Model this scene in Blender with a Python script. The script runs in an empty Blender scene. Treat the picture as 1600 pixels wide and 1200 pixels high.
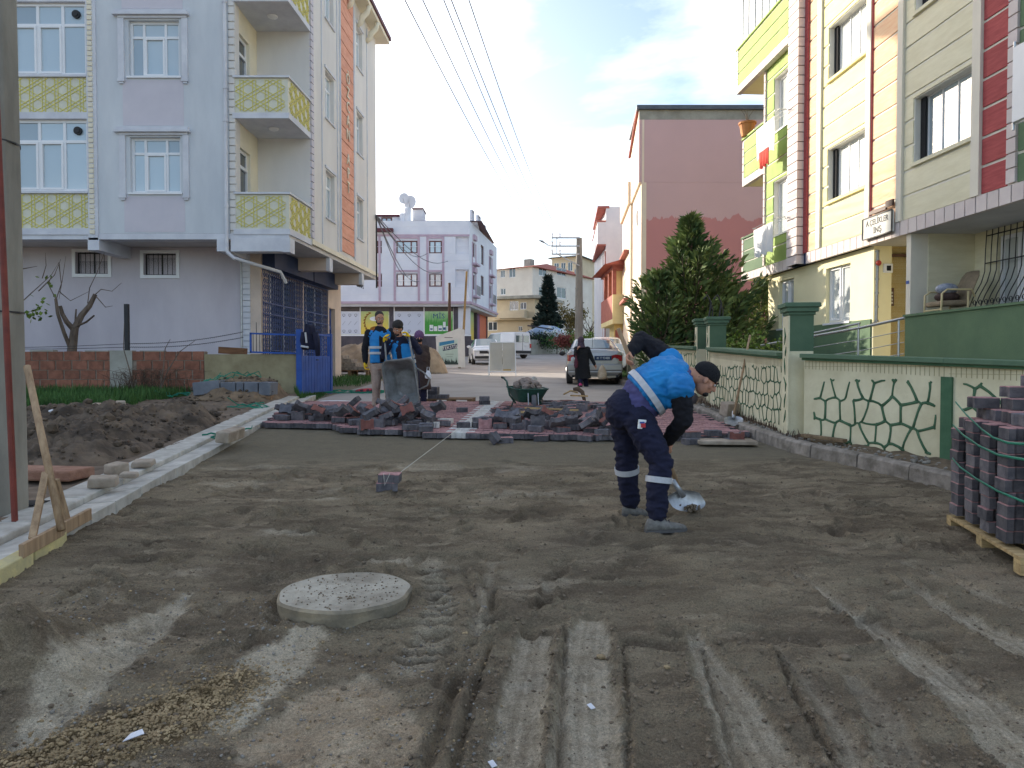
import bpy, math, random
import numpy as np
from mathutils import Vector, Matrix, noise as mnoise
random.seed(7); np.random.seed(7)
R = math.radians; C = bpy.context; SC = C.scene
# ---------------------------------------------------------------- camera
EYE = Vector((0, 0, 1.5)); PITCH = R(1.487); F = 1156.0
cd = bpy.data.cameras.new('camera'); cam = bpy.data.objects.new('camera', cd)
SC.collection.objects.link(cam); SC.camera = cam
cam.location = EYE; cam.rotation_euler = (R(90) - PITCH, 0, 0)
cd.sensor_width = 36; cd.lens = 26.01; cd.clip_start = 0.05; cd.clip_end = 3000
def W(px, py, D):
 """world point at distance D (m along Y) that lies on pixel (px,py) of the 1600x1200 photo"""
 u = (px - 800) / F; v = (600 - py) / F
 y = math.cos(PITCH) + v * math.sin(PITCH); z = v * math.cos(PITCH) - math.sin(PITCH)
 return Vector((u / y * D, D, EYE.z + z / y * D))
# ---------------------------------------------------------------- world and sun
SUN_EL, SUN_AZ = R(17), (-0.68, 0.73)          # azimuth: direction towards the sun in the XY plane
wd = bpy.data.worlds.new('World'); SC.world = wd; wd.use_nodes = True
nt = wd.node_tree; nt.nodes.clear()
wo = nt.nodes.new('ShaderNodeOutputWorld'); bg = nt.nodes.new('ShaderNodeBackground')
sky = nt.nodes.new('ShaderNodeTexSky'); sky.sky_type = 'NISHITA'; sky.sun_disc = False
sky.sun_elevation = SUN_EL
sky.sun_rotation = math.atan2(SUN_AZ[0], SUN_AZ[1])
sky.air_density = .85; sky.dust_density = 1.9; sky.ozone_density = 1.2
tc = nt.nodes.new('ShaderNodeTexCoord'); mp = nt.nodes.new('ShaderNodeMapping')
mp.inputs['Scale'].default_value = (1.0, 1.0, 3.2); mp.inputs['Location'].default_value = (1.35, 0.3, 0.55)
n1 = nt.nodes.new('ShaderNodeTexNoise'); n1.inputs['Scale'].default_value = 1.9; n1.inputs['Detail'].default_value = 7; n1.inputs['Roughness'].default_value = .55
n1.inputs['Distortion'].default_value = .35
cr = nt.nodes.new('ShaderNodeValToRGB'); cr.color_ramp.elements[0].position = .47; cr.color_ramp.elements[1].position = .78
mx = nt.nodes.new('ShaderNodeMix'); mx.data_type = 'RGBA'
mx.inputs['B'].default_value = (7.9, 8.0, 7.9, 1)
ml = nt.nodes.new('ShaderNodeMath'); ml.operation = 'MULTIPLY'; ml.inputs[1].default_value = .85
L = nt.links.new
L(tc.outputs['Generated'], mp.inputs['Vector']); L(mp.outputs[0], n1.inputs['Vector']); L(n1.outputs['Fac'], cr.inputs[0])
L(cr.outputs[0], ml.inputs[0]); L(ml.outputs[0], mx.inputs['Factor']); L(sky.outputs[0], mx.inputs['A'])
L(mx.outputs['Result'], bg.inputs['Color']); L(bg.outputs[0], wo.inputs[0])
bg.inputs['Strength'].default_value = 0.135
sd = bpy.data.lights.new('sun', 'SUN'); sd.energy = 3.3; sd.angle = R(0.6); sd.color = (1.0, .90, .76)
sun = bpy.data.objects.new('sun', sd); SC.collection.objects.link(sun)
_d = Vector((SUN_AZ[0] * math.cos(SUN_EL), SUN_AZ[1] * math.cos(SUN_EL), math.sin(SUN_EL)))
sun.rotation_euler = _d.to_track_quat('Z', 'Y').to_euler(); sun.location = (-10, 10, 30)
vs = SC.view_settings; vs.view_transform = 'Standard'; vs.look = 'None'; vs.exposure = 1.27; vs.gamma = 1; vs.use_curve_mapping = False
# ---------------------------------------------------------------- materials
MATS = {}
def s2l(c):
 return tuple(((v / 255) / 12.92 if v / 255 <= .04045 else ((v / 255 + .055) / 1.055) ** 2.4) for v in c)
def mat(name, col, col2=None, rough=.85, scale=6., detail=5, bump=0., bscale=60., metal=0., spec=.4, rnd=0., stretch=None, lo=.35, hi=.65, trans=0., coat=0.):
 """procedural material: noise mix of two colours, optional fine bump, optional per-object value change"""
 if name in MATS: return MATS[name]
 m = bpy.data.materials.new(name); m.use_nodes = True; t = m.node_tree; N = t.nodes; K = t.links.new
 b = N['Principled BSDF']; b.inputs['Roughness'].default_value = rough; b.inputs['Metallic'].default_value = metal
 b.inputs['Specular IOR Level'].default_value = spec
 if coat: b.inputs['Coat Weight'].default_value = coat
 if trans: b.inputs['Transmission Weight'].default_value = trans
 if col2 is None: col2 = tuple(min(1, c * .8) for c in col)
 g = N.new('ShaderNodeTexCoord'); mpn = N.new('ShaderNodeMapping')
 if stretch: mpn.inputs['Scale'].default_value = stretch
 K(g.outputs['Object'], mpn.inputs[0])
 if rnd:
  oi = N.new('ShaderNodeObjectInfo'); vm = N.new('ShaderNodeVectorMath'); vm.operation = 'SCALE'
  vm.inputs[0].default_value = (31., 17., 23.); K(oi.outputs['Random'], vm.inputs['Scale']); K(vm.outputs[0], mpn.inputs['Location'])
 nz = N.new('ShaderNodeTexNoise'); nz.inputs['Scale'].default_value = scale; nz.inputs['Detail'].default_value = detail; nz.inputs['Roughness'].default_value = .62
 K(mpn.outputs[0], nz.inputs['Vector'])
 rp = N.new('ShaderNodeMapRange'); rp.inputs[1].default_value = lo; rp.inputs[2].default_value = hi; K(nz.outputs['Fac'], rp.inputs[0])
 x = N.new('ShaderNodeMix'); x.data_type = 'RGBA'; x.inputs['A'].default_value = (*col, 1); x.inputs['B'].default_value = (*col2, 1)
 K(rp.outputs[0], x.inputs['Factor']); out = x.outputs['Result']
 if rnd:
  hs = N.new('ShaderNodeHueSaturation'); mr = N.new('ShaderNodeMapRange')
  mr.inputs[3].default_value = 1 - rnd; mr.inputs[4].default_value = 1 + rnd; K(oi.outputs['Random'], mr.inputs[0]); K(mr.outputs[0], hs.inputs['Value'])
  K(out, hs.inputs['Color']); out = hs.outputs[0]
 K(out, b.inputs['Base Color'])
 if bump:
  nb = N.new('ShaderNodeTexNoise'); nb.inputs['Scale'].default_value = bscale; nb.inputs['Detail'].default_value = 4; K(mpn.outputs[0], nb.inputs['Vector'])
  bp = N.new('ShaderNodeBump'); bp.inputs['Strength'].default_value = bump; bp.inputs['Distance'].default_value = .01
  K(nb.outputs['Fac'], bp.inputs['Height']); K(bp.outputs[0], b.inputs['Normal'])
 MATS[name] = m; return m
def S(name, rgb, v=.88, **k):
 """material from a real-world colour given as 0-255 sRGB"""
 c = s2l(rgb); return mat(name, c, tuple(a * v for a in c), **k)
def glassmat(name, col, rough=.06, spec=1.0):
 if name in MATS: return MATS[name]
 m = bpy.data.materials.new(name); m.use_nodes = True; t = m.node_tree; b = t.nodes['Principled BSDF']
 b.inputs['Roughness'].default_value = rough; b.inputs['Specular IOR Level'].default_value = spec; b.inputs['IOR'].default_value = 1.7
 g = t.nodes.new('ShaderNodeTexCoord'); nz = t.nodes.new('ShaderNodeTexNoise'); nz.inputs['Scale'].default_value = 1.3
 t.links.new(g.outputs['Object'], nz.inputs['Vector'])
 x = t.nodes.new('ShaderNodeMix'); x.data_type = 'RGBA'; x.inputs['A'].default_value = (*col, 1); x.inputs['B'].default_value = (*[c * .62 for c in col], 1)
 oi = t.nodes.new('ShaderNodeObjectInfo'); md = t.nodes.new('ShaderNodeMath'); md.operation = 'MULTIPLY_ADD'; md.inputs[1].default_value = 1.5; md.inputs[2].default_value = -.6; md.use_clamp = True; t.links.new(oi.outputs['Random'], md.inputs[0]); t.links.new(nz.outputs['Fac'], md.inputs[2]) if False else None
 t.links.new(md.outputs[0], x.inputs['Factor']); t.links.new(x.outputs['Result'], b.inputs['Base Color'])
 bp = t.nodes.new('ShaderNodeBump'); bp.inputs['Strength'].default_value = .03; t.links.new(nz.outputs['Fac'], bp.inputs['Height']); t.links.new(bp.outputs[0], b.inputs['Normal'])
 MATS[name] = m; return m
# ---------------------------------------------------------------- object helpers
WM = {}
def tag(o, label=None, cat=None, group=None, kind=None):
 if label: o['label'] = label
 if cat: o['category'] = cat
 if group: o['group'] = group
 if kind: o['kind'] = kind
 return o
def thing(name, label, cat, loc=(0, 0, 0), group=None):
 o = bpy.data.objects.new(name, None); o.empty_display_size = .2; SC.collection.objects.link(o)
 o.location = loc; WM[o.name] = Matrix.Translation(Vector(loc)); return tag(o, label, cat, group)
def place(name, me, parent=None, M=None):
 """link mesh data as an object whose world matrix is M"""
 o = bpy.data.objects.new(name, me); SC.collection.objects.link(o)
 M = M or Matrix.Identity(4); WM[o.name] = M
 if parent is not None:
  o.parent = parent; o.matrix_basis = WM[parent.name].inverted() @ M
 else: o.matrix_basis = M
 return o
class MB:
 def __init__(s, T=None): s.v = []; s.f = []; s.m = []; s.T = T
 def add(s, vs, fs, m=0):
  n = len(s.v)
  if s.T is not None: vs = [s.T @ Vector(p) for p in vs]
  s.v += [tuple(p) for p in vs]; s.f += [tuple(n + i for i in f) for f in fs]; s.m += [m] * len(fs); return s
 def box(s, a, b, m=0):
  x0, y0, z0 = a; x1, y1, z1 = b
  if x0 > x1: x0, x1 = x1, x0
  if y0 > y1: y0, y1 = y1, y0
  if z0 > z1: z0, z1 = z1, z0
  return s.add([(x0, y0, z0), (x1, y0, z0), (x1, y1, z0), (x0, y1, z0), (x0, y0, z1), (x1, y0, z1), (x1, y1, z1), (x0, y1, z1)],
                     [(3, 2, 1, 0), (4, 5, 6, 7), (0, 1, 5, 4), (1, 2, 6, 5), (2, 3, 7, 6), (3, 0, 4, 7)], m)
 def obox(s, c, size, M=None, m=0):
  """box centred at c with rotation matrix M"""
  h = Vector(size) / 2; c = Vector(c); vs = []
  for z in (-1, 1):
   for x, y in ((-1, -1), (1, -1), (1, 1), (-1, 1)):
    p = Vector((x * h.x, y * h.y, z * h.z)); vs.append(c + (M @ p if M else p))
  return s.add(vs, [(3, 2, 1, 0), (4, 5, 6, 7), (0, 1, 5, 4), (1, 2, 6, 5), (2, 3, 7, 6), (3, 0, 4, 7)], m)
 def bar(s, p, q, w, t=None, up=(0, 0, 1), m=0):
  """rectangular bar from p to q"""
  p = Vector(p); q = Vector(q); d = q - p; l = d.length
  if l < 1e-6: return s
  d.normalize(); u = Vector(up)
  if abs(d.dot(u)) > .98: u = Vector((0, 1, 0)) if abs(d.y) < .9 else Vector((1, 0, 0))
  x = d.cross(u).normalized(); z = x.cross(d).normalized()
  M = Matrix((x, d, z)).transposed()
  return s.obox((p + q) / 2, (w, l, t or w), M, m)
 def prism(s, poly, z0, z1, m=0, mt=None):
  n = len(poly); vs = [(x, y, z0) for x, y in poly] + [(x, y, z1) for x, y in poly]
  s.add(vs, [(i, (i + 1) % n, n + (i + 1) % n, n + i) for i in range(n)] + [tuple(range(n - 1, -1, -1))], m)
  return s.add(vs[n:], [tuple(range(n))], m if mt is None else mt)
 def tube(s, pts, r, n=8, m=0, cap=True, sc=(1, 1), up=None):
  pts = [Vector(p) for p in pts]; k = len(pts); rr = r if isinstance(r, (list, tuple)) else [r] * k
  vs = []; fs = []; prev = None
  for i, p in enumerate(pts):
   d = (pts[min(i + 1, k - 1)] - pts[max(i - 1, 0)])
   if d.length < 1e-9: d = Vector((0, 0, 1))
   d.normalize()
   if prev is None:
    a = Vector(up) if up else (Vector((0, 0, 1)) if abs(d.z) < .9 else Vector((1, 0, 0)))
    x = (a - d * a.dot(d)).normalized()
   else:
    x = prev - d * prev.dot(d)
    x = x.normalized() if x.length > 1e-6 else prev
   prev = x; y = d.cross(x)
   for j in range(n):
    t = 2 * math.pi * j / n
    vs.append(p + x * (math.cos(t) * rr[i] * sc[0]) + y * (math.sin(t) * rr[i] * sc[1]))
  for i in range(k - 1):
   for j in range(n):
    a = i * n + j; b = i * n + (j + 1) % n; fs.append((a, b, b + n, a + n))
  if cap: fs += [tuple(range(n - 1, -1, -1)), tuple(range((k - 1) * n, k * n))]
  return s.add(vs, fs, m)
 def ball(s, c, r, nu=10, nv=7, m=0, sc=(1, 1, 1), M=None):
  c = Vector(c); vs = []; fs = []
  for i in range(nv + 1):
   a = math.pi * i / nv - math.pi / 2
   for j in range(nu):
    t = 2 * math.pi * j / nu
    p = Vector((math.cos(a) * math.cos(t) * r * sc[0], math.cos(a) * math.sin(t) * r * sc[1], math.sin(a) * r * sc[2]))
    vs.append(c + (M @ p if M else p))
  for i in range(nv):
   for j in range(nu):
    a = i * nu + j; b = i * nu + (j + 1) % nu; fs.append((a, b, b + nu, a + nu))
  return s.add(vs, fs, m)
 def mesh(s, name, mats, smooth=False):
  me = bpy.data.meshes.new(name); me.from_pydata(s.v, [], s.f)
  for mm in (mats if isinstance(mats, (list, tuple)) else [mats]): me.materials.append(mm)
  if any(s.m): me.polygons.foreach_set('material_index', s.m)
  if smooth: me.polygons.foreach_set('use_smooth', [True] * len(s.f))
  me.validate(); me.update(); return me
 def build(s, name, mats, parent=None, smooth=False, bevel=0, local=False):
  """vertices are world coordinates; the origin goes to the bottom centre of the piece"""
  if local:
   c = Vector((0, 0, 0))
  else:
   a = np.array(s.v); lo = a.min(0); hi = a.max(0); c = Vector(((lo[0] + hi[0]) / 2, (lo[1] + hi[1]) / 2, lo[2]))
   s.v = [(p[0] - c.x, p[1] - c.y, p[2] - c.z) for p in s.v]
  o = place(name, s.mesh(name, mats, smooth), parent, Matrix.Translation(c))
  if bevel:
   b = o.modifiers.new('bevel', 'BEVEL'); b.width = bevel; b.segments = 2; b.limit_method = 'ANGLE'; b.angle_limit = R(40)
  return o
def bake(o):
 """replace modifiers by their evaluated mesh"""
 dg = C.evaluated_depsgraph_get(); dg.update()
 me = bpy.data.meshes.new_from_object(o.evaluated_get(dg)); old = o.data; o.modifiers.clear(); o.data = me; bpy.data.meshes.remove(old); return o
def frame(p, u):
 """facade frame: x to the right along u, y into the wall, z up"""
 u = Vector((u[0], u[1], 0)).normalized(); n = Vector((-u.y, u.x, 0))
 return Matrix(((u.x, n.x, 0, p[0]), (u.y, n.y, 0, p[1]), (0, 0, 1, p[2] if len(p) > 2 else 0), (0, 0, 0, 1)))
def text_mesh(name, txt, size, m, parent, M, depth=.004, align='CENTER', sx=1.0, sp=1.0):
 cu = bpy.data.curves.new(name, 'FONT'); cu.body = txt; cu.size = size; cu.extrude = depth; cu.align_x = align; cu.align_y = 'CENTER'; cu.space_character = sp
 cu.resolution_u = 2
 o = bpy.data.objects.new('tmp', cu); SC.collection.objects.link(o); dg = C.evaluated_depsgraph_get(); dg.update()
 me = bpy.data.meshes.new_from_object(o.evaluated_get(dg)); bpy.data.objects.remove(o); me.materials.clear(); me.materials.append(m)
 if sx != 1.0: me.transform(Matrix.Diagonal((sx, 1, 1, 1)))
 return place(name, me, parent, M)
# ---------------------------------------------------------------- numpy noise
def _h(x, y, s):
 n = (x.astype(np.int64) * 374761393 + y.astype(np.int64) * 668265263 + s * 974634777) & 0x7fffffff
 n = ((n ^ (n >> 13)) * 1274126177) & 0x7fffffff
 return ((n ^ (n >> 16)) & 0xffff) / 65535.0
def vn(x, y, s=0):
 xi = np.floor(x); yi = np.floor(y); fx = x - xi; fy = y - yi
 fx = fx * fx * fx * (fx * (fx * 6 - 15) + 10); fy = fy * fy * fy * (fy * (fy * 6 - 15) + 10)
 a = _h(xi, yi, s); b = _h(xi + 1, yi, s); c = _h(xi, yi + 1, s); d = _h(xi + 1, yi + 1, s)
 return (a + (b - a) * fx) * (1 - fy) + (c + (d - c) * fx) * fy
def fbm(x, y, oct=4, s=0, g=.5):
 t = 0; a = 1; n = 0
 for i in range(oct):
  t = t + a * (vn(x * 2 ** i + 13.7 * i, y * 2 ** i - 7.1 * i, s + i) - .5); n += a; a *= g
 return t / n
_kx = np.array([-10, 0, 5.5, 10.5, 13, 18, 22, 30, 42, 64, 85, 120, 200, 400, 1500.])
_kz = np.array([-.4, 0, .25, .46, .58, .74, .86, 1.12, 1.5, 2.35, 3.35, 5.2, 9.5, 14, 30.])
def prof(y):
 t = 0
 for d in (-1.2, -.6, 0, .6, 1.2): t = t + np.interp(np.asarray(y) + d * np.clip(np.asarray(y) / 12, .3, 3), _kx, _kz)
 return t / 5
def gz(x, y): return float(prof(y))
def G(px, py, dz=0.):
 """ground point seen at a pixel"""
 D = 5.
 for _ in range(40):
  v = W(px, py, 1.); k = (1.5 - v.z)
  D = .5 * D + .5 * ((1.5 - gz(0, D) - dz) / max(k, .004))
 return Vector(((px - 800) / F * D / (W(px, py, 1).y), D, gz(0, D) + dz))
def kerbL(y): return -3.14 - .112 * (y - 4.54)
_kr = np.array([[4.5, 2], [4.4, 5], [4.33, 6], [4.2, 6.8], [3.98, 7.6], [3.70, 8.55], [3.44, 9.2], [3.36, 10.7], [3.32, 13], [3.3, 60]])
def kerbR(y): return np.interp(y, _kr[:, 1], _kr[:, 0])
# ================================================================ GROUND
def pdist(X, Y, pts):
 """distance to polyline and interpolated half width; pts = [(x,y,hw)]"""
 best = np.full(X.shape, 1e9); hw = np.zeros(X.shape); tt = np.zeros(X.shape); acc = 0
 for (ax, ay, ah), (bx, by, bh) in zip(pts[:-1], pts[1:]):
  dx, dy = bx - ax, by - ay; l2 = dx * dx + dy * dy
  t = np.clip(((X - ax) * dx + (Y - ay) * dy) / l2, 0, 1)
  d = np.hypot(X - ax - t * dx, Y - ay - t * dy); k = d < best
  best = np.where(k, d, best); hw = np.where(k, ah + (bh - ah) * t, hw); tt = np.where(k, acc + t * math.sqrt(l2), tt); acc += math.sqrt(l2)
 return best, hw, tt
def pp(*a): return [(G(x, y).x, G(x, y).y, h) for x, y, h in a]
RIDGE = [None]
def ground_fields(X, Y):
 z = prof(Y) * np.ones_like(X)
 inroad = (X > -3.14 - .112 * (Y - 4.54) - .02) & (X < kerbR(Y) + .05) & (Y < 13)
 near = 1 / (1 + np.exp((Y - 8.6 + .8 * fbm(X * .5, Y * .5, 3, 91)) * 5))          # rough, loose sand close by; raked smooth further off
 wob = fbm(X * 3, Y * 3, 4, 5) * .12; wob2 = fbm(X * 14, Y * 14, 3, 6) * .045 + fbm(X * 48, Y * 48, 3, 7) * .04
 light = np.zeros_like(X); loose = np.ones_like(X); tan = np.zeros_like(X); grav = np.zeros_like(X)
 z = z + near * (fbm(X * 1.3, Y * 1.3, 4, 11) * .07 + fbm(X * 5, Y * 9, 4, 12, .65) * .042 - np.abs(fbm(X * 1.7 + Y * .5, Y * 4.5, 3, 15)) * .03)
 z = z + (1 - near) * (fbm(X * .8, Y * .8, 3, 13) * .02 + fbm(X * 10, Y * 26, 3, 14) * .004)
 grain = fbm(X * 28, Y * 28, 3, 21, .7) * .012 * (.25 + near) + np.clip(vn(X * 22, Y * 22, 33) - .8, 0, 1) * .05 * near
 bands = [
  (pp((838, 985, .075), (826, 1050, .10), (812, 1120, .10), (796, 1230, .10)), .9, .022),
  (pp((925, 965, .05), (918, 1010, .12), (915, 1100, .135), (925, 1230, .135)), 1., .022),
  (pp((1085, 985, .03), (1120, 1050, .085), (1160, 1110, .11), (1225, 1230, .14)), .8, .02),
  (pp((1228, 885, .012), (1290, 920, .035), (1370, 975, .06), (1480, 1050, .12), (1600, 1150, .16), (1700, 1235, .17)), .85, .025),
  (pp((1410, 900, .02), (1480, 945, .05), (1560, 985, .085), (1700, 1050, .10)), .9, .02),
  (pp((1400, 875, .02), (1500, 908, .05), (1640, 960, .06)), .5, .015),
  (pp((1330, 1045, .03), (1390, 1110, .07), (1430, 1230, .09)), .45, .018),
  (pp((1215, 1000, .02), (1290, 1090, .035), (1370, 1230, .05)), .55, .015),
  (pp((770, 880, .02), (752, 930, .05), (748, 985, .05)), .55, .01),
 ]
 ridge = np.zeros_like(X)
 ridge = ridge
 for P, a, dep in bands:
  d, hw, t = pdist(X, Y, P); e = d + (wob * .35 + wob2) * np.clip(hw * 8, .2, 1)
  k = 1 / (1 + np.exp((e - hw) / .005)); light = np.maximum(light, k * a * (t > 0) * np.clip(.78 + .9 * (vn((d + wob * .2) * 55, t * 1.3, 17) - .5), .3, 1)); z = z + k * .006 * (vn(d * 70, t * 1.6, 19) - .5); loose = loose * (1 - k)
  z = z - k * dep; ridge = ridge + np.exp(-((e - hw - .026) / .018) ** 2) * (t > .02) * a
 z = z + ridge * (.008 + .034 * np.clip(fbm(X * 16, Y * 16, 4, 44, .7) + .25, 0, 1)); RIDGE[0] = ridge
 # dark narrow grooves left by the bucket teeth
 for P in (pp((700, 1230, .012), (725, 1130, .013), (745, 1060, .012), (770, 1000, .008)),
              pp((870, 1230, .012), (878, 1100, .012), (884, 985, .008)),
              pp((655, 1230, .015), (690, 1120, .02), (715, 1050, .02), (760, 975, .02), (772, 920, .012)),
              pp((1340, 1230, .012), (1250, 1090, .01), (1215, 1010, .006)),
              pp((1175, 1230, .01), (1120, 1080, .01), (1100, 1010, .006)),
              pp((985, 1230, .012), (985, 1120, .01), (975, 1010, .006))):
  d, hw, t = pdist(X, Y, P); e = d + wob2 * .5
  z = z - .03 * np.exp(-(e / (hw * 1.1)) ** 2) + .014 * np.exp(-((e - hw * 2.6) / (hw * 1.2)) ** 2)
 # tyre tread beside the cover
 P = pp((672, 885, .07), (688, 940, .08), (676, 985, .10), (640, 1035, .10)); d, hw, t = pdist(X, Y, P)
 k = 1 / (1 + np.exp((d - hw) / .01)); z = z - k * (.026 - .026 * np.clip(np.sin(t * 2 * math.pi / .105 + (d / hw) * 1.2) * 1.8, -1, 1)) * near
 light = np.maximum(light, k * .38 * (np.sin(t * 2 * math.pi / .105 + (d / hw) * 1.2) > .1))
 P = pp((735, 885, .02), (762, 940, .03), (752, 1000, .03), (700, 1060, .03)); d, hw, t = pdist(X, Y, P)
 z = z + .02 * np.exp(-(d / .02) ** 2) - .022 * np.exp(-((d - .05) / .02) ** 2)
 # pale cement-dusted streak and tan, gravelly patch bottom left
 P = pp((40, 1150, .09), (110, 1080, .14), (180, 1010, .15), (250, 955, .11), (290, 925, .03)); d, hw, t = pdist(X, Y, P)
 e = d + wob * .5 + wob2; k = 1 / (1 + np.exp((e - hw) / .007)); light = np.maximum(light, k * 1. * (.8 + fbm(X * 9, Y * 9, 3, 51))); z = z - k * .02
 P = pp((350, 1120, .08), (420, 1040, .16), (480, 990, .10)); d, hw, t = pdist(X, Y, P); e = d + wob * .6 + wob2
 k = 1 / (1 + np.exp((e - hw) / .007)); light = np.maximum(light, k * .9)
 P = pp((440, 1150, .16), (540, 1090, .20), (600, 1130, .12), (480, 1230, .3)); d, hw, t = pdist(X, Y, P); e = d + wob * .8 + wob2
 k = 1 / (1 + np.exp((e - hw) / .008)); tan = np.maximum(tan, k); light = np.maximum(light, k * (.85 + fbm(X * 7, Y * 7, 3, 52) * 1.2)); z = z - k * .012 + k * np.clip(vn(X * 40, Y * 40, 77) - .7, 0, 1) * .04
 P = pp((-60, 1230, .12), (150, 1160, .18), (260, 1120, .17), (380, 1060, .08)); d, hw, t = pdist(X, Y, P); e = d + wob * .6 + wob2
 k = 1 / (1 + np.exp((e - hw) / .007)); grav = k; z = z + k * np.clip(vn(X * 38, Y * 38, 78) - .45, 0, 1) * .045
 # patchy chalky scatter in the mid ground, left
 m = np.clip((fbm(X * 1.1, Y * 2.2, 5, 61) - .14) * 9, 0, 1) * near * (Y > 4.3) * np.clip((1.6 - X) / 2, 0, 1)
 light = np.maximum(light, m * .55)
 m = np.clip((fbm(X * 1.4 + 5, Y * 2.6, 5, 63) - .17) * 8, 0, 1) * near * (Y > 4.0); tan = np.maximum(tan, m * .8)
 # heap of dark sand on the left edge, hollow around the cover
 def mound(px, py, r, h, q=1.0):
  nonlocal z
  p = G(px, py); d2 = ((X - p.x) ** 2 + ((Y - p.y) / q) ** 2) / (r * r); z = z + h * np.exp(-d2 * 1.4) * (1 + fbm(X * 5, Y * 5, 4, 71) * .8)
 mound(25, 1070, .30, .17); mound(-50, 1050, .45, .2); mound(90, 990, .22, .05)
 mound(150, 935, .3, .03); mound(560, 1000, .22, -.05, .6); mound(440, 985, .2, .03, .8); mound(1085, 800, .16, .03)
 mound(1450, 850, .5, .03); mound(1100, 790, .3, .02)
 cov = G(538, 938); d = np.hypot(X - cov.x, Y - cov.y); z = z + .035 * np.exp(-((d - .42) / .07) ** 2) * np.clip(.4 + 1.8 * fbm(X * 2.3, Y * 2.3, 3, 72) - .5 * (Y < cov.y), -.6, 1)
 z = np.where(d < .40, np.minimum(z, prof(Y) - .01), z)
 # footprints and scuffs
 rs = np.random.RandomState(5)
 for i in range(420):
  fy = rs.uniform(3.4, 8.6); fx = rs.uniform(-.62, .62) * fy; 
  if not (-3.1 - .112 * (fy - 4.5) < fx < 4.1): continue
  if fx > .4 and rs.rand() < .55: continue
  a = rs.uniform(-.6, .6) + (0 if rs.rand() < .5 else 1.4); l = rs.uniform(.09, .16); w = rs.uniform(.04, .06); dep = rs.uniform(.014, .036)
  i0 = np.abs(X[0] - fx) < .3; j0 = np.abs(Y[:, 0] - fy) < .3
  ix = np.where(i0)[0]; jy = np.where(j0)[0]
  if len(ix) < 2 or len(jy) < 2: continue
  sl = (slice(jy[0], jy[-1] + 1), slice(ix[0], ix[-1] + 1)); dx = X[sl] - fx; dy = Y[sl] - fy
  u = (dx * math.cos(a) + dy * math.sin(a)) / w; v = (-dx * math.sin(a) + dy * math.cos(a)) / l; q = np.sqrt(u * u + v * v) + wob2[sl] * 6
  z[sl] = z[sl] - dep * np.exp(-q ** 4) + dep * .5 * np.exp(-((q - 1.25) / .25) ** 2)
 z = z + grain * (.35 + .65 * loose)
 z = np.where(inroad, z, prof(Y) - np.where(Y < 11, .03, .012))
 # under the paving and beyond: plain
 far = (Y > 12.8); z = np.where(far, prof(Y) - .02, z)
 return z, light * inroad, tan * inroad, grav * inroad, near
def grid_mesh(name, X, Y, Z, attrs, m, mask=None):
 ny, nx = X.shape; me = bpy.data.meshes.new(name)
 co = np.stack([X, Y, Z], -1).reshape(-1, 3).astype(np.float32)
 i = np.arange(ny - 1)[:, None] * nx + np.arange(nx - 1)[None]; q = np.stack([i, i + 1, i + nx + 1, i + nx], -1).reshape(-1, 4)
 if mask is not None: q = q[mask[:-1, :-1].reshape(-1)]
 me.vertices.add(len(co)); me.vertices.foreach_set('co', co.ravel()); me.loops.add(q.size); me.loops.foreach_set('vertex_index', q.ravel().astype(np.int32))
 me.polygons.add(len(q)); me.polygons.foreach_set('loop_start', np.arange(0, q.size, 4, dtype=np.int32))
 me.polygons.foreach_set('use_smooth', np.ones(len(q), bool))
 for k, a in attrs.items():
  at = me.attributes.new(k, 'FLOAT', 'POINT'); at.data.foreach_set('value', a.ravel().astype(np.float32))
 me.update(calc_edges=True); me.validate(); me.materials.append(m); return me
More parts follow.
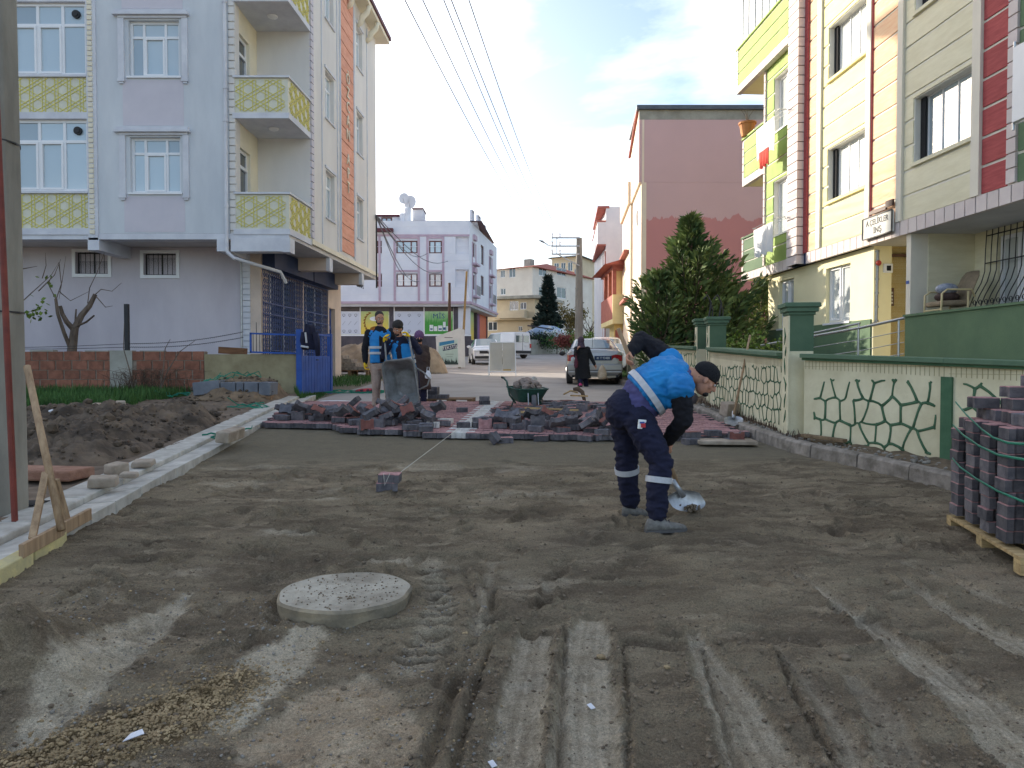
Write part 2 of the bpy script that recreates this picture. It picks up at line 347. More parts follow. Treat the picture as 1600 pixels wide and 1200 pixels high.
def ground_material():
 m = bpy.data.materials.new('site_sand'); m.use_nodes = True; t = m.node_tree; N = t.nodes; K = t.links.new; b = N['Principled BSDF']
 b.inputs['Roughness'].default_value = .95; b.inputs['Specular IOR Level'].default_value = .2
 tcn = N.new('ShaderNodeTexCoord')
 def noise(sc, det=6, ro=.6):
  n = N.new('ShaderNodeTexNoise'); n.inputs['Scale'].default_value = sc; n.inputs['Detail'].default_value = det; n.inputs['Roughness'].default_value = ro; K(tcn.outputs['Object'], n.inputs['Vector']); return n.outputs['Fac']
 def attr(a):
  n = N.new('ShaderNodeAttribute'); n.attribute_name = a; return n.outputs['Fac']
 def mix(f, a, b_):
  n = N.new('ShaderNodeMix'); n.data_type = 'RGBA'
  for s, v in (('A', a), ('B', b_)):
   if isinstance(v, tuple): n.inputs[s].default_value = (*v, 1)
   else: K(v, n.inputs[s])
  K(f, n.inputs['Factor']); return n.outputs['Result']
 def rng(f, a, c, lo=0., hi=1.):
  n = N.new('ShaderNodeMapRange'); n.inputs[1].default_value = a; n.inputs[2].default_value = c; n.inputs[3].default_value = lo; n.inputs[4].default_value = hi; K(f, n.inputs[0]); return n.outputs[0]
 mps = N.new('ShaderNodeMapping'); mps.inputs['Scale'].default_value = (.55, 1.5, 1); K(tcn.outputs['Object'], mps.inputs[0])
 def snoise(sc, det):
  n = N.new('ShaderNodeTexNoise'); n.inputs['Scale'].default_value = sc; n.inputs['Detail'].default_value = det; n.inputs['Roughness'].default_value = .65; n.inputs['Distortion'].default_value = .6; K(mps.outputs[0], n.inputs['Vector']); return n.outputs['Fac']
 strk = snoise(2.6, 9); strk2 = snoise(3.7, 8)
 big = rng(noise(.9), .35, .65); med = rng(noise(6), .3, .7); fine = rng(noise(90, 3, .7), .3, .7); vf = rng(noise(260, 2, .7), .35, .65)
 dark = mix(big, s2l((142, 129, 107)), s2l((166, 150, 125))); dark = mix(rng(strk, .42, .6), dark, s2l((122, 108, 90))); dark = mix(rng(strk2, .56, .66, 0, .55), dark, s2l((192, 175, 149)))
 smooth = mix(med, s2l((144, 134, 114)), s2l((132, 123, 105)))
 base = mix(attr('near'), smooth, dark)
 lightc = mix(med, s2l((226, 213, 190)), s2l((200, 185, 160))); tanc = mix(med, s2l((212, 192, 164)), s2l((180, 157, 130)))
 lit = mix(attr('tan'), lightc, tanc)
 base = mix(rng(attr('tan'), 0, 1, 0, .5), base, tanc)
 sp = N.new('ShaderNodeMath'); sp.operation = 'MULTIPLY'; K(attr('light'), sp.inputs[0]); K(rng(noise(17, 8, .75), .40, .52, .58, 1.), sp.inputs[1]); c = mix(sp.outputs[0], base, lit); c = mix(rng(attr('grav'), 0, 1, 0, .8), c, mix(fine, s2l((140, 116, 78)), s2l((92, 74, 50))))
 # grain
 gr = N.new('ShaderNodeHueSaturation'); K(c, gr.inputs['Color']); K(rng(fine, 0, 1, .70, 1.3), gr.inputs['Value'])
 g2 = N.new('ShaderNodeHueSaturation'); K(gr.outputs[0], g2.inputs['Color']); K(rng(vf, 0, 1, .76, 1.24), g2.inputs['Value'])
 K(g2.outputs[0], b.inputs['Base Color'])
 b0 = N.new('ShaderNodeBump'); b0.inputs['Strength'].default_value = .7; b0.inputs['Distance'].default_value = .03; K(noise(24, 5, .65), b0.inputs['Height'])
 bp = N.new('ShaderNodeBump'); K(b0.outputs[0], bp.inputs['Normal']); bp.inputs['Strength'].default_value = .8; bp.inputs['Distance'].default_value = .010
 ad = N.new('ShaderNodeMath'); ad.operation = 'ADD'; K(fine, ad.inputs[0]); K(vf, ad.inputs[1]); K(ad.outputs[0], bp.inputs['Height']); K(bp.outputs[0], b.inputs['Normal'])
 return m
xs = np.concatenate([np.array([-900, -400, -150, -60, -30, -18, -12, -9, -7, -5.6, -5.0]), np.arange(-4.7, -2.6, .03), np.arange(-2.6, 3.4, .0135), np.arange(3.4, 4.9, .03), np.array([5.2, 6, 8, 12, 18, 30, 60, 150, 400, 900])])
_y = [-60, -20, -6, -2, 0, .8, 1.4, 1.9]; q = 2.25
while q < 11.8: _y.append(q); q += .0085 + .0022 * max(0, q - 2.2)
_y += [12, 12.4, 12.8, 13.5, 14.5, 16, 18, 20, 22, 25, 28, 32, 37, 42, 48, 55, 64, 74, 85, 100, 120, 150, 200, 280, 400, 700, 1500]
X, Y = np.meshgrid(xs, np.array(_y)); Z, li, ta, gv, ne = ground_fields(X, Y); rdg = RIDGE[0]
GROUND_X, GROUND_Y, GROUND_Z = xs, np.array(_y), Z
def gsurf(x, y):
 i = min(max(int(np.searchsorted(GROUND_X, x)), 1), len(GROUND_X) - 1); j = min(max(int(np.searchsorted(GROUND_Y, y)), 1), len(GROUND_Y) - 1)
 return float(GROUND_Z[j - 1:j + 1, i - 1:i + 1].mean())
M_sand = ground_material()
ground = place('ground', grid_mesh('ground', X, Y, Z, dict(light=li, tan=ta, grav=gv, near=ne), M_sand)); tag(ground, kind='structure')
# loose stones and clods on the sand (nobody could count them)
def rock_template(seed, sub=1):
 import bmesh
 bm = bmesh.new(); bmesh.ops.create_icosphere(bm, subdivisions=sub, radius=1)
 for v in bm.verts:
  v.co *= 1 + .35 * mnoise.noise(v.co * 1.3 + Vector((seed * 3.1, seed, 0)))
 vs = np.array([v.co[:] for v in bm.verts]); fs = np.array([[v.index for v in f.verts] for f in bm.faces]); bm.free(); return vs, fs
ROCKS = [rock_template(i) for i in range(5)]
def scatter(name, pts, m, parent=None, flat=.7):
 """pts: (x,y,z,r); one joined mesh"""
 V = []; Fc = []; n = 0; rs = np.random.RandomState(len(pts))
 for x, y, z, r in pts:
  vs, fs = ROCKS[rs.randint(5)]; a = rs.uniform(0, 6.28); c, s_ = math.cos(a), math.sin(a)
  sc = np.array([1, rs.uniform(.6, 1), rs.uniform(.5, flat + .2)]) * r; q = vs * sc; q = np.stack([q[:, 0] * c - q[:, 1] * s_, q[:, 0] * s_ + q[:, 1] * c, q[:, 2]], 1) + (x, y, z + r * .25)
  V.append(q); Fc.append(fs + n); n += len(vs)
 me = bpy.data.meshes.new(name); me.from_pydata(np.concatenate(V).tolist(), [], np.concatenate(Fc).tolist()); me.materials.append(m); me.update()
 return place(name, me, parent)
M_stone = mat('pebble', s2l((172, 150, 116)), s2l((116, 98, 70)), scale=9, rough=.9)
M_stone2 = mat('grey_pebble', s2l((150, 146, 138)), s2l((112, 106, 98)), scale=5, rough=.9)
M_clod = mat('sand_clod', s2l((128, 114, 96)), s2l((98, 86, 72)), scale=20, rough=.95)
rs = np.random.RandomState(3); P1 = []; P2 = []; P3 = []
band = pp((-60, 1230, .12), (150, 1160, .18), (260, 1120, .17), (380, 1060, .08))
for _ in range(5200):
 k = rs.randint(3); a, b_ = band[k], band[k + 1]; t = rs.rand(); hw = .2
 x = a[0] + (b_[0] - a[0]) * t + rs.normal() * hw * .55; y = a[1] + (b_[1] - a[1]) * t + rs.normal() * hw * .55
 if y < 2.3: continue
 P1.append((x, y, gsurf(x, y), abs(rs.normal()) * .003 + .0035))
for _ in range(1500):
 y = rs.uniform(2.4, 4.3); x = rs.uniform(-.7, -.08) * y + .2
 (P2 if rs.rand() < .6 else P1).append((x, y, gsurf(x, y), abs(rs.normal()) * .0035 + .003))
for _ in range(26000):
 y = 2.4 + 5.5 * rs.rand() ** 1.6; x = rs.uniform(-.72, .72) * y
 gj, gi = min(np.searchsorted(GROUND_Y, y), len(GROUND_Y) - 1), min(np.searchsorted(GROUND_X, x), len(GROUND_X) - 1)
 if rdg[gj, gi] < .3 and rs.rand() < .72: continue
 if x < kerbL(y) + .05 or x > kerbR(y) - .05 or (li[min(np.searchsorted(GROUND_Y, y), len(GROUND_Y) - 1), min(np.searchsorted(GROUND_X, x), len(GROUND_X) - 1)] > .5 and rs.rand() < .8): continue
 P3.append((x, y, gsurf(x, y), min(.016, abs(rs.normal()) ** 1.6 * .0035 + .003)))
tag(scatter('gravel', P1, M_stone), 'yellowish gravel spread over the sand at bottom left', 'gravel', kind='stuff')
tag(scatter('pebbles', P2, M_stone2), 'small grey stones strewn over the tan patch of ground', 'pebbles', kind='stuff')
tag(scatter('sand_clods', P3, M_clod), 'small clods and crumbs of dark sand over the dug ground', 'clods', kind='stuff')
for i, (px, py, r, lb) in enumerate([(941, 1020, .02, 'brown stone lying on the right compacted strip'), (1045, 1043, .014, 'small pale stone on the dark sand between the strips'), (1325, 1028, .026, 'dark brown clod on the sand at lower right'),
                                      (712, 903, .0, '')]):
 if not r: continue
 p = G(px, py); vs, fs = ROCKS[i]; mb = MB(); mb.add([(p.x + v[0] * r * 1.3, p.y + v[1] * r, gsurf(p.x, p.y) + r * .4 + v[2] * r * .7) for v in vs], [tuple(f) for f in fs]); tag(mb.build('stone', M_stone if i < 2 else M_clod), lb, 'stone')
# paper scraps
M_paper = mat('paper', (.72, .72, .76), (.6, .6, .64), rough=.8)
p = G(203, 1162); mb = MB(); z = gsurf(p.x, p.y) + .012
mb.add([(p.x - .035, p.y - .02, z), (p.x + .03, p.y + .01, z + .015), (p.x + .01, p.y + .035, z + .02), (p.x - .03, p.y + .03, z + .006)], [(0, 1, 2, 3)])
mb.add([(p.x - .035, p.y - .02, z - .002), (p.x + .03, p.y + .01, z + .013), (p.x + .01, p.y + .035, z + .018), (p.x - .03, p.y + .03, z + .004)], [(3, 2, 1, 0)])
tag(mb.build('paper_scrap', M_paper), 'white scrap of paper on the gravel at bottom left', 'litter')
for px, py, lb in ((769, 1180, 'pale scrap on the leftmost compacted strip'), (925, 1098, 'tiny white scrap on the broad compacted strip')):
 p = G(px, py); z = gsurf(p.x, p.y) + .008; mb = MB(); mb.obox((p.x, p.y, z), (.022, .03, .003), Matrix.Rotation(.6, 3, 'Z') @ Matrix.Rotation(.3, 3, 'X')); tag(mb.build('paper_scrap', M_paper), lb, 'litter')
# manhole cover
M_conc = mat('old_concrete', s2l((184, 177, 162)), s2l((138, 130, 116)), scale=4, bump=.6, bscale=90, rough=.95)
M_concside = mat('concrete_rim', s2l((158, 144, 120)), s2l((112, 104, 90)), scale=5, bump=.5, bscale=60)
c = G(538, 935); zc = gz(0, c.y); R0 = .365
mb = MB(); n = 56
ring = lambda r, z, w=0: [(c.x + math.cos(2 * math.pi * i / n) * (r + w * mnoise.noise(Vector((math.cos(2 * math.pi * i / n) * 2.5, math.sin(2 * math.pi * i / n) * 2.5, z * 9)))), c.y + math.sin(2 * math.pi * i / n) * (r + w * mnoise.noise(Vector((math.cos(2 * math.pi * i / n) * 2.5, math.sin(2 * math.pi * i / n) * 2.5, z * 9)))), z) for i in range(n)]
rings = [ring(R0 - .012, zc - .08, .01), ring(R0, zc + .005, .018), ring(R0 + .004, zc + .034, .016), ring(R0 - .010, zc + .048, .018)]
vs = sum(rings, []); fs = []
for k in range(3):
 for i in range(n): fs.append((k * n + i, k * n + (i + 1) % n, (k + 1) * n + (i + 1) % n, (k + 1) * n + i))
mb.add(vs, fs, 1)
rr = [R0 - .008, .32, .26, .2, .14, .08, .03]; vs = []; fs = []
for k, r in enumerate(rr):
 for i in range(n):
  a = 2 * math.pi * i / n; x = c.x + math.cos(a) * r; y = c.y + math.sin(a) * r
  if k == 0: vs.append(rings[3][i])
  else: vs.append((x, y, zc + .047 + .004 * mnoise.noise(Vector((x * 9, y * 9, 1)))))
for k in range(6):
 for i in range(n): fs.append((k * n + i, k * n + (i + 1) % n, (k + 1) * n + (i + 1) % n, (k + 1) * n + i))
fs.append(tuple(range(6 * n, 7 * n))); mb.add(vs, fs, 0)
cover = thing('manhole_cover', 'round concrete manhole cover standing proud of the sand', 'manhole cover', (c.x, c.y, zc))
mb.build('cover_slab', [M_conc, M_concside], cover, smooth=False)
pts = []
for _ in range(240):
 a = rs.uniform(0, 6.28); r = R0 * math.sqrt(rs.rand()) * .93; pts.append((c.x + math.cos(a) * r, c.y + math.sin(a) * r, zc + .047, rs.uniform(.002, .007)))
for _ in range(14): pts.append((c.x + .03 + rs.normal() * .03, c.y - .14 + rs.normal() * .015, zc + .047, rs.uniform(.004, .010)))
tag(scatter('crumbs', pts, M_clod, cover), kind='stuff')
# ================================================================ LEFT KERB AND CHANNEL
M_kerb = mat('kerb_concrete', s2l((196, 192, 184)), s2l((162, 157, 148)), scale=5, bump=.35, bscale=70, rnd=.06)
M_kerbpink = mat('old_kerb', s2l((158, 148, 138)), s2l((112, 104, 94)), scale=7, bump=.7, bscale=40, rnd=.1)
M_yel = mat('faded_yellow_kerb', s2l((214, 198, 138)), s2l((176, 166, 128)), scale=5, bump=.4, bscale=60, rnd=.05)
def strip_piece(y0, y1, off0, off1, z0a, z0b, z1, gap=.006):
 """slab following the left kerb line: off = metres left of the sand edge; z0a/z0b top heights at the two sides"""
 mb = MB(); P = []
 for y in (y0 + gap, y1 - gap):
  x = kerbL(y); g = gz(0, y); P.append([(x - off0, y, g + z1), (x - off0, y, g + z0a), (x - off1, y, g + z0b), (x - off1, y, g + z1)])
 vs = P[0] + P[1]; mb.add(vs, [(0, 1, 2, 3), (7, 6, 5, 4), (0, 4, 5, 1), (1, 5, 6, 2), (2, 6, 7, 3), (3, 7, 4, 0)]); return mb
channel = thing('kerb_channel', None, None, (kerbL(8), 8, gz(0, 8))); tag(channel, kind='structure'); 
y = 3.2; k = 0
while y < 17:
 l = .5 + .05 * math.sin(k * 2.3); 
 strip_piece(y, y + l, 0, .27, .082 + .006 * math.sin(k), .055, -.1).build('channel_slab', M_kerb, channel, bevel=.006)
 y += l; k += 1
y = 3.0
while y < 16.5:
 strip_piece(y, y + .8, .275, .58, .105, .11, -.1).build('kerb_slab', M_kerb, channel, bevel=.012); y += .8
for i, (y0, y1) in enumerate(((3.55, 4.18), (4.25, 4.74), (4.80, 5.22))):
 mb = MB(); P = []
 for y in (y0, y1):
  x = kerbL(y) + .10 - .02 * i; g = gz(0, y); P.append([(x, y, g - .1), (x, y, g + .088), (x - .09, y, g + .10), (x - .09, y, g - .1)])
 mb.add(P[0] + P[1], [(0, 1, 2, 3), (7, 6, 5, 4), (0, 4, 5, 1), (1, 5, 6, 2), (2, 6, 7, 3), (3, 7, 4, 0)])
 tag(mb.build('kerb_stone', M_yel, bevel=.008), ['nearest faded yellow kerb stone at the left edge of the frame', 'middle faded yellow kerb stone below the rake board', 'third faded yellow kerb stone, tucked under the end of the rake board'][i], 'kerb stone', 'yellow kerb stones along the sand edge')
# ================================================================ RIGHT KERB, RUBBLE STRIP
kr = thing('kerb', None, None, (3.4, 9, .4)); tag(kr, kind='structure')
def poly_at(P, s):
 for (a, b_) in zip(P[:-1], P[1:]):
  l = math.dist(a, b_)
  if s <= l: return (a[0] + (b_[0] - a[0]) * s / l, a[1] + (b_[1] - a[1]) * s / l)
  s -= l
 return P[-1]
PR = [(4.42, 4.6)] + [tuple(r) for r in _kr[1:]]
s_ = 0.
while s_ < 24:
 a = poly_at(PR, s_ + .008); b_ = poly_at(PR, s_ + .72); d = Vector((b_[0] - a[0], b_[1] - a[1], 0)).normalized(); nn = Vector((d.y, -d.x, 0)); jj = random.uniform(-.008, .008)
 mb = MB(); vs = []
 for q in (a, b_):
  g = gz(0, q[1]); base = Vector((q[0] + jj, q[1], g))
  vs += [base + Vector((0, 0, -.12)), base + Vector((0, 0, .13)) + nn * .015, base + Vector((0, 0, .155)) + nn * .04, base + Vector((0, 0, .155)) + nn * .15, base + Vector((0, 0, -.12)) + nn * .15]
 mb.add(vs, [(0, 1, 2, 3, 4), (9, 8, 7, 6, 5)] + [(i, 5 + i, 5 + (i + 1) % 5, (i + 1) % 5) for i in range(5)])
 mb.build('kerb_stone', M_kerbpink, kr, bevel=.006); s_ += .728
WALL = [(6.2, 4.1), (4.56, 7.72), (3.63, 9.75), (3.68, 13.9), (3.86, 15.3), (3.8, 24.5)]
M_soil = mat('verge_soil', s2l((122, 106, 86)), s2l((84, 72, 58)), scale=7, bump=.8, bscale=30, rough=.95)
def wallX(y):
 ys = [p[1] for p in WALL]; return float(np.interp(y, ys, [p[0] for p in WALL]))
yy = np.arange(4.8, 24.5, .06); tt = np.linspace(0, 1, 14); YY, TT = np.meshgrid(yy, tt, indexing='ij')
XX = np.zeros_like(YY); 
for i, y in enumerate(yy):
 x0 = float(kerbR(y)) + .14; x1 = max(wallX(y) + .1, x0 + .05); XX[i] = x0 + (x1 - x0) * tt
ZZ = prof(YY) + .12 + .06 * TT + fbm(XX * 6, YY * 6, 4, 81) * .07
rv = place('verge_soil', grid_mesh('verge_soil', XX, YY, ZZ, {}, M_soil)); tag(rv, kind='structure')
pts = []
for _ in range(900):
 y = 5 + 14 * rs.rand() ** 1.3; x0 = float(kerbR(y)) + .16; x = x0 + rs.rand() * max(.05, wallX(y) - x0 - .03); pts.append((x, y, gz(0, y) + .14, rs.uniform(.006, .03) * (1 if rs.rand() < .9 else 1.6)))
tag(scatter('rubble', pts, M_stone2), 'broken concrete crumbs along the foot of the painted wall', 'rubble', kind='stuff')
# ================================================================ FACADE TOOLS
RX = Matrix.Rotation(R(90), 4, 'X')
def wall(mb, x0, x1, z0, z1, ops=(), depth=.18, m=0, mr=None, y=0.):
 """wall skin at local y with rectangular openings and their reveals; ops = (a,b,c,d) = x from/to, z from/to"""
 mr = m if mr is None else mr
 xs_ = sorted({x0, x1, *[o[0] for o in ops], *[o[1] for o in ops]}); zs_ = sorted({z0, z1, *[o[2] for o in ops], *[o[3] for o in ops]})
 xs_ = [v for v in xs_ if x0 <= v <= x1]; zs_ = [v for v in zs_ if z0 <= v <= z1]
 for a, b_ in zip(xs_[:-1], xs_[1:]):
  for c, d in zip(zs_[:-1], zs_[1:]):
   cx, cz = (a + b_) / 2, (c + d) / 2
   if any(o[0] < cx < o[1] and o[2] < cz < o[3] for o in ops): continue
   mb.add([(a, y, c), (b_, y, c), (b_, y, d), (a, y, d)], [(0, 1, 2, 3)], m)
 for a, b_, c, d in ops:
  e = y + depth
  mb.add([(a, y, c), (a, e, c), (a, e, d), (a, y, d)], [(3, 2, 1, 0)], mr); mb.add([(b_, y, c), (b_, e, c), (b_, e, d), (b_, y, d)], [(0, 1, 2, 3)], mr)
  mb.add([(a, y, c), (b_, y, c), (b_, e, c), (a, e, c)], [(3, 2, 1, 0)], mr); mb.add([(a, y, d), (b_, y, d), (b_, e, d), (a, e, d)], [(0, 1, 2, 3)], mr)
  mb.add([(a, e, c), (b_, e, c), (b_, e, d), (a, e, d)], [(0, 1, 2, 3)], mr)
CACHE = {}
def window(parent, Mf, x, z, w, h, cols=(.5,), tr=None, sash=(), fm=None, gm=None, bar=.055, inset=.12, name='window', sill=None, panes=True, dep=.06):
 """window with mullions at fractions cols and a transom at fraction tr; every pane is a sub-part"""
 key = ('w', round(w, 3), round(h, 3), tuple(cols), tr, tuple(sash), fm.name, bar, dep)
 xe = [0] + [c * w for c in cols] + [w]; ze = [0] + ([tr * h] if tr else []) + [h]
 if key not in CACHE:
  mb = MB()
  mb.box((0, 0, 0), (w, dep, bar)); mb.box((0, 0, h - bar), (w, dep, h)); mb.box((0, .001, bar), (bar, dep, h - bar)); mb.box((w - bar, .001, bar), (w, dep, h - bar))
  for c in cols: mb.box((c * w - bar / 2, .002, bar), (c * w + bar / 2, dep, h - bar))
  if tr: mb.box((bar, .003, tr * h - bar / 2), (w - bar, dep, tr * h + bar / 2))
  for k in sash:                      # opening sash: a second, proud frame
   a, b_ = xe[k], xe[k + 1]; c, d = ze[0] + bar * .7, ze[1] - bar * .2; q = bar * .75
   a += bar * .4; b_ -= bar * .4
   mb.box((a, -.02, c), (b_, .03, c + q)); mb.box((a, -.02, d - q), (b_, .03, d)); mb.box((a, -.019, c + q), (a + q, .03, d - q)); mb.box((b_ - q, -.019, c + q), (b_, .03, d - q))
  CACHE[key] = mb.mesh(name, fm)
 o = place(name, CACHE[key], parent, Mf @ Matrix.Translation((x, inset, z)))
 if panes:
  for i in range(len(xe) - 1):
   for j in range(len(ze) - 1):
    a, b_, c, d = xe[i] + bar * .4, xe[i + 1] - bar * .4, ze[j] + bar * .4, ze[j + 1] - bar * .4
    k2 = ('p', round(b_ - a, 3), round(d - c, 3), gm.name)
    if k2 not in CACHE: CACHE[k2] = MB().box((0, 0, 0), (b_ - a, .012, d - c)).mesh('pane', gm)
    place('pane', CACHE[k2], o, WM[o.name] @ Matrix.Translation((a, dep * .5, c)))
 else:
  k2 = ('p', round(w, 3), round(h, 3), gm.name, 1)
  if k2 not in CACHE: CACHE[k2] = MB().box((bar * .4, 0, bar * .4), (w - bar * .4, .012, h - bar * .4)).mesh('pane', gm)
  place('pane', CACHE[k2], o, WM[o.name] @ Matrix.Translation((0, dep * .5, 0)))
 if sill:
  k3 = ('s', round(w, 3), sill.name)
  if k3 not in CACHE: CACHE[k3] = MB().box((-.05, -inset - .05, -.05), (w + .05, .02, -.005)).mesh('sill', sill)
  place('sill', CACHE[k3], o, WM[o.name].copy())
 return o
def kagome(mb, x0, x1, z0, z1, cell, r, y=0., m=0):
 """interlaced star lattice of thin raised bars clipped to a rectangle"""
 def clip(p, q):
  t0, t1 = 0., 1.; d = (q[0] - p[0], q[1] - p[1])
  for k, (lo, hi) in enumerate(((x0, x1), (z0, z1))):
   if abs(d[k]) < 1e-9:
    if p[k] < lo or p[k] > hi: return None
   else:
    a, b_ = (lo - p[k]) / d[k], (hi - p[k]) / d[k]
    if a > b_: a, b_ = b_, a
    t0 = max(t0, a); t1 = min(t1, b_)
  return None if t1 - t0 < 1e-4 else ((p[0] + d[0] * t0, p[1] + d[1] * t0), (p[0] + d[0] * t1, p[1] + d[1] * t1))
 Lg = (x1 - x0) + (z1 - z0)
 for ang in (0, 60, 120):
  a = R(ang + 30); dx, dz = math.cos(a), math.sin(a); nx, nz = -dz, dx; s = cell * math.sqrt(3) / 2; n = int(Lg / s) + 3
  for i in range(-n, n + 1):
   for w_ in (-.13, .13):
    o = ((i + .5) + w_) * s; c = (x0 + nx * o, z0 + nz * o); sg = clip((c[0] - dx * 2 * Lg, c[1] - dz * 2 * Lg), (c[0] + dx * 2 * Lg, c[1] + dz * 2 * Lg))
    if sg: mb.bar((sg[0][0], y, sg[0][1]), (sg[1][0], y, sg[1][1]), r, r * .8 + .001 * (ang // 60), up=(0, -1, 0), m=m)
def quoins(mb, x0, x1, z0, z1, step, y=0., dep=.04, gap=.02, alt=.0):
 z = z0; k = 0
 while z < z1 - gap:
  o = alt if k % 2 else 0; mb.box((x0 - o, y - dep, z), (x1, y, min(z + step, z1) - gap)); z += step; k += 1
M_white = mat('upvc_white', (.80, .81, .83), (.76, .77, .79), rough=.4, scale=2)
M_glassb = glassmat('glass_blue_curtain', (.46, .55, .60), .05); M_glassd = glassmat('glass_dark', (.05, .07, .09), .05)
M_glassc = glassmat('glass_white_curtain', (.62, .66, .66), .08)
M_lbw = mat('grey_blue_render', s2l((210, 214, 218)), s2l((190, 195, 201)), stretch=(1, 1, .3), detail=8, scale=.9, bump=.15, bscale=90, rough=.9)
M_lil = mat('lilac_render', s2l((206, 201, 208)), s2l((194, 190, 199)), scale=.8, bump=.15, bscale=90, rough=.9)
M_trim = mat('white_trim', s2l((214, 216, 222)), s2l((196, 198, 206)), scale=2, rough=.85)
M_cream = mat('cream_render', s2l((232, 224, 202)), s2l((218, 210, 190)), scale=1, bump=.1, bscale=80)
M_pale = mat('pale_render', s2l((222, 219, 214)), s2l((206, 203, 200)), detail=8, stretch=(1, 1, .3), scale=.8, bump=.12, bscale=80)
M_yellow = mat('yellow_lattice', s2l((218, 208, 112)), s2l((200, 190, 100)), scale=9)
M_lat = mat('lattice_ground', s2l((216, 214, 196)), s2l((204, 203, 188)), scale=6)
M_beige = mat('beige_render', s2l((214, 196, 180)), s2l((196, 180, 168)), scale=1.5)
M_orange = mat('orange_cladding', s2l((222, 164, 140)), s2l((206, 142, 116)), scale=2.5, stretch=(1, 1, 5), rough=.8, rnd=.06)
M_maroon = mat('maroon_metal', s2l((96, 42, 52)), s2l((78, 34, 44)), scale=3, rough=.6)
M_bluem = mat('blue_paint', s2l((44, 88, 168)), s2l((34, 70, 140)), scale=3, rough=.55, bump=.1)
M_navy = mat('navy_sign', s2l((38, 56, 92)), s2l((30, 46, 78)), scale=2, rough=.6)
M_steel = mat('galvanised', (.42, .43, .44), (.30, .31, .32), rough=.4, metal=.7, scale=20)
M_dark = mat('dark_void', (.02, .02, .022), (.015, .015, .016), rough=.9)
M_black = mat('black_iron', (.02, .02, .024), (.03, .03, .032), rough=.6)
def pxX(px, D): return W(px, 600, D).x
# ================================================================ LEFT APARTMENT BUILDING
lb = thing('apartment_building', 'grey four storey apartment building with yellow star lattice balconies on the left', 'building', (-10, 20, .8))
F0 = frame((0, 18.5, 0), (1, 0))              # upper front plane: local x = world x
def X62(px): return pxX(px, 18.5)
def Z62(py): return W(800, py, 18.5).z
FL = [4.90, 7.76, 10.62, 13.35]
xw0, xw1, xq = X62(158), X62(362), X62(370)
winx0, winx1 = X62(208), X62(286)
bayx = [X62(-150), X62(143)]
ops = []; 
for k in range(3):
 z = Z62(301) + 2.86 * k; ops.append((winx0, winx1, z, z + 1.37))
mb = MB(F0); wall(mb, xw0, xw1, 4.77, 13.35, ops, .16); mb.build('front_wall', M_lbw, lb)
for a, b_ in [(4.80, ops[0][2] - .09)] + [(ops[i][3] + .28, ops[i + 1][2] - .09) for i in range(2)]: MB(F0).box((winx0 - .16, -.006, a), (winx1 + .1, .002, b_)).build('painted_band', M_lil, lb)
for a, b_, c, d in ops:
 w_ = window(lb, F0, a, c, b_ - a, d - c, (.27, .70), .72, (1,), M_white, M_glassb, .06, .10, sill=M_white)
 mb = MB(F0)
 mb.box((a - .35, -.13, d + .10), (b_ + .27, 0, d + .16)); mb.box((a - .30, -.09, d + .165), (b_ + .22, 0, d + .23)); mb.box((a - .24, -.06, d + .04), (b_ + .2, 0, d + .095))
 for s0, s1 in ((a - .25, a - .10), (b_ + .08, b_ + .22)):
  mb.box((s0, -.05, c - .06), (s1, 0, d + .035)); mb.box((s0 - .01, -.07, c - .14), (s1 + .01, 0, c - .065)); mb.box((s0 + .02, -.05, c - .19), (s1 - .02, 0, c - .145))
 mb.build('window_surround', M_trim, lb)
# glazed bay at the far left
mb = MB(F0)
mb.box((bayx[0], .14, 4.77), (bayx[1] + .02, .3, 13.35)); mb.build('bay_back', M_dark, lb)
for k in range(3):
 zb = Z62(357) + 2.86 * k; zt = zb + .86; zw = zt + .06
 mb = MB(F0); mb.box((bayx[0], .02, zb), (bayx[1], .12, zt)); p_ = mb.build('bay_parapet', M_lat, lb)
 mb = MB(F0); kagome(mb, bayx[0] + .02, bayx[1] - .02, zb + .02, zt - .02, .36, .015, .012); tag(mb.build('star_lattice', M_yellow, p_), kind='stuff')
 mb = MB(F0); mb.box((bayx[0], -.05, zt + .003), (bayx[1], .13, zt + .055)); mb.box((bayx[0], -.04, zb - .16), (bayx[1], .13, zb - .003)); mb.build('ledge', M_trim, lb)
 hh = 2.86 - .86 - .06 - .17
 window(lb, F0, bayx[0], zw, bayx[1] - bayx[0], hh, tuple((X62(p) - bayx[0]) / (bayx[1] - bayx[0]) for p in (-100, -50, 2, 28, 66, 105)), .70, (4, 5), M_white, M_glassb, .07, .05)
 mb = MB(F0); q = (X62(126), .04, zw + hh * .85); mb.tube([(q[0], .02, q[2]), (q[0], .08, q[2])], .10, 18); mb.tube([(q[0], .0, q[2]), (q[0], .02, q[2])], .06, 12); mb.build('air_vent', M_black if k < 3 else M_black, lb)
 mb = MB(F0); mb.box((bayx[0], -.03, zw + hh), (bayx[1], .12, zw + hh + .12)); mb.build('head_band', M_trim, lb)
mb = MB(F0); mb.box((bayx[1], -.04, 4.60), (xw0, .3, 13.35)); mb.build('pilaster', M_trim, lb)
mb = MB(F0); quoins(mb, bayx[1] + .05, xw0 - .08, 4.75, 13.3, .125, -.04, .03, .035); tag(mb.build('quoin_strip', M_cream, lb), kind='stuff')
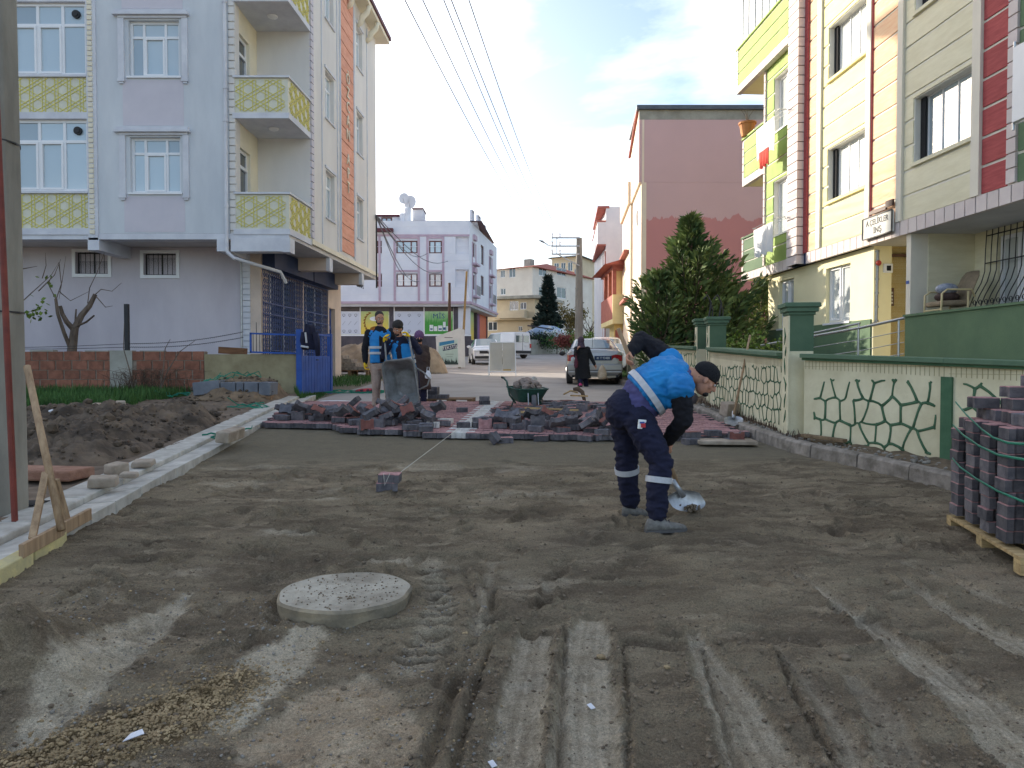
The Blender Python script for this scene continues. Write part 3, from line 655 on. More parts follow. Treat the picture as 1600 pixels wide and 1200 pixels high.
# loggias at the corner
d_ = Vector((.054, 1, 0)).normalized(); cx0 = X62(369); cx1 = X62(453.5); LD = 1.65
E0 = Vector((cx1, 18.5, 0)); E1 = E0 + d_ * LD
mb = MB(F0); mb.box((xw1, .02, 4.77), (xq + .03, .3, 13.35)); mb.build('corner_pilaster', M_pale, lb)
mb = MB(F0); quoins(mb, xw1 + .01, xq + .02, 4.85, 13.3, .19, .02, .04, .03); tag(mb.build('quoin_strip', M_pale, lb), kind='stuff')
mb = MB(); mb.tube([(xw1 - .06, 18.43, 4.3), (xw1 - .06, 18.43, 13.3)], .045, 10)
for z in (5.4, 7.5, 8.3, 10.4): mb.tube([(xw1 - .06, 18.43, z), (xw1 - .06, 18.43, z + .06)], .058, 10)
mb.tube([(xw1 - .06, 18.43, 4.3), (xw1 + .1, 18.45, 4.15), (xw1 + .9, 19.6, 3.95), (xw1 + .95, 19.9, 3.7)], .045, 8); mb.build('downpipe', M_trim, lb)
wl = MB(); ops2 = []
Ml = frame((cx0 + .02, 20.15, 0), (0, -1))   # left wall of the loggia, seen from the right
Ml = Matrix(((0, -1, 0, cx0 + .03), (1, 0, 0, 18.52), (0, 0, 1, 0), (0, 0, 0, 1)))   # x runs along +Y, y runs to -X
for k in range(3):
 z = FL[k]; wl2 = MB(Ml); wall(wl2, 0, LD, z - .1, z + 2.76, [(.25, 1.05, z + .02, z + 2.1)], .12); wl2.build('loggia_wall', M_cream, lb)
 window(lb, Ml, .25, z + .02, .8, 2.08, (), .8, (0,), M_white, M_glassd, .07, .08, name='balcony_door')
 mb = MB(); mb.box((cx0, 20.14, z - .1), (E1.x, 20.3, z + 2.76)); mb.build('loggia_back', M_pale, lb)
 # slab, wedge-shaped in plan
 mb = MB(); mb.prism([(cx0 - .02, 18.47), (E0.x + .03, 18.47), (E1.x + .03, E1.y), (cx0 - .02, E1.y)], z - .16, z - .02); mb.build('balcony_slab', M_trim, lb)
 zt = z + .83
 mb = MB(F0); mb.box((cx0 + .01, .0, z - .02), (E0.x - .005, .10, zt)); p_ = mb.build('balcony_parapet', M_lat, lb)
 mb = MB(F0); kagome(mb, cx0 + .05, E0.x - .08, z + .02, zt - .04, .36, .015, -.008); tag(mb.build('star_lattice', M_yellow, p_), kind='stuff')
 Ms = frame((E0.x, E0.y, 0), (d_.x, d_.y))
 mb = MB(Ms); mb.box((.0, .0, z - .02), (LD, .10, zt)); p_ = mb.build('balcony_parapet', M_lat, lb)
 mb = MB(Ms); kagome(mb, .08, LD - .04, z + .02, zt - .04, .36, .015, -.008); tag(mb.build('star_lattice', M_yellow, p_), kind='stuff')
 mb = MB(); mb.prism([(cx0, 18.44), (E0.x + .05, 18.44), (E1.x + .05, E1.y), (E1.x - .14, E1.y), (E0.x - .13, 18.62), (cx0, 18.62)], zt + .003, zt + .05); mb.build('coping', M_trim, lb)
 mb = MB(); mb.tube([(cx0 + .75, 19.25, z - .163), (cx0 + .75, 19.25, z - .20), (cx0 + .75, 19.25, z - .23)], [.13, .12, .05], 16); mb.build('ceiling_lamp', M_white, lb)
mb = MB(); mb.prism([(cx0 - .02, 18.47), (E0.x + .03, 18.47), (E1.x + .03, E1.y), (cx0 - .02, E1.y)], 13.35, 13.5); mb.build('balcony_slab', M_trim, lb)
# street face
SL = (27.65 - 20.14) / d_.y; Fs = frame((E1.x, E1.y, 0), (d_.x, d_.y))
def sD(px):           # local x on the street face for a photo column
 t = (px - 800) / F; x0, y0 = E1.x, E1.y
 return (t * y0 - x0) / (d_.x - t * d_.y)
a1, b1, a2, b2 = sD(511), sD(524.5), sD(559.5), sD(568.5); o1, o2 = sD(533.5), sD(553)
wz = [(Z62(302) + .02 + 2.86 * k) for k in range(3)]
ops = [(a, b_, z, z + 1.36) for z in wz for a, b_ in ((a1, b1), (a2, b2))]
mb = MB(Fs); wall(mb, 0, SL, 4.77, 13.35, ops, .2); mb.build('street_wall', M_pale, lb)
for a, b_, c, d in ops: window(lb, Fs, a, c, b_ - a, d - c, (.55,), .70, (0,), M_white, M_glassb, .06, .12, sill=M_trim)
mb = MB(Fs)
for x in (sD(505), sD(529), sD(555.5), sD(575)): mb.box((x - .02, -.03, 4.95), (x + .02, 0, 13.3))
for z in wz:
 for a, b_ in ((a1, b1), (a2, b2)): mb.box((a - .08, -.04, z + 1.40), (b_ + .1, 0, z + 1.48))
mb.build('mouldings', M_trim, lb)
mb = MB(Fs); quoins(mb, .0, .22, 4.95, 13.3, .19, 0, .05, .03, 0); mb.build('quoin_strip', M_lil, lb); lb.children[-1]['kind'] = 'stuff'
z = 5.05; me = None
while z < 13.2:
 mb = MB(Fs); mb.box((o1, -.035, z), (o2, 0, z + .40)); mb.build('cladding_board', M_orange, lb); z += .432
mb = MB(Fs)
for x in (o1 - .05, o2 + .012): mb.box((x, -.05, 5.0), (x + .04, 0, 13.3))
mb.build('cladding_edge', M_trim, lb)
ym = (o1 + o2) / 2; zz = 10.55
for chx in 'ÖZCAN APT':
 if chx != ' ':
  t_ = text_mesh('sign_letter', chx, .5, M_cream, lb, Fs @ Matrix.Translation((ym, -.06, zz)) @ RX, .012)
 zz -= .44 if chx != ' ' else .34
mb = MB(); mb.add([Fs @ Vector((0, -.07, 4.77)), Fs @ Vector((SL, -.07, 4.77)), Fs @ Vector((SL, 0, 4.77)), Fs @ Vector((0, 0, 4.77)),
                   Fs @ Vector((0, -.07, 4.90)), Fs @ Vector((SL, -.07, 4.90)), Fs @ Vector((SL, 0, 4.90)), Fs @ Vector((0, 0, 4.90))],
                  [(3, 2, 1, 0), (4, 5, 6, 7), (0, 1, 5, 4), (1, 2, 6, 5), (2, 3, 7, 6), (3, 0, 4, 7)]); mb.build('slab_edge', M_cream, lb)
# soffit, inner mass, roof
Cend = E1 + d_ * SL
M_soff = mat('soffit', s2l((206, 204, 204)), s2l((186, 184, 186)), scale=1.2)
mb = MB(); mb.prism([(-26, 18.52), (E0.x - .01, 18.52), (E1.x - .01, E1.y), (Cend.x - .01, Cend.y), (-26, Cend.y)], 4.66, 4.768); mb.build('soffit_slab', M_soff, lb)
mb = MB(); mb.box((-26, 18.60, 4.64), (xw1 - .3, 19.0, 4.655)); mb.box((-26, 18.49, 4.62), (E0.x, 18.515, 4.765)); mb.build('slab_fascia', M_trim, lb)
mb = MB(); mb.prism([(-26, 20.4), (E1.x - .28, 20.4), (Cend.x - .28, Cend.y - .01), (-26, Cend.y - .01)], 4.78, 13.34); mb.build('building_core', M_lil, lb)
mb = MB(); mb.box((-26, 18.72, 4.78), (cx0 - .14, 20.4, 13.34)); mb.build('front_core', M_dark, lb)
mb = MB(); ov = .45
e = [(-26, 18.5 - .5), (E0.x + ov, 18.5 - .5), (Cend.x + ov, Cend.y + ov), (-26, Cend.y + ov)]
mb.prism(e, 13.52, 13.66); mb.build('eave_soffit', M_cream, lb)
mb = MB(); mb.prism([(-26, 18.5 - .55), (E0.x + ov + .06, 18.5 - .55), (Cend.x + ov + .06, Cend.y + ov + .05), (-26, Cend.y + ov + .05)], 13.662, 13.80); mb.build('gutter', M_maroon, lb)
mb = MB(); mb.add([(e[0][0], e[0][1], 13.8), (e[1][0], e[1][1], 13.8), (e[2][0], e[2][1], 13.8), (e[3][0], e[3][1], 13.8), (-26, 22.5, 15.4), (-9, 22.5, 15.4)], [(0, 1, 5, 4), (1, 2, 5), (2, 3, 4, 5)]); mb.build('roof', M_maroon, lb)
mb = MB(Fs); mb.box((0, 0.0, 13.35), (SL, .2, 13.52)); mb.build('cornice', M_pale, lb)
for x in (sD(545), sD(561), sD(575)):
 mb = MB(Fs); mb.tube([(x, .0, 12.85), (x, -.12, 12.95), (x, -.18, 13.15), (x, -.35, 13.30), (x, -.40, 13.5)], [.07, .09, .11, .09, .08], 8); mb.build('eave_bracket', M_cream, lb, smooth=True)
# beams under the slab
for a, b_ in (((bayx[1] - .02, 18.46, 4.35), (xw0 + .02, 20.0, 4.655)), ((xw1 - .32, 18.46, 4.32), (xw1 - .1, 20.0, 4.655))): MB().box(a, b_).build('beam', M_trim, lb)
mb = MB(); mb.box((xw1 + .02, 18.47, 4.32), (E0.x + .02 - .15, 18.85, 4.655))
mb.box((E0.x - .149, 18.46, 4.30), (E0.x + .03, 18.87, 4.655)); mb.build('beam', M_trim, lb)
for yb, xo in ((21.9, .12), (25.6, .12)):
 xe_ = E0.x + .054 * (yb - 18.5); mb = MB(); mb.box((-6.7, yb, 4.28), (xe_ - xo, yb + .35, 4.655)); mb.build('beam', M_beige, lb); mb = MB(); mb.box((xe_ - xo + .002, yb - .01, 4.27), (xe_ - .01, yb + .36, 4.656)); mb.build('beam_end', M_trim, lb)
# ground floor
M_glow = mat('lilac_grey_base', s2l((204, 198, 204)), s2l((186, 180, 188)), detail=8, stretch=(1, 1, .4), scale=.7, bump=.15, bscale=60)
Fg = frame((0, 20.0, 0), (1, 0)); X20 = lambda px: pxX(px, 20.); Z20 = lambda py: W(800, py, 20.).z
gops = [(X20(121), X20(172), Z20(428), Z20(394)), (X20(227), X20(278), Z20(430), Z20(396))]
mb = MB(Fg); wall(mb, -26, X20(380), .4, 4.66, gops, .14); mb.build('base_wall', M_glow, lb)
for a, b_, c, d in gops:
 w_ = window(lb, Fg, a, c, b_ - a, d - c, (.5,), None, (), M_black, M_glassd, .03, .11)
 mb = MB(Fg)
 for i in range(1, 7): mb.tube([(a + (b_ - a) * i / 7, .03, c), (a + (b_ - a) * i / 7, .03, d)], .008, 5)
 mb.build('window_bars', M_black, lb)
 mb = MB(Fg); q = .085; mb.box((a - q, -.035, c - q), (b_ + q, 0, c)); mb.box((a - q, -.035, d), (b_ + q, 0, d + q)); mb.box((a - q, -.034, c), (a, 0, d)); mb.box((b_, -.034, c), (b_ + q, 0, d)); mb.build('window_surround', M_white, lb)
mb = MB(Fg); quoins(mb, X20(380), X20(393), .6, 4.62, .155, 0, .05, .025); mb.box((X20(380), -.01, .4), (X20(393), .1, 4.66)); mb.build('quoin_strip', M_trim, lb)['kind'] = 'stuff'
mb = MB(); mb.box((X20(393), 19.98, .4), (X20(409), 20.6, 4.66)); mb.build('pillar', M_beige, lb)
mb = MB(Fg); mb.tube([(X20(379) + .01, -.05, .8), (X20(379) + .01, -.05, 4.3)], .03, 8); mb.build('downpipe', M_steel, lb)
gd = Vector((.054, 1, 0)).normalized(); G0 = Vector((X20(409.5), 20.05, 0)); Fq = frame((G0.x, G0.y, 0), (gd.x, gd.y))
def qD(px): t = (px - 800) / F; return (t * G0.y - G0.x) / (gd.x - t * gd.y)
qe = 7.5; s1, s2, s3, s4 = qD(411), qD(473), qD(475.5), qD(513)
mb = MB(Fq); wall(mb, 0, qe, .5, 4.66, [(s1 - G0.y * 0, s2, 1.0, 4.1), (s3, s4, 1.0, 4.1), (s4 + .15, s4 + .85, .9, 3.5)], .25); mb.build('shop_wall', M_beige, lb)
for i, (a, b_) in enumerate(((s1, s2), (s3, s4))):
 window(lb, Fq, a, 1.0, b_ - a, 3.1, (.33, .66), None, (), M_white, M_glassd, .05, .18, name='shop_window')
 mb = MB(Fq); yb = -.02 if i == 0 else 0.0
 nx = int((b_ - a) / .14); 
 for k in range(nx + 1): x = a + (b_ - a) * k / nx; mb.bar((x, yb, 1.0), (x, yb, 4.1), .016)
 for z in (1.0, 1.9, 2.9, 3.2, 4.1): mb.bar((a, yb - .005, z), (b_, yb - .005, z), .03)
 s = .16
 for z0 in np.arange(1.0, 4.0, s):
  for x0_ in np.arange(a, b_ - s, s):
   mb.bar((x0_, yb + .008, z0), (x0_ + s, yb + .008, z0 + s), .009); mb.bar((x0_ + s, yb + .012, z0), (x0_, yb + .012, z0 + s), .009)
 mb.build('window_grille', mat('grille_blue', s2l((46, 72, 128)), rough=.5), lb)['kind'] = 'stuff'
 mb = MB(Fq); mb.box((a, -.35, 4.12), (b_ + .05, -.003, 4.62)); mb.build('sign_box', M_navy, lb)
window(lb, Fq, s4 + .15, .9, .7, 2.6, (), .75, (0,), M_bluem, M_glassd, .08, .15, name='shop_door')
mb = MB(); mb.prism([(-26, 20.3), (G0.x - .3, 20.3), (G0.x + gd.x * qe - .3, G0.y + gd.y * qe), (-26, G0.y + gd.y * qe)], .3, 4.65); mb.build('ground_core', M_beige, lb)
mb = MB(Fs); q = SL - .25
for i in range(3): mb.tube([(q - i * .28 - .2, .5, 4.60), (q - i * .28 - .25, .45, 4.35), (q - i * .28 - .1, .4, 4.3), (q - i * .28, .5, 4.6)], .012, 6)
mb.box((q - .5, .35, 4.35), (q - .3, .55, 4.655)); mb.build('cable_junction', M_black, lb)
# ================================================================ RIGHT APARTMENT BUILDING
M_rwall = mat('pale_yellow_render', s2l((238, 230, 190)), s2l((230, 220, 178)), scale=1.2, bump=.12, bscale=70)
M_ryel = mat('yellow_plank', s2l((240, 231, 176)), s2l((234, 223, 164)), scale=2, bump=.2, bscale=25, stretch=(1, 1, 5), rnd=.04)
M_rolive = mat('cream_plank', s2l((228, 223, 196)), s2l((217, 211, 182)), scale=2, bump=.2, bscale=25, stretch=(1, 1, 5), rnd=.04)
M_rora = mat('orange_plank', s2l((238, 204, 168)), s2l((230, 182, 142)), scale=3, stretch=(1, 1, 9), bump=.25, bscale=25, rnd=.05)
M_rred = mat('red_plank', s2l((174, 84, 84)), s2l((152, 68, 70)), scale=3, stretch=(1, 1, 9), bump=.35, bscale=20, rnd=.06)
M_rgrn = mat('light_green_plank', s2l((164, 188, 112)), s2l((152, 176, 100)), scale=2, bump=.2, bscale=25, rnd=.05)
M_dgrn = mat('dark_green_paint', s2l((98, 122, 92)), s2l((86, 110, 84)), scale=1.4, bump=.25, bscale=50)
M_joint = mat('white_joint', s2l((228, 226, 216)), s2l((216, 213, 204)), scale=3)
M_pil = mat('pilaster_cream', s2l((226, 220, 204)), s2l((216, 210, 196)), scale=2)
M_tan = mat('ochre_render', s2l((222, 194, 124)), s2l((212, 184, 116)), scale=1.4)
M_shut = mat('brown_metal', s2l((92, 66, 54)), s2l((72, 52, 44)), scale=3, rough=.6)
rb = thing('apartment_building', 'yellow, orange and green plank-clad apartment building on the right', 'building', (9, 15, .8))
OX, OY = 8.26 - .06 * 22.3, 22.3; ru = Vector((.06, -1, 0)).normalized(); Fr = frame((OX, OY, 0), (ru.x, ru.y))
def rS(px, off=0.):
 """local x on the facade (pushed in by off) for a photo column"""
 n = Vector((-ru.y, ru.x)); x0, y0 = OX + n.x * off, OY + n.y * off; t = (px - 800) / F
 return (t * y0 - x0) / (ru.x - t * ru.y)
ZB, ST = 3.95, 2.75; SILL = [5.22, 7.97, 10.72]; TOP = 13.4
eW, eQ0, eQ1, eR, eO, eP1, eY1, eP2, eO2, eP3, eV1, eP4, eR2, eQ2 = [rS(p) for p in (1193, 1240, 1256, 1261, 1276, 1282, 1352, 1359, 1401, 1409, 1517, 1530, 1570, 1585)]
RE = rS(1585) + 4.2
ops = []; yw = (rS(1291), rS(1350)); vw = (rS(1424), rS(1513)); gw = (rS(1207), rS(1232))
for z in SILL: ops += [(yw[0], yw[1], z, z + 1.18), (vw[0], vw[1], z, z + 1.18), (gw[0], gw[1], z - .25, z + 1.18)]
mb = MB(Fr); wall(mb, eW, RE, ZB + .27, TOP, ops, .2); mb.build('facade_wall', M_joint, rb)
for i, (a, b_, c, d) in enumerate(ops):
 k = i % 3
 if k == 2: window(rb, Fr, a, c, b_ - a, d - c, (.5,), None, (1,), M_white, M_glassc, .06, .12, sill=M_white)
 else:
  window(rb, Fr, a, c, b_ - a, d - c, (.1, .36, .63, .88) if k else (.12, .38, .62, .86), None, (), M_white, M_glassc if k == 0 else M_glassb, .022, .15, dep=.04)
  mb = MB(Fr); mb.box((a - .03, -.07, c - .07), (b_ + .06, .05, c - .004)); mb.build('sill', M_ryel if k == 0 else M_rolive, rb)
  mb = MB(Fr); mb.box((a + .02, .10, c + .01), (a + (b_ - a) * .10, .13, d - .01)); mb.build('blind', M_dark, rb)
def planks(x0, x1, z0, z1, m, holes=(), step=.4583, base=ZB + .285, name='cladding_plank', F_=None, gap=.05, pr=.022):
 z = base
 while z < z1 - .05:
  a, b_ = max(z, z0), min(z + step - gap, z1)
  if b_ - a > .03:
   segs = [(x0, x1)]
   for h in holes:
    if h[2] < b_ - .01 and h[3] > a + .01:
     if h[2] > a + .05: b2_ = h[2]
     segs = [s for s in ([(x0, h[0]), (h[1], x1)])]
   full = [h for h in holes if h[2] < b_ - .01 and h[3] > a + .01]
   if full:
    h = full[0]; zs_ = [a, b_]
    if a < h[2] < b_: MB(F_ or Fr).box((x0, -pr, a), (x1, 0, h[2])).build(name, m, rb); a = h[2] + .002
    if a < h[3] < b_: MB(F_ or Fr).box((x0, -pr, h[3]), (x1, 0, b_)).build(name, m, rb); b_ = h[3] - .002
    if b_ - a > .02:
     for s in segs:
      if s[1] - s[0] > .04: MB(F_ or Fr).box((s[0], -pr, a), (s[1], 0, b_)).build(name, m, rb)
   else: MB(F_ or Fr).box((x0, -pr, a), (x1, 0, b_)).build(name, m, rb)
  z += step
yh = [(yw[0] - .02, yw[1] + .02, z - .08, z + 1.2) for z in SILL]; vh = [(vw[0] - .02, vw[1] + .02, z - .08, z + 1.2) for z in SILL]; gh = [(gw[0] - .02, gw[1] + .02, z - .30, z + 1.2) for z in SILL]
planks(eR + .01, eO - .01, ZB + .28, TOP, M_rora); planks(eP1 + .01, eY1 - .01, ZB + .28, TOP, M_ryel, yh); planks(eP2 + .01, eO2 - .01, ZB + .28, TOP, M_rora)
planks(eP3 + .01, eV1 - .01, ZB + .28, TOP, M_rolive, vh); planks(eP4 + .01, eR2 - .01, ZB + .28, TOP, M_rred); planks(eW + .12, eQ0 - .12, ZB + .28, TOP, M_rgrn, gh)
mb = MB(Fr)
for a, b_ in ((eO, eP1), (eY1, eP2), (eO2, eP3), (eV1, eP4)): mb.box((a, -.07, ZB + .27), (b_, 0, TOP))
mb.build('pilasters', M_pil, rb)
mb = MB(Fr); mb.box((eQ1, -.06, ZB + .27), (eR, 0, TOP)); mb.box((eO2 - .02, -.045, ZB + .27), (eO2 - .003, 0, TOP)); mb.box((eP2 + .003, -.05, ZB + .27), (eP2 + .03, 0, TOP)); mb.build('red_edging', M_rred, rb)
M_qn = mat('quoin_white', s2l((214, 204, 200)), s2l((204, 192, 190)), scale=3, rnd=.05)
def qstack(x0, x1, y0, y1, z0, z1, step=.2292, gap=.022):
 z = z0; me = None
 while z < z1 - .1:
  mb = MB(Fr); mb.box((x0, y0, z), (x1, y1, z + step - gap)); mb.build('quoin', M_qn, rb); z += step
MB(Fr).box((eQ0 + .02, -.19, ZB + .02), (eQ1 - .02, 0, TOP)).build('quoin_backing', M_shut, rb)
qstack(eQ0, eQ1, -.22, -.001, ZB + .02, TOP)
qstack(eQ0 - .11, eQ0 - .004, -.04, -.001, ZB + .30, TOP); qstack(eR2 + .01, eQ2, -.05, -.001, ZB + .30, TOP)
qstack(eW, eW + .1, -.06, -.001, ZB + .30, TOP)
planks(eQ2 + .02, RE, ZB + .28, TOP, M_dgrn)
x = eW; k = 0
while x < RE:           # row of upright white blocks along the slab edge
 if not (eQ0 - .02 < x + .1 < eQ1 + .02): MB(Fr).box((x + .006, -.05, ZB), (x + .245, .03, ZB + .265)).build('edge_block', M_qn, rb)
 x += .262
MB(Fr).box((eW + .002, -.03, ZB + .004), (RE, .0, ZB + .262)).build('slab_edge', M_navy, rb)
# balcony block beyond the far gable
def balcony(zb, zt, m, out=.0, s0=None, s1=None):
 s0 = 0.0 if s0 is None else s0; s1 = eW - .02 if s1 is None else s1
 MB(Fr).box((s0, -out, zb + .22), (s1, .10 - out, zt)).build('balcony_wall', M_joint, rb)
 MB(Fr).box((s0, .11 - out, zb + .02), (s1, 1.6, zb + .2)).build('balcony_slab', M_rwall, rb)
 MB(Fr).box((s0, .11 - out, zb + .22), (s0 + .1, 1.6, zt)).build('balcony_wall', M_joint, rb)
 z = zb + .24; st = (zt - zb - .26) / 3
 for i in range(3): MB(Fr).box((s0 + .12, -out - .02, z), (s1 - .02, -out - .001, z + st - .035)).build('cladding_plank', m, rb); z += st
 x = s0
 while x < s1 - .1: MB(Fr).box((x, -out - .03, zb), (min(x + .225, s1), .11 - out, zb + .215)).build('edge_block', M_qn, rb); x += .24
 z = zb + .22
 while z < zt - .1: MB(Fr).box((s0 - .004, -out - .03, z), (s0 + .11, -out - .003, z + .2)).build('quoin', M_qn, rb); z += .225
 MB(Fr).box((s0 - .03, -out - .05, zt), (s1, .13 - out, zt + .05)).build('coping', M_rgrn if m is M_rgrn else M_dgrn, rb)
balcony(4.0, 5.25, M_dgrn); balcony(6.82, 8.2, M_rgrn); balcony(9.57, 10.85, M_rgrn, .18, -.05, eQ0 - .05)
window(rb, Fr, .02, 10.92, eQ0 - .1, 1.5, (.14, .28, .42, .56, .70, .85), None, (), M_white, M_glassc, .06, -.1, name='balcony_glazing')
MB(Fr).box((-.2, -.35, 12.45), (eQ0, 1.6, 12.6)).build('balcony_roof', M_shut, rb)
MB(Fr).box((eW, .22, .3), (RE, 9, TOP)).build('building_core', M_rwall, rb); 
mb = MB(Fr); mb.box((eW - .3, -.5, TOP + .3), (RE, 9, TOP + .45)); mb.build('roof_slab', M_shut, rb); MB(Fr).box((eW, 0, TOP + .002), (RE, 9, TOP + .298)).build('parapet', M_rolive, rb)
MB(Fr).box((0.02, 1.6, 4.3), (eW - .01, 3, 12.4)).build('gable_wall', M_rwall, rb)
# remove the core's overlap with the ground floor recesses: ground floor is built separately
core = [o for o in rb.children if o.name.startswith('building_core')][0]
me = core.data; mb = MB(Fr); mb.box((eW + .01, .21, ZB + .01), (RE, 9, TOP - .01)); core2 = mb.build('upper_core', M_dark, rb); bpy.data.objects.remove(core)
g0, g1 = eW, rS(1352); LG0 = rS(1412); LG1 = rS(1419)
gops = [(rS(1216, .12), rS(1239, .12), 2.47, 3.74), (rS(1289, .12), rS(1327, .12), 2.47, 3.74)]
T2 = Fr @ Matrix.Translation((0, .12, 0))
mb = MB(T2); wall(mb, g0, g1, 2.45, ZB, gops, .18); mb.build('ground_wall', M_rwall, rb)
MB(T2).box((g0, -.03, .3), (g1, .1, 2.448)).build('plinth', M_dgrn, rb)
for a, b_, c, d in gops: window(rb, T2, a, c, b_ - a, d - c, (.5,), None, (0,), M_white, M_glassc, .06, .10, sill=M_white)
MB(T2).box((g0, .29, .3), (g1, 3.0, ZB - .01)).build('ground_core', M_rwall, rb)
MB(Fr).box((g0 - .002, .12, .3), (g0 + .0, 3.0, ZB)).build('gable_base', M_rwall, rb)
# entrance recess: its far wall faces the camera
MB(Fr).box((g1 - .25, .121, .3), (g1 + .06, .5, ZB)).build('recess_jamb', M_rwall, rb)
MB(Fr).box((g1 - .2, .501, .3), (g1 + .0, 2.6, ZB)).build('recess_wall', M_tan, rb)
MB(Fr).box((g1, 2.6, .3), (LG0, 2.8, ZB)).build('recess_back', M_tan, rb)
MB(Fr).box((LG0, .02, .3), (LG1, .35, ZB)).build('pillar', M_pil, rb)
MB(Fr).box((LG0 + .01, .351, .3), (LG0 + .16, 2.6, ZB)).build('loggia_side_wall', M_rolive, rb)
bw = (rS(1556, 1.25), rS(1556, 1.25) + 1.6)
T3 = Fr @ Matrix.Translation((0, 1.25, 0)); mb = MB(T3); wall(mb, LG0 + .16, RE, .3, ZB, [(bw[0], bw[1], 2.3, 3.8)], .15); mb.build('loggia_back_wall', M_rolive, rb)
window(rb, T3, bw[0], 2.3, 1.6, 1.5, (.33, .66), None, (0, 1), M_white, M_glassc, .07, .05)
MB(Fr).box((LG0 + .02, .0, .3), (RE, .14, 2.40)).build('terrace_wall', M_dgrn, rb); MB(Fr).box((LG0 - .01, -.03, 2.403), (RE, .17, 2.445)).build('coping', M_dgrn, rb)
MB(Fr).box((LG1 + .05, .141, 2.05), (RE, 1.249, 2.15)).build('terrace_floor', M_soff, rb)
MB(Fr).box((g1 + .01, .04, ZB + .002), (RE, 2.6, ZB + .1)).build('soffit_slab', M_soff, rb)
mb = MB(T3)                                   # bulging iron window guard
for i in range(13):
 x = bw[0] - .25 + i * .15; P_ = [(x, -.03, 3.95), (x, -.05, 3.6), (x, -.06, 3.2), (x, -.12, 3.0), (x, -.26, 2.75), (x, -.34, 2.55), (x, -.30, 2.35), (x, -.18, 2.28)]
 mb.tube(P_, .009, 5)
 mb.tube([(x, -.03, 3.95), (x, -.03, 4.0)], [.012, .001], 5)
 for sgn in (1, -1):
  q = [(x + .075 + math.cos(a) * .05 * (1 - a / 14) * sgn, -.30, 2.62 + math.sin(a) * .05 * (1 - a / 14)) for a in np.linspace(0, 7, 12)]; mb.tube(q, .006, 4)
for z, y in ((3.85, -.03), (3.35, -.055), (2.33, -.28)): mb.bar((bw[0] - .25, y, z), (bw[0] + 1.55, y, z), .018)
mb.build('window_guard', M_black, rb)['kind'] = 'stuff'
# things on the recess wall: local x fixed, so use a frame on it (x right = +X world-ish)
Fw = frame(tuple((Fr @ Vector((g1 + .002, .5, 0)))[:2]) + (0,), (1, .06)); 
def wX(px, py): 
 o = Fw @ Vector((0, 0, 0)); p = W(px, py, o.y); return (p.x - o.x, p.z)
a = wX(1366, 397); b_ = wX(1411, 397); mb = MB(Fw); mb.box((a[0] + .05, -.05, a[1] - .06), (1.6, 0, a[1])); mb.build('door_beam', M_shut, rb)
a = wX(1377, 427); b_ = wX(1391, 413); mb = MB(Fw); mb.box((a[0], -.10, a[1]), (b_[0], 0, b_[1])); mb.box((a[0] + .05, -.11, a[1] + .04), (b_[0] - .04, -.101, b_[1] - .04), 1); mb.build('meter_box', [M_white, M_dark], rb, bevel=.008)
a = wX(1386, 478); b_ = wX(1396, 450); mb = MB(Fw); mb.box((a[0], -.03, a[1]), (b_[0], 0, b_[1])); 
for i in range(4): mb.box((a[0] + .025, -.035, a[1] + .04 + i * .07), (b_[0] - .025, -.031, a[1] + .08 + i * .07), 1)
mb.build('intercom', [M_shut, M_steel], rb)
a = wX(1367, 395); b_ = wX(1367, 503); mb = MB(Fw); mb.tube([(a[0] + .02, -.05, a[1]), (a[0], -.05, b_[1]), (a[0] - .1, -.1, b_[1] - .06)], .035, 8)
for z in np.linspace(b_[1], a[1], 6): mb.tube([(a[0] + .01, -.05, z), (a[0] + .01, -.05, z + .04)], .046, 8)
mb.build('drainpipe', M_steel, rb)
p = wX(1367, 412); M_redp = mat('red_plastic', (.55, .06, .04), rough=.5, scale=3); MB(Fw).ball((p[0] + .02, -.08, p[1]), .06, 10, 6).build('alarm_bell', M_redp, rb)
# name board
s0, s1 = rS(1354), rS(1400); mb = MB(Fr); mb.box((s0, -.12, 4.06), (s1, -.075, 4.48)); bd = mb.build('name_board', M_joint, rb)
mb = MB(Fr)
for q in (((s0, 4.06), (s1, 4.06)), ((s0, 4.48), (s1, 4.48)), ((s0, 4.06), (s0, 4.48)), ((s1, 4.06), (s1, 4.48))): mb.bar((q[0][0], -.125, q[0][1]), (q[1][0], -.125, q[1][1]), .022)
mb.build('board_rim', M_black, bd)
mb = MB(Fr); mb.box((s0 + .2, -.11, 4.53), (s1 - .25, -.075, 4.60)); mb.box((s1 - .24, -.12, 4.56), (s1, -.08, 4.68)); mb.build('lamp_box', M_shut, rb)
sm = (s0 + s1) / 2
text_mesh('lettering', 'A.ÇELİKLER', .165, M_black, bd, Fr @ Matrix.Translation((sm, -.124, 4.355)) @ RX, .003, sx=.92)
text_mesh('lettering', 'İNŞ', .165, M_black, bd, Fr @ Matrix.Translation((sm + .02, -.124, 4.18)) @ RX, .003)
# small blue number plate on the pillar
pn = rS(1414.5); MB(Fr).box((pn - .04, .012, 3.02), (pn + .05, .019, 3.08)).build('number_plate', M_bluem, rb)
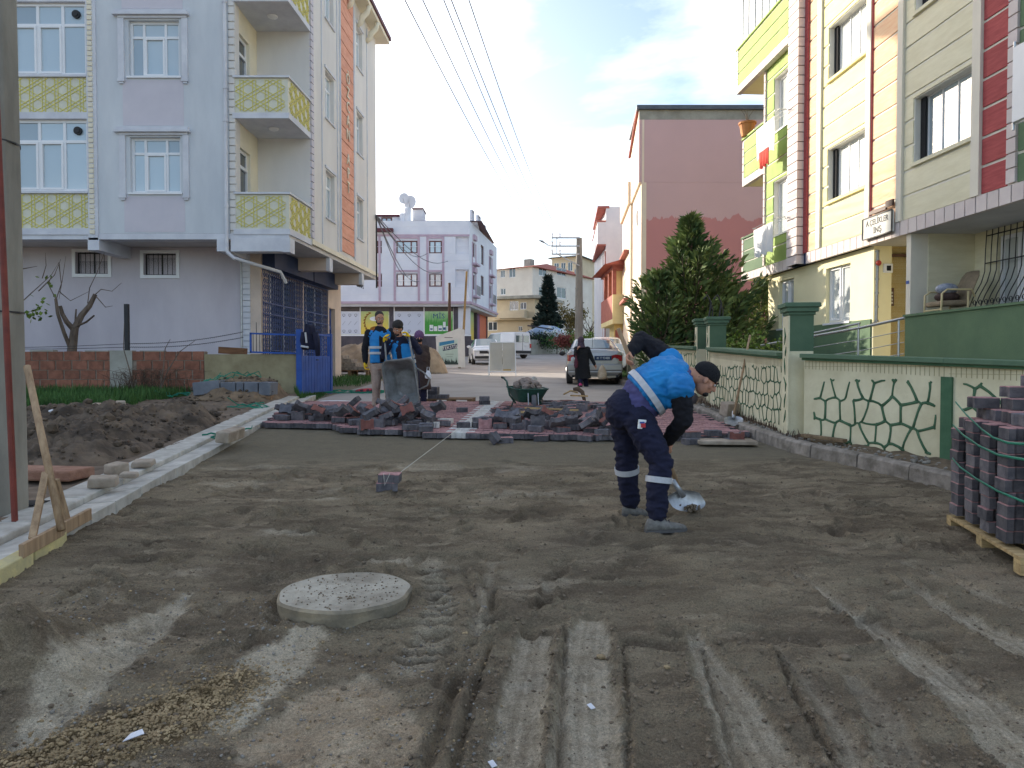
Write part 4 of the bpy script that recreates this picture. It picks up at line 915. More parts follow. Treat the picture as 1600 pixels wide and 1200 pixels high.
# handrails
M_rail = mat('rail_steel', (.55, .56, .57), (.45, .46, .47), rough=.3, metal=.8, scale=5)
hr = thing('handrail', 'metal ramp handrail rising to the entrance behind the painted wall', 'handrail', tuple(W(1300, 600, 14.6)[:2]) + (.8,))
def rail(p, q, r=.022): MB().tube([p, q], r, 8).build('rail', M_rail, hr)
A, B_, C2 = W(1182, 541, 15.6), W(1345, 512, 13.6), W(1413, 497, 12.9)
rail(A, B_, .026); rail(B_, C2, .026)
for dz in (.22, .42, .62): rail(A - Vector((0, 0, dz)), B_ - Vector((0, 0, dz)), .008); rail(B_ - Vector((0, 0, dz)), C2 - Vector((0, 0, dz)), .008)
A2, B3 = W(1240, 527, 15.4), W(1344, 505, 14.2); rail(A2, B3, .022)
for t in (0, .5, .98): q = A + (B_ - A) * t; MB().tube([q, (q.x, q.y, .7)], .02, 8).build('rail_post', M_rail, hr)
q = C2 + (B_ - C2) * .12; MB().tube([q, (q.x, q.y, .7)], .02, 8).build('rail_post', M_rail, hr)
for t in (0, .98): q = A2 + (B3 - A2) * t; MB().tube([q, (q.x, q.y, .7)], .02, 8).build('rail_post', M_rail, hr)
# chair on the terrace
M_chair = mat('cream_frame', s2l((214, 196, 150)), rough=.5, scale=3); M_seat = mat('tan_seat', s2l((150, 134, 112)), s2l((126, 112, 92)), scale=9, rough=.9); M_bag = mat('grey_blue_bag', s2l((170, 176, 190)), s2l((120, 128, 146)), scale=12, rough=.6); M_brn = mat('brown_cloth', s2l((84, 66, 62)), s2l((58, 46, 44)), scale=14)
cb = W(1478, 540, 13.35); cb.z = 2.15
ch = thing('armchair', 'tan padded armchair with cream tube arms on the terrace', 'chair', cb)
for sgn in (-.27, .27):
 MB().tube([(cb.x - .26, cb.y + sgn, 2.15), (cb.x - .24, cb.y + sgn, 2.76), (cb.x - .15, cb.y + sgn, 2.83), (cb.x + .28, cb.y + sgn, 2.83), (cb.x + .34, cb.y + sgn, 2.70)], .018, 7).build('armrest', M_chair, ch, smooth=True)
 MB().tube([(cb.x + .22, cb.y + sgn, 2.15), (cb.x + .22, cb.y + sgn, 2.8)], .018, 7).build('leg', M_chair, ch)
MB().tube([(cb.x - .25, cb.y - .27, 2.48), (cb.x - .25, cb.y + .27, 2.48)], .014, 6).build('crossbar', M_chair, ch)
MB().obox((cb.x, cb.y, 2.60), (.52, .50, .09), Matrix.Rotation(-.05, 3, 'Y')).build('seat', M_seat, ch, bevel=.03)
mb = MB(); mb.tube([(cb.x + .22, cb.y, 2.55), (cb.x + .32, cb.y, 2.85), (cb.x + .42, cb.y, 3.08), (cb.x + .46, cb.y, 3.17)], [.26, .27, .26, .2], 16, sc=(.16, 1), up=(1, 0, 0)); mb.build('backrest', M_seat, ch, smooth=True)
mb = MB(); mb.ball((cb.x + .0, cb.y, 2.72), .17, 12, 8, sc=(1.2, 1.1, .6)); tag(mb.build('folded_cloth', M_brn, smooth=True), 'dark brown folded cloth on the terrace armchair', 'cloth')
mb = MB(); mb.ball((cb.x - .02, cb.y - .03, 2.86), .15, 12, 8, sc=(1.3, 1., .7)); tag(mb.build('plastic_bag', M_bag, smooth=True), 'pale grey plastic bag lying on the terrace armchair', 'bag')
# laundry and drying racks on the wing
M_sheet = mat('white_sheet', (.82, .82, .82), (.76, .77, .78), rough=.9, scale=4)
def cloth(s0, s1, z0, z1, out, m, lab, nm='hanging_sheet', cat='laundry'):
 mb = MB(Fr); n = 16; k = 8; vs = []; fs = []
 for j in range(k + 1):
  for i in range(n + 1):
   x = s0 + (s1 - s0) * i / n; z = z1 + (z0 - z1) * j / k + (.03 * math.sin(i * 1.1) if j == k else 0); vs.append((x, -out + .03 * math.sin(i * 1.3 + j * .15) * (j / k), z))
 for j in range(k):
  for i in range(n): a = j * (n + 1) + i; fs.append((a, a + n + 1, a + n + 2, a + 1))
 vs2 = [(x, y + .012, z) for x, y, z in vs]; mb.add(vs, fs); mb.add(vs2, [tuple(reversed(f)) for f in fs]); tag(mb.build(nm, m, smooth=True), lab, cat)
cloth(rS(1202), rS(1231), 7.02, 7.85, .42, M_sheet, 'white sheet hung out under the upper wing window'); cloth(rS(1199), rS(1230), 4.42, 5.18, .42, M_sheet, 'white sheet hung out under the lower wing window')
M_redc = mat('red_cloth', (.62, .05, .03), rough=.9, scale=5); cloth(rS(1209), rS(1224), 6.72, 7.15, .46, M_redc, 'small red cloth hanging below the upper white sheet', 'red_cloth')
for z, lb_ in ((7.9, 'upper metal drying rack on the green wing wall'), (5.22, 'lower metal drying rack on the green wing wall')):
 dr = thing('drying_rack', lb_, 'drying rack', Fr @ Vector((rS(1215), -.3, z)))
 for y in (-.15, -.3, -.45): MB(Fr).tube([(rS(1200), y, z), (rS(1244), y, z)], .008, 5).build('rail', M_rail, dr)
 for s in (rS(1202), rS(1242)): MB(Fr).tube([(s, -.02, z - .02), (s, -.5, z - .02)], .010, 5).build('bracket', M_rail, dr); MB(Fr).tube([(s, -.02, z - .4), (s, -.3, z - .02)], .008, 5).build('strut', M_rail, dr)
# metal box hanging beside the red planks (right edge)
s0 = rS(1592) + .42; hb = thing('drying_rack', 'folded metal rack on the dark green wall at the right edge of the frame', 'drying rack', Fr @ Vector((s0, -.3, 5.0)))
for z in (5.05, 5.35, 5.65): MB(Fr).tube([(s0 - .05, -.1, z), (s0 - .15, -.35, z - .08), (s0 + .02, -.4, z - .03)], .008, 5).build('bracket', M_rail, hb)
MB(Fr).box((s0 + .0, -.5, 4.95), (s0 + .9, -.42, 6.0)).build('folded_frame', M_white, hb); MB(Fr).tube([(s0 - .02, -.46, 4.85), (s0 - .02, -.46, 6.1)], .02, 6).build('rail', M_rail, hb)
# flower pot on the balcony coping
p = Fr @ Vector((.25, .02, 8.25)); M_terra = mat('terracotta', s2l((206, 138, 84)), rough=.8, scale=4)
fp = thing('flower_pot', 'orange terracotta pot on the green balcony coping', 'flower pot', p)
MB().tube([p, p + Vector((0, 0, .34)), p + Vector((0, 0, .345)), p + Vector((0, 0, .40))], [.17, .23, .26, .26], 14).build('pot', M_terra, fp)
M_twig = mat('twig', s2l((110, 94, 78)), rough=.9)
mb = MB(); 
for a in (.3, 1.4, 2.6, 4.): mb.tube([p + Vector((0, 0, .38)), p + Vector((math.cos(a) * .06, math.sin(a) * .06, .6)), p + Vector((math.cos(a) * .25, math.sin(a) * .1, .85))], [.012, .008, .003], 5)
mb.build('stems', M_twig, fp)
# ================================================================ BUILDINGS FURTHER UP THE STREET
def twotone(name, up, low, zsplit, amp):
 m = bpy.data.materials.new(name); m.use_nodes = True; t = m.node_tree; N = t.nodes; K = t.links.new; b = N['Principled BSDF']; b.inputs['Roughness'].default_value = .9
 g = N.new('ShaderNodeNewGeometry'); sx = N.new('ShaderNodeSeparateXYZ'); K(g.outputs['Position'], sx.inputs[0])
 w1 = N.new('ShaderNodeTexNoise'); w1.noise_dimensions = '1D'; w1.inputs['Scale'].default_value = 1.5; w1.inputs['Detail'].default_value = 6; w1.inputs['Roughness'].default_value = .65; K(sx.outputs['X'], w1.inputs['W'])
 mu = N.new('ShaderNodeMath'); mu.operation = 'MULTIPLY'; mu.inputs[1].default_value = amp; K(w1.outputs['Fac'], mu.inputs[0])
 su = N.new('ShaderNodeMath'); su.operation = 'SUBTRACT'; K(sx.outputs['Z'], su.inputs[0]); K(mu.outputs[0], su.inputs[1])
 gr = N.new('ShaderNodeMapRange'); gr.inputs[1].default_value = zsplit; gr.inputs[2].default_value = zsplit + .04; K(su.outputs[0], gr.inputs[0])
 nz = N.new('ShaderNodeTexNoise'); nz.inputs['Scale'].default_value = .8; nz.inputs['Detail'].default_value = 6; K(g.outputs['Position'], nz.inputs['Vector'])
 u = N.new('ShaderNodeMix'); u.data_type = 'RGBA'; u.inputs['A'].default_value = (*up, 1); u.inputs['B'].default_value = (*[c * .85 for c in up], 1); K(nz.outputs['Fac'], u.inputs['Factor'])
 l_ = N.new('ShaderNodeMix'); l_.data_type = 'RGBA'; l_.inputs['A'].default_value = (*low, 1); l_.inputs['B'].default_value = (*[c * .88 for c in low], 1); K(nz.outputs['Fac'], l_.inputs['Factor'])
 x = N.new('ShaderNodeMix'); x.data_type = 'RGBA'; K(gr.outputs[0], x.inputs['Factor']); K(l_.outputs['Result'], x.inputs['A']); K(u.outputs['Result'], x.inputs['B']); K(x.outputs['Result'], b.inputs['Base Color']); return m
M_pink2 = twotone('two_tone_pink', s2l((212, 176, 175)), s2l((200, 138, 136)), 7.0, .8)
M_conc2 = mat('raw_concrete', s2l((168, 166, 156)), s2l((140, 138, 128)), scale=1.5, bump=.2)
M_peach = mat('peach_render', s2l((232, 216, 194)), s2l((224, 206, 184)), scale=1)
M_roofd = mat('dark_roof', s2l((92, 100, 110)), s2l((74, 80, 92)), scale=2, rough=.6); M_tile = mat('red_tile', s2l((168, 92, 76)), s2l((138, 72, 60)), scale=6, rough=.85)
M_rust = mat('rust_trim', s2l((172, 104, 92)), s2l((152, 90, 80)), scale=4)
def face(parent, F_, w, z0, z1, m, ops=(), name='wall', depth=.15, wcols=(.5,), wm=None, gm=None, x0=0.):
 mb = MB(F_); wall(mb, x0, w, z0, z1, ops, depth); mb.build(name, m, parent)
 for o in ops: window(parent, F_, o[0], o[2], o[1] - o[0], o[3] - o[2], wcols, None, (), wm or M_white, gm or M_glassd, .07, .06, panes=False)
# pink gable building
pk = thing('apartment_building', 'tall pink gable building with a peach sunlit side behind the conifer', 'building', (8, 34, 1.2))
PY = 30.; xL = pxX(997, PY); Fp = frame((xL, PY, 0), (1, 0)); zt = W(800, 187, PY).z; zc_ = W(800, 172, PY).z; zo = W(800, 285, PY).z
MB(Fp).box((.12, 0, 1.0), (6.5, .2, zo)).build('gable_wall', M_pink2, pk); MB(Fp).box((0, -.004, zo + .002), (6.5, .2, zt)).build('gable_wall', M_pink2, pk)
MB(Fp).box((0, -.01, zt + .002), (6.5, .2, zc_)).build('concrete_beam', M_conc2, pk); MB().prism([(xL - .12, PY - .15), (xL + 6.6, PY - .15), (xL + 6.9, PY + 4), (xL + .22, PY + 4)], zc_ + .002, zc_ + .16).build('roof_edge', M_roofd, pk)
pd = Vector((.075, 1, 0)).normalized(); Fps = frame((xL + pd.x * 4, PY + pd.y * 4, 0), (-pd.x, -pd.y))   # left face, seen from the street: right = towards camera
MB(Fps).box((.0, 0, zo), (3.995, .2, zc_)).build('side_wall', M_peach, pk)
MB(Fps).box((0, .1, 1.0), (3.99, .3, zo - .003)).build('side_wall', M_peach, pk)
window(pk, Fps, 2.2, W(800, 355, 32).z, .35, .6, (), None, (), M_white, M_glassd, .05, .05, panes=False, name='slit_window')
mb = MB(Fps); mb.bar((-.1, -.04, zc_ - .75), (4.1, -.04, zc_ + .1), .12, .1); mb.build('verge_tiles', M_rust, pk)
o_ = Fps @ Vector((0, 0, 0)); Fpb = frame((o_.x - .12 + pd.x * 5, o_.y + pd.y * 5, 0), (-pd.x, -pd.y)); zb2 = W(800, 292, 35).z
MB(Fpb).box((0, -.0, W(800, 325, 35).z), (5, .3, zb2)).build('balcony_front', M_peach, pk); MB(Fpb).box((0, .12, 1.0), (5.0, .3, W(800, 325, 35).z - .01)).build('side_wall', M_peach, pk)
for z in (W(800, 395, 35).z, W(800, 470, 35).z): MB(Fpb).box((1.2, -.12, z), (4.2, .11, z + .12)).build('ledge', M_rust, pk); window(pk, Fpb, 1.5, z + .2, 1.2, 1.1, (.5,), None, (), M_white, M_glassb, .07, .10, panes=False)
mb = MB(); mb.prism([(xL + .4, PY + .21), (xL + 6.4, PY + .21), (xL + 6.8, PY + 9.5), (xL + 1.0, PY + 9.5)], 1., zt); mb.build('building_core', M_peach, pk)
# white and red building further back
wb = thing('apartment_building', 'narrow white and red trimmed building left of the pink gable', 'building', (6.5, 47, 1.8))
YB = 44.; xb = pxX(946, YB); Fb = frame((xb, YB, 0), (1, 0)); M_wh2 = mat('white_render', s2l((222, 222, 226)), s2l((208, 209, 215)), scale=.8); zz1 = W(800, 323, YB).z
face(wb, Fb, 2.6, 1.2, zz1, M_wh2); wd2 = Vector((.07, 1, 0)).normalized(); Fbs = frame((xb + wd2.x * 7, YB + wd2.y * 7, 0), (-wd2.x, -wd2.y))
zz = [2.2 + 2.8 * i for i in range(3)]
face(wb, Fbs, 7, 1.2, zz1, M_wh2, [(1 + 2.2 * j, 2.0 + 2.2 * j, z, z + 1.2) for z in zz for j in range(3)], wm=M_rust)
mb = MB(Fbs); 
for x in (.6, 2.6, 4.8, 6.8): mb.box((x, -.06, 1.3), (x + .15, 0, zz1 - 2.6))
mb.build('red_pilasters', M_rust, wb)
MB(Fbs).box((0, -.5, zz1 - 2.2), (7, -.001, zz1 - .9)).build('balcony', M_wh2, wb); MB(Fbs).box((0, -.53, zz1 - 2.3), (7.02, -.001, zz1 - 2.203)).build('balcony_trim', M_rust, wb); MB(Fbs).box((0, -.55, zz1 - .895), (7.02, -.001, zz1 - .8)).build('balcony_trim', M_rust, wb); MB(Fbs).box((0, -.5, zz1 - .1), (7, .2, zz1 + .05)).build('roof_edge', M_rust, wb)
MB(Fb).box((.1, .02, 1.2), (2.6, 7, zz1 - .1)).build('building_core', M_wh2, wb)
# yellow house with a red balcony
yb_ = thing('house', 'small yellow house with a red balcony and tiled eave', 'house', (5.6, 39, 1.4)); M_yel2 = mat('house_yellow', s2l((224, 210, 158)), s2l((210, 196, 146)), scale=1)
YH = 38.; xh = pxX(957, YH); Fh = frame((xh, YH, 0), (1, 0)); zE = W(800, 412, YH).z; zS = W(800, 498, YH).z; zP = W(800, 460, YH).z
MB(Fh).box((0, 0, zS), (1.3, .12, zP)).build('balcony_parapet', M_yel2, yb_); MB(Fh).box((.3, .9, zS), (1.3, 1.1, zE)).build('wall', M_yel2, yb_)
MB(Fh).box((0, .0, zS - .25), (1.3, 5, zS - .003)).build('balcony_slab', M_yel2, yb_); MB(Fh).box((0, -.02, zE - .25), (1.3, 5, zE)).build('eave_beam', M_rust, yb_)
for x, y in ((0, 0), (.0, 1.6), (.0, 3.4)): MB(Fh).box((x, y + .13, zP - .02), (x + .2, y + .35, zE - .25)).build('column', M_rust, yb_)
Fhs = frame((xh, YH + 5, 0), (-.0, -1)); MB(Fhs).box((0, 0, zS), (4.85, .1, zP)).build('balcony_parapet', M_rust, yb_)
mb = MB(Fh); mb.add([(-.5, -.5, zE - .1), (1.4, -.5, zE - .1), (1.4, 5.4, zE - .1), (-.5, 5.4, zE - .1), (1.4, -.5, zE + .45), (1.4, 5.4, zE + .45)], [(3, 2, 1, 0), (0, 1, 4), (0, 4, 5, 3), (2, 3, 5)]); mb.build('roof', M_tile, yb_)
MB(Fh).box((.5, 1.1, 1.0), (1.3, 5, zE)).build('house_core', M_yel2, yb_)
mb = MB(Fh); mb.box((.15, .5, 1.0), (1.3, .6, zS - .26)); mb.build('ground_wall', M_tan, yb_); mb = MB(Fh)
for x in (.2, .55, .9): mb.box((x, .46, 1.1), (x + .22, .5, 3.3))
mb.build('shop_shutters', M_rust, yb_)
# white market building across the junction
M_mk = mat('market_render', s2l((224, 225, 230)), s2l((210, 212, 220)), scale=.5, bump=.1); M_mkt = mat('mauve_trim', s2l((192, 170, 182)), s2l((178, 156, 170)), scale=2); M_wood = mat('brown_window', s2l((104, 58, 54)), rough=.5, scale=4)
mk = thing('market_building', 'white corner building with mauve trim above a supermarket with poster windows', 'building', (-9, 65, 2.3))
YM = 60.; mx = lambda px: pxX(px, YM); mz = lambda py: W(800, py, YM).z; Fm = frame((0, YM, 0), (1, 0)); x0m, x1m = -30., mx(734)
zpt, zpb, zsl = mz(345), mz(367), mz(472)
ops = [(mx(a), mx(b_), mz(d), mz(c)) for a, b_ in ((590, 597.5), (620, 653), (671, 691)) for c, d in ((376, 396), (427, 448))] + [(-30 + 4.4 * j + 1, -30 + 4.4 * j + 2.6, mz(d), mz(c)) for j in range(4) for c, d in ((376, 396), (427, 448))]
mb = MB(Fm); wall(mb, x0m, x1m, zsl, zpt, ops + [(mx(712), x1m - .05, mz(397), mz(370)), (mx(712), x1m - .05, mz(449), mz(421))], .25); mb.build('front_wall', M_mk, mk)
for i, o in enumerate(ops): window(mk, Fm, o[0], o[2], o[1] - o[0], o[3] - o[2], (.33, .7) if o[1] - o[0] > 1.5 else (.45,), None, (), M_wood, M_glassb, .1, .06, panes=False)
mb = MB(Fm)
for px in (594, 617.5, 655, 668.5, 693): mb.box((mx(px) - .09, -.05, zsl + .1), (mx(px) + .09, 0, zpb - .1))
for py in (371, 423): 
 for a, b_ in ((617, 656), (668, 694)): mb.box((mx(a), -.07, mz(py + 2)), (mx(b_), 0, mz(py - 1)))
mb.box((x0m, -.14, zsl - .15), (x1m + .1, 0, zsl + .05)); mb.box((x0m, -.05, zpb - .12), (x1m, 0, zpb + .04)); mb.build('mauve_mouldings', M_mkt, mk)
mb = MB(Fm)
for z in np.arange(zsl + .6, zpt, .55): mb.box((x0m, -.012, z), (x1m, 0, z + .03))
mb.build('cladding_lines', M_wh2, mk)
MB(Fm).box((x0m, .28, zsl), (x1m - .3, 13.5, zpt - .02)).build('building_core', M_mk, mk)
md = Vector((mx(776) * 1.225 - x1m, 13.5, 0)).normalized(); Fms = frame((x1m, YM, 0), (md.x, md.y)); LM = 13.8
sops = [(1.5, 2.4, z, z + 1.2) for z in (mz(449), mz(397))] + [(5.0, 6.6, z - .1, z + 1.6) for z in (mz(449), mz(397))] + [(9.6, 10.6, z, z + 1.2) for z in (mz(449), mz(397))]
mb = MB(Fms); wall(mb, 0, LM, zsl, zpt, sops, .3); mb.build('side_wall', M_mk, mk)
for o in sops: window(mk, Fms, o[0], o[2], o[1] - o[0], o[3] - o[2], (), None, (), M_wood, M_glassd, .12, .1, panes=False)
mb = MB(Fms)
for x in (1.1, 2.6, 9.2, 10.8): mb.box((x - .08, -.06, zsl), (x + .08, 0, zpt - 1.5))
for x in (1.0, 9.1):
 for z in (mz(449), mz(397)): mb.box((x, -.4, z - .7), (x + 1.7, 0, z - .55)); mb.box((x + .3, -.2, z + 1.4), (x + 1.4, 0, z + 1.8))
mb.box((0, -.14, zsl - .15), (LM, 0, zsl + .05)); mb.build('mauve_mouldings', M_mkt, mk)
mb = MB(Fms)
for x in np.arange(1.0, 2.8, .12): mb.bar((x, -.4, mz(449) - .5), (x, -.4, mz(449) + .3), .02)
for x in np.arange(9.1, 10.9, .12): mb.bar((x, -.4, mz(449) - .5), (x, -.4, mz(449) + .3), .02)
mb.build('balcony_railings', M_steel, mk)['kind'] = 'stuff'
# attic, roofs, chimneys
MB(Fm).box((x0m, 1.5, zpt), (mx(626), 9, mz(333))).build('attic_wall', M_mk, mk); window(mk, Fm @ Matrix.Translation((0, 1.5, 0)), mx(592), mz(350), mx(609) - mx(592), mz(334) - mz(350), (.5,), None, (), M_wood, M_glassb, .1, -.06, panes=False)
MB(Fm).box((x0m, 1.3, mz(333)), (mx(628), 9.5, mz(330))).build('attic_roof', M_maroon, mk); MB(Fm).box((x0m, -.5, mz(363)), (mx(616), -.01, mz(358))).build('canopy', M_maroon, mk)
MB(Fm).box((mx(640), 1.5, zpt), (mx(745), 12, mz(340))).build('attic_wall', M_mk, mk)
mb = MB(Fm); a, b_ = mx(638), mx(752); mb.add([(a, 1.0, mz(341)), (b_, 1.0, mz(341)), (b_ + .8, 12.5, mz(341)), (a, 12.5, mz(341)), (a + 1, 6, mz(331)), (b_ - .6, 6, mz(331))], [(3, 2, 1, 0), (0, 1, 5, 4), (1, 2, 5), (2, 3, 4, 5), (3, 0, 4)]); mb.build('roof', M_maroon, mk)
Fa = Fms @ Matrix.Translation((2.5, .5, 0)); mb = MB(Fa); wall(mb, 0, 9, zpt, mz(338) - .3, [(1.2, 2.2, zpt + .3, zpt + 1.7), (4, 5.3, zpt + .2, zpt + 1.8), (7, 8, zpt + .3, zpt + 1.5)], .2); mb.build('attic_wall', M_mk, mk)
MB(Fm).box((mx(641), 2, mz(345)), (mx(657), 4, mz(319))).build('chimney', M_mk, mk); MB(Fm).box((mx(640), 1.9, mz(319)), (mx(658), 4.1, mz(317))).build('chimney_cap', M_maroon, mk)
for px, t in ((635, 322), (628, 330)): MB(Fm).tube([(mx(px), 1, zpt - .3), (mx(px), 1, mz(t))], .28, 12).build('flue', M_wh2, mk)
for px, py, r in ((639, 312, .55), (629.5, 306, .45)):
 dish = thing('satellite_dish', 'round satellite dish on the market roof, ' + ('the lower wider one' if r > .5 else 'the higher smaller one'), 'satellite dish', (mx(px), YM + 1, mz(py) - .9)); p = Vector((mx(px), YM + .9, mz(py)))
 mb = MB(); mb.tube([p, p + Vector((.03, .1, 0)), p + Vector((.06, .2, 0))], [r, r * .6, .03], 16); mb.build('dish', M_wh2, dish); mb = MB(); mb.tube([p + Vector((.05, .2, 0)), (p.x, p.y + .2, zpt)], .04, 6); mb.tube([p + Vector((0, 0, -r * .8)), p + Vector((0, -.5, -.1))], .02, 5); mb.build('mast', M_steel, dish)
# shop front: glazing posters and dark plinth
M_dpl = mat('dark_plinth', s2l((92, 86, 92)), s2l((72, 68, 74)), scale=1.5); M_dtop = mat('dark_band', s2l((104, 98, 98)), s2l((86, 80, 80)), scale=1.5)
def mx2(px): return pxX(px, YM + .6)
def mz2(py): return W(800, py, YM + .6).z
Fm2 = Fm @ Matrix.Translation((0, .6, 0)); MB(Fm2).box((x0m, 0, 1.8), (mx2(736), .3, mz2(525))).build('plinth', M_dpl, mk); MB(Fm2).box((x0m, 0, mz2(525) + .002), (mx2(736), .3, mz2(522.5))).build('sill_band', M_white, mk)
MB(Fm2).box((x0m, .05, mz2(486)), (mx2(712), .3, zsl - .15)).build('dark_band', M_dtop, mk); MB(Fm2).box((x0m, -.6, zsl - .35), (x1m, .3, zsl - .16)).build('soffit_slab', M_soff, mk)
for a, b_ in ((608.5, 616.5), (708.5, 735)):
 MB(Fm2).box((mx2(a), -.02 if a > 700 else 0.0, mz2(522)), (mx2(b_), .28, zsl - .36)).build('shop_pier', M_dpl if a < 700 else M_wh2, mk)
MB(Fm2).box((mx2(709), -.05, mz2(522)), (mx2(716), -.021, zsl - .36)).build('dark_post', M_dpl, mk)
def poster_mat(name, bot, top, extra=None, z0=0, z1=1):
 m = bpy.data.materials.new(name); m.use_nodes = True; t = m.node_tree; N = t.nodes; K = t.links.new; b = N['Principled BSDF']; b.inputs['Roughness'].default_value = .3
 g = N.new('ShaderNodeTexCoord'); s = N.new('ShaderNodeSeparateXYZ'); K(g.outputs['Object'], s.inputs[0]); nz = N.new('ShaderNodeTexNoise'); nz.inputs['Scale'].default_value = 2.5; nz.inputs['Detail'].default_value = 4
 mp_ = N.new('ShaderNodeMapping'); mp_.inputs['Scale'].default_value = (3, 1, .8); K(g.outputs['Object'], mp_.inputs[0]); K(mp_.outputs[0], nz.inputs['Vector'])
 ad = N.new('ShaderNodeMath'); ad.operation = 'MULTIPLY_ADD'; ad.inputs[1].default_value = 1.3; K(nz.outputs['Fac'], ad.inputs[0]); K(s.outputs['Z'], ad.inputs[2])
 r = N.new('ShaderNodeMapRange'); r.inputs[1].default_value = z0; r.inputs[2].default_value = z1; K(ad.outputs[0], r.inputs[0])
 x = N.new('ShaderNodeMix'); x.data_type = 'RGBA'; x.inputs['A'].default_value = (*bot, 1); x.inputs['B'].default_value = (*top, 1); K(r.outputs[0], x.inputs['Factor']); K(x.outputs['Result'], b.inputs['Base Color']); return m
M_pgrey = poster_mat('grey_poster', s2l((196, 202, 216)), s2l((206, 212, 224)), z0=0, z1=3); M_pgreen = poster_mat('green_poster', s2l((58, 150, 52)), s2l((170, 206, 150)), z0=1.6, z1=2.5); M_pyel = poster_mat('wheat_poster', s2l((226, 196, 62)), s2l((120, 184, 140)), z0=1.0, z1=3.4)
zq0, zq1 = mz2(522), mz2(486.5)
posters = [(531, 563, M_pgrey), (564.5, 607.5, M_pyel), (617.5, 662, M_pgrey), (664, 707.5, M_pgreen)]
M_ink = mat('poster_ink', s2l((28, 74, 128)), rough=.5); M_inkg = mat('poster_grey_ink', s2l((140, 146, 160)), rough=.5); M_wprint = mat('poster_white', (.85, .87, .85), rough=.5); M_ear = mat('wheat_gold', s2l((150, 98, 30)), s2l((120, 78, 26)), scale=8)
for i, (a, b_, m) in enumerate(posters):
 po = MB(Fm2).box((mx2(a), .02, zq0), (mx2(b_), .1, zq1)).build('window_poster', m, mk); tag(po, ['grey shop window film left of the wheat poster', 'yellow and green poster with wheat ears', 'grey shop window film with small product sketches', 'green grass poster with MİS lettering'][i])
 MB(Fm2).box((mx2(a) - .1, -.01, zq0), (mx2(a) - .02, .1, zsl - .36)).build('window_post', M_white, mk)
 xm = (mx2(a) + mx2(b_)) / 2
 if i in (0, 2):
  mb = MB(Fm2); 
  for j in range(3):
   for k in range(3):
    x = mx2(a) + .35 + j * (mx2(b_) - mx2(a) - .7) / 2; z = zq0 + .25 + k * .65
    if k == 1: mb.bar((x - .12, .01, z - .15), (x + .12, .01, z + .15), .02)
    else: mb.tube([(x + .12 * math.cos(q), .01, z + .09 * math.sin(q)) for q in np.linspace(0, 6.28, 9)], .018, 4); mb.box((x - .05, .008, z - .15), (x + .05, .018, z - .1))
  mb.build('product_sketches', M_inkg, po)
 if i == 1:
  mb = MB(Fm2); cx, cz = xm - .1, zq0 + .95
  for q in np.linspace(2.0, 5.2, 12): mb.ball((cx + .75 * math.cos(q), .01, cz + .85 * math.sin(q)), .13, 6, 4, sc=(.45, .05, 1), M=Matrix.Rotation(-q + .6, 3, 'Y'))
  mb.tube([(cx + .72 * math.cos(q), .01, cz + .82 * math.sin(q)) for q in np.linspace(2.0, 5.2, 12)], .03, 5); mb.build('wheat_print', M_ear, po)
  mb = MB(Fm2); mb.ball((xm, .015, zq0 + 1.25), .42, 14, 8, sc=(1, .03, .45)); mb.build('logo_oval', M_wprint, po); mb = MB(Fm2); mb.ball((xm + .1, .012, zq0 + .4), .5, 14, 8, sc=(1, .03, .5)); mb.build('bread_print', M_ear, po)
 if i == 3:
  text_mesh('lettering', 'MİS', .55, M_ink, po, Fm2 @ Matrix.Translation((xm, .012, zq0 + 1.45)) @ RX, .006, sx=1.1)
  mb = MB(Fm2)
  for x, w, h in ((-.75, .3, .5), (-.4, .28, .38), (-.05, .35, .45), (.35, .22, .75), (.62, .25, .4)): mb.box((xm + x, .008, zq0 + .25), (xm + x + w, .018, zq0 + .25 + h))
  mb.build('product_print', M_wprint, po); mb = MB(Fm2)
  for x, w, h in ((-.7, .2, .12), (0, .25, .12), (.36, .2, .2)): mb.box((xm + x, .002, zq0 + .35), (xm + x + w, .0079, zq0 + .35 + h))
  mb.build('product_labels', M_ink, po)
Fs2 = Fms @ Matrix.Translation((.8, .8, 0)); MB(Fs2).box((0, 0, 1.8), (LM - 1, .3, mz(528))).build('plinth', M_dpl, mk)
for i, (a, b_, m) in enumerate(((.2, 2.8, M_wh2), (3.2, 5.2, M_pyel), (7.0, 8.0, mat('purple_panel', s2l((132, 84, 138)), rough=.5)), (8.2, 11.4, mat('orange_panel', s2l((214, 112, 78)), rough=.5)))):
 MB(Fs2).box((a, .02, mz(527)), (b_, .2, zsl - .4)).build('side_shop_panel', m, mk)
for x in (2.9, 6.2, 11.6): MB(Fs2).box((x, -.05, 2.4), (x + .35, .25, zsl - .16)).build('dark_post', M_dpl, mk)
MB(Fms).box((0, .0, zsl - .35), (LM, 2, zsl - .16)).build('soffit_slab', M_soff, mk)
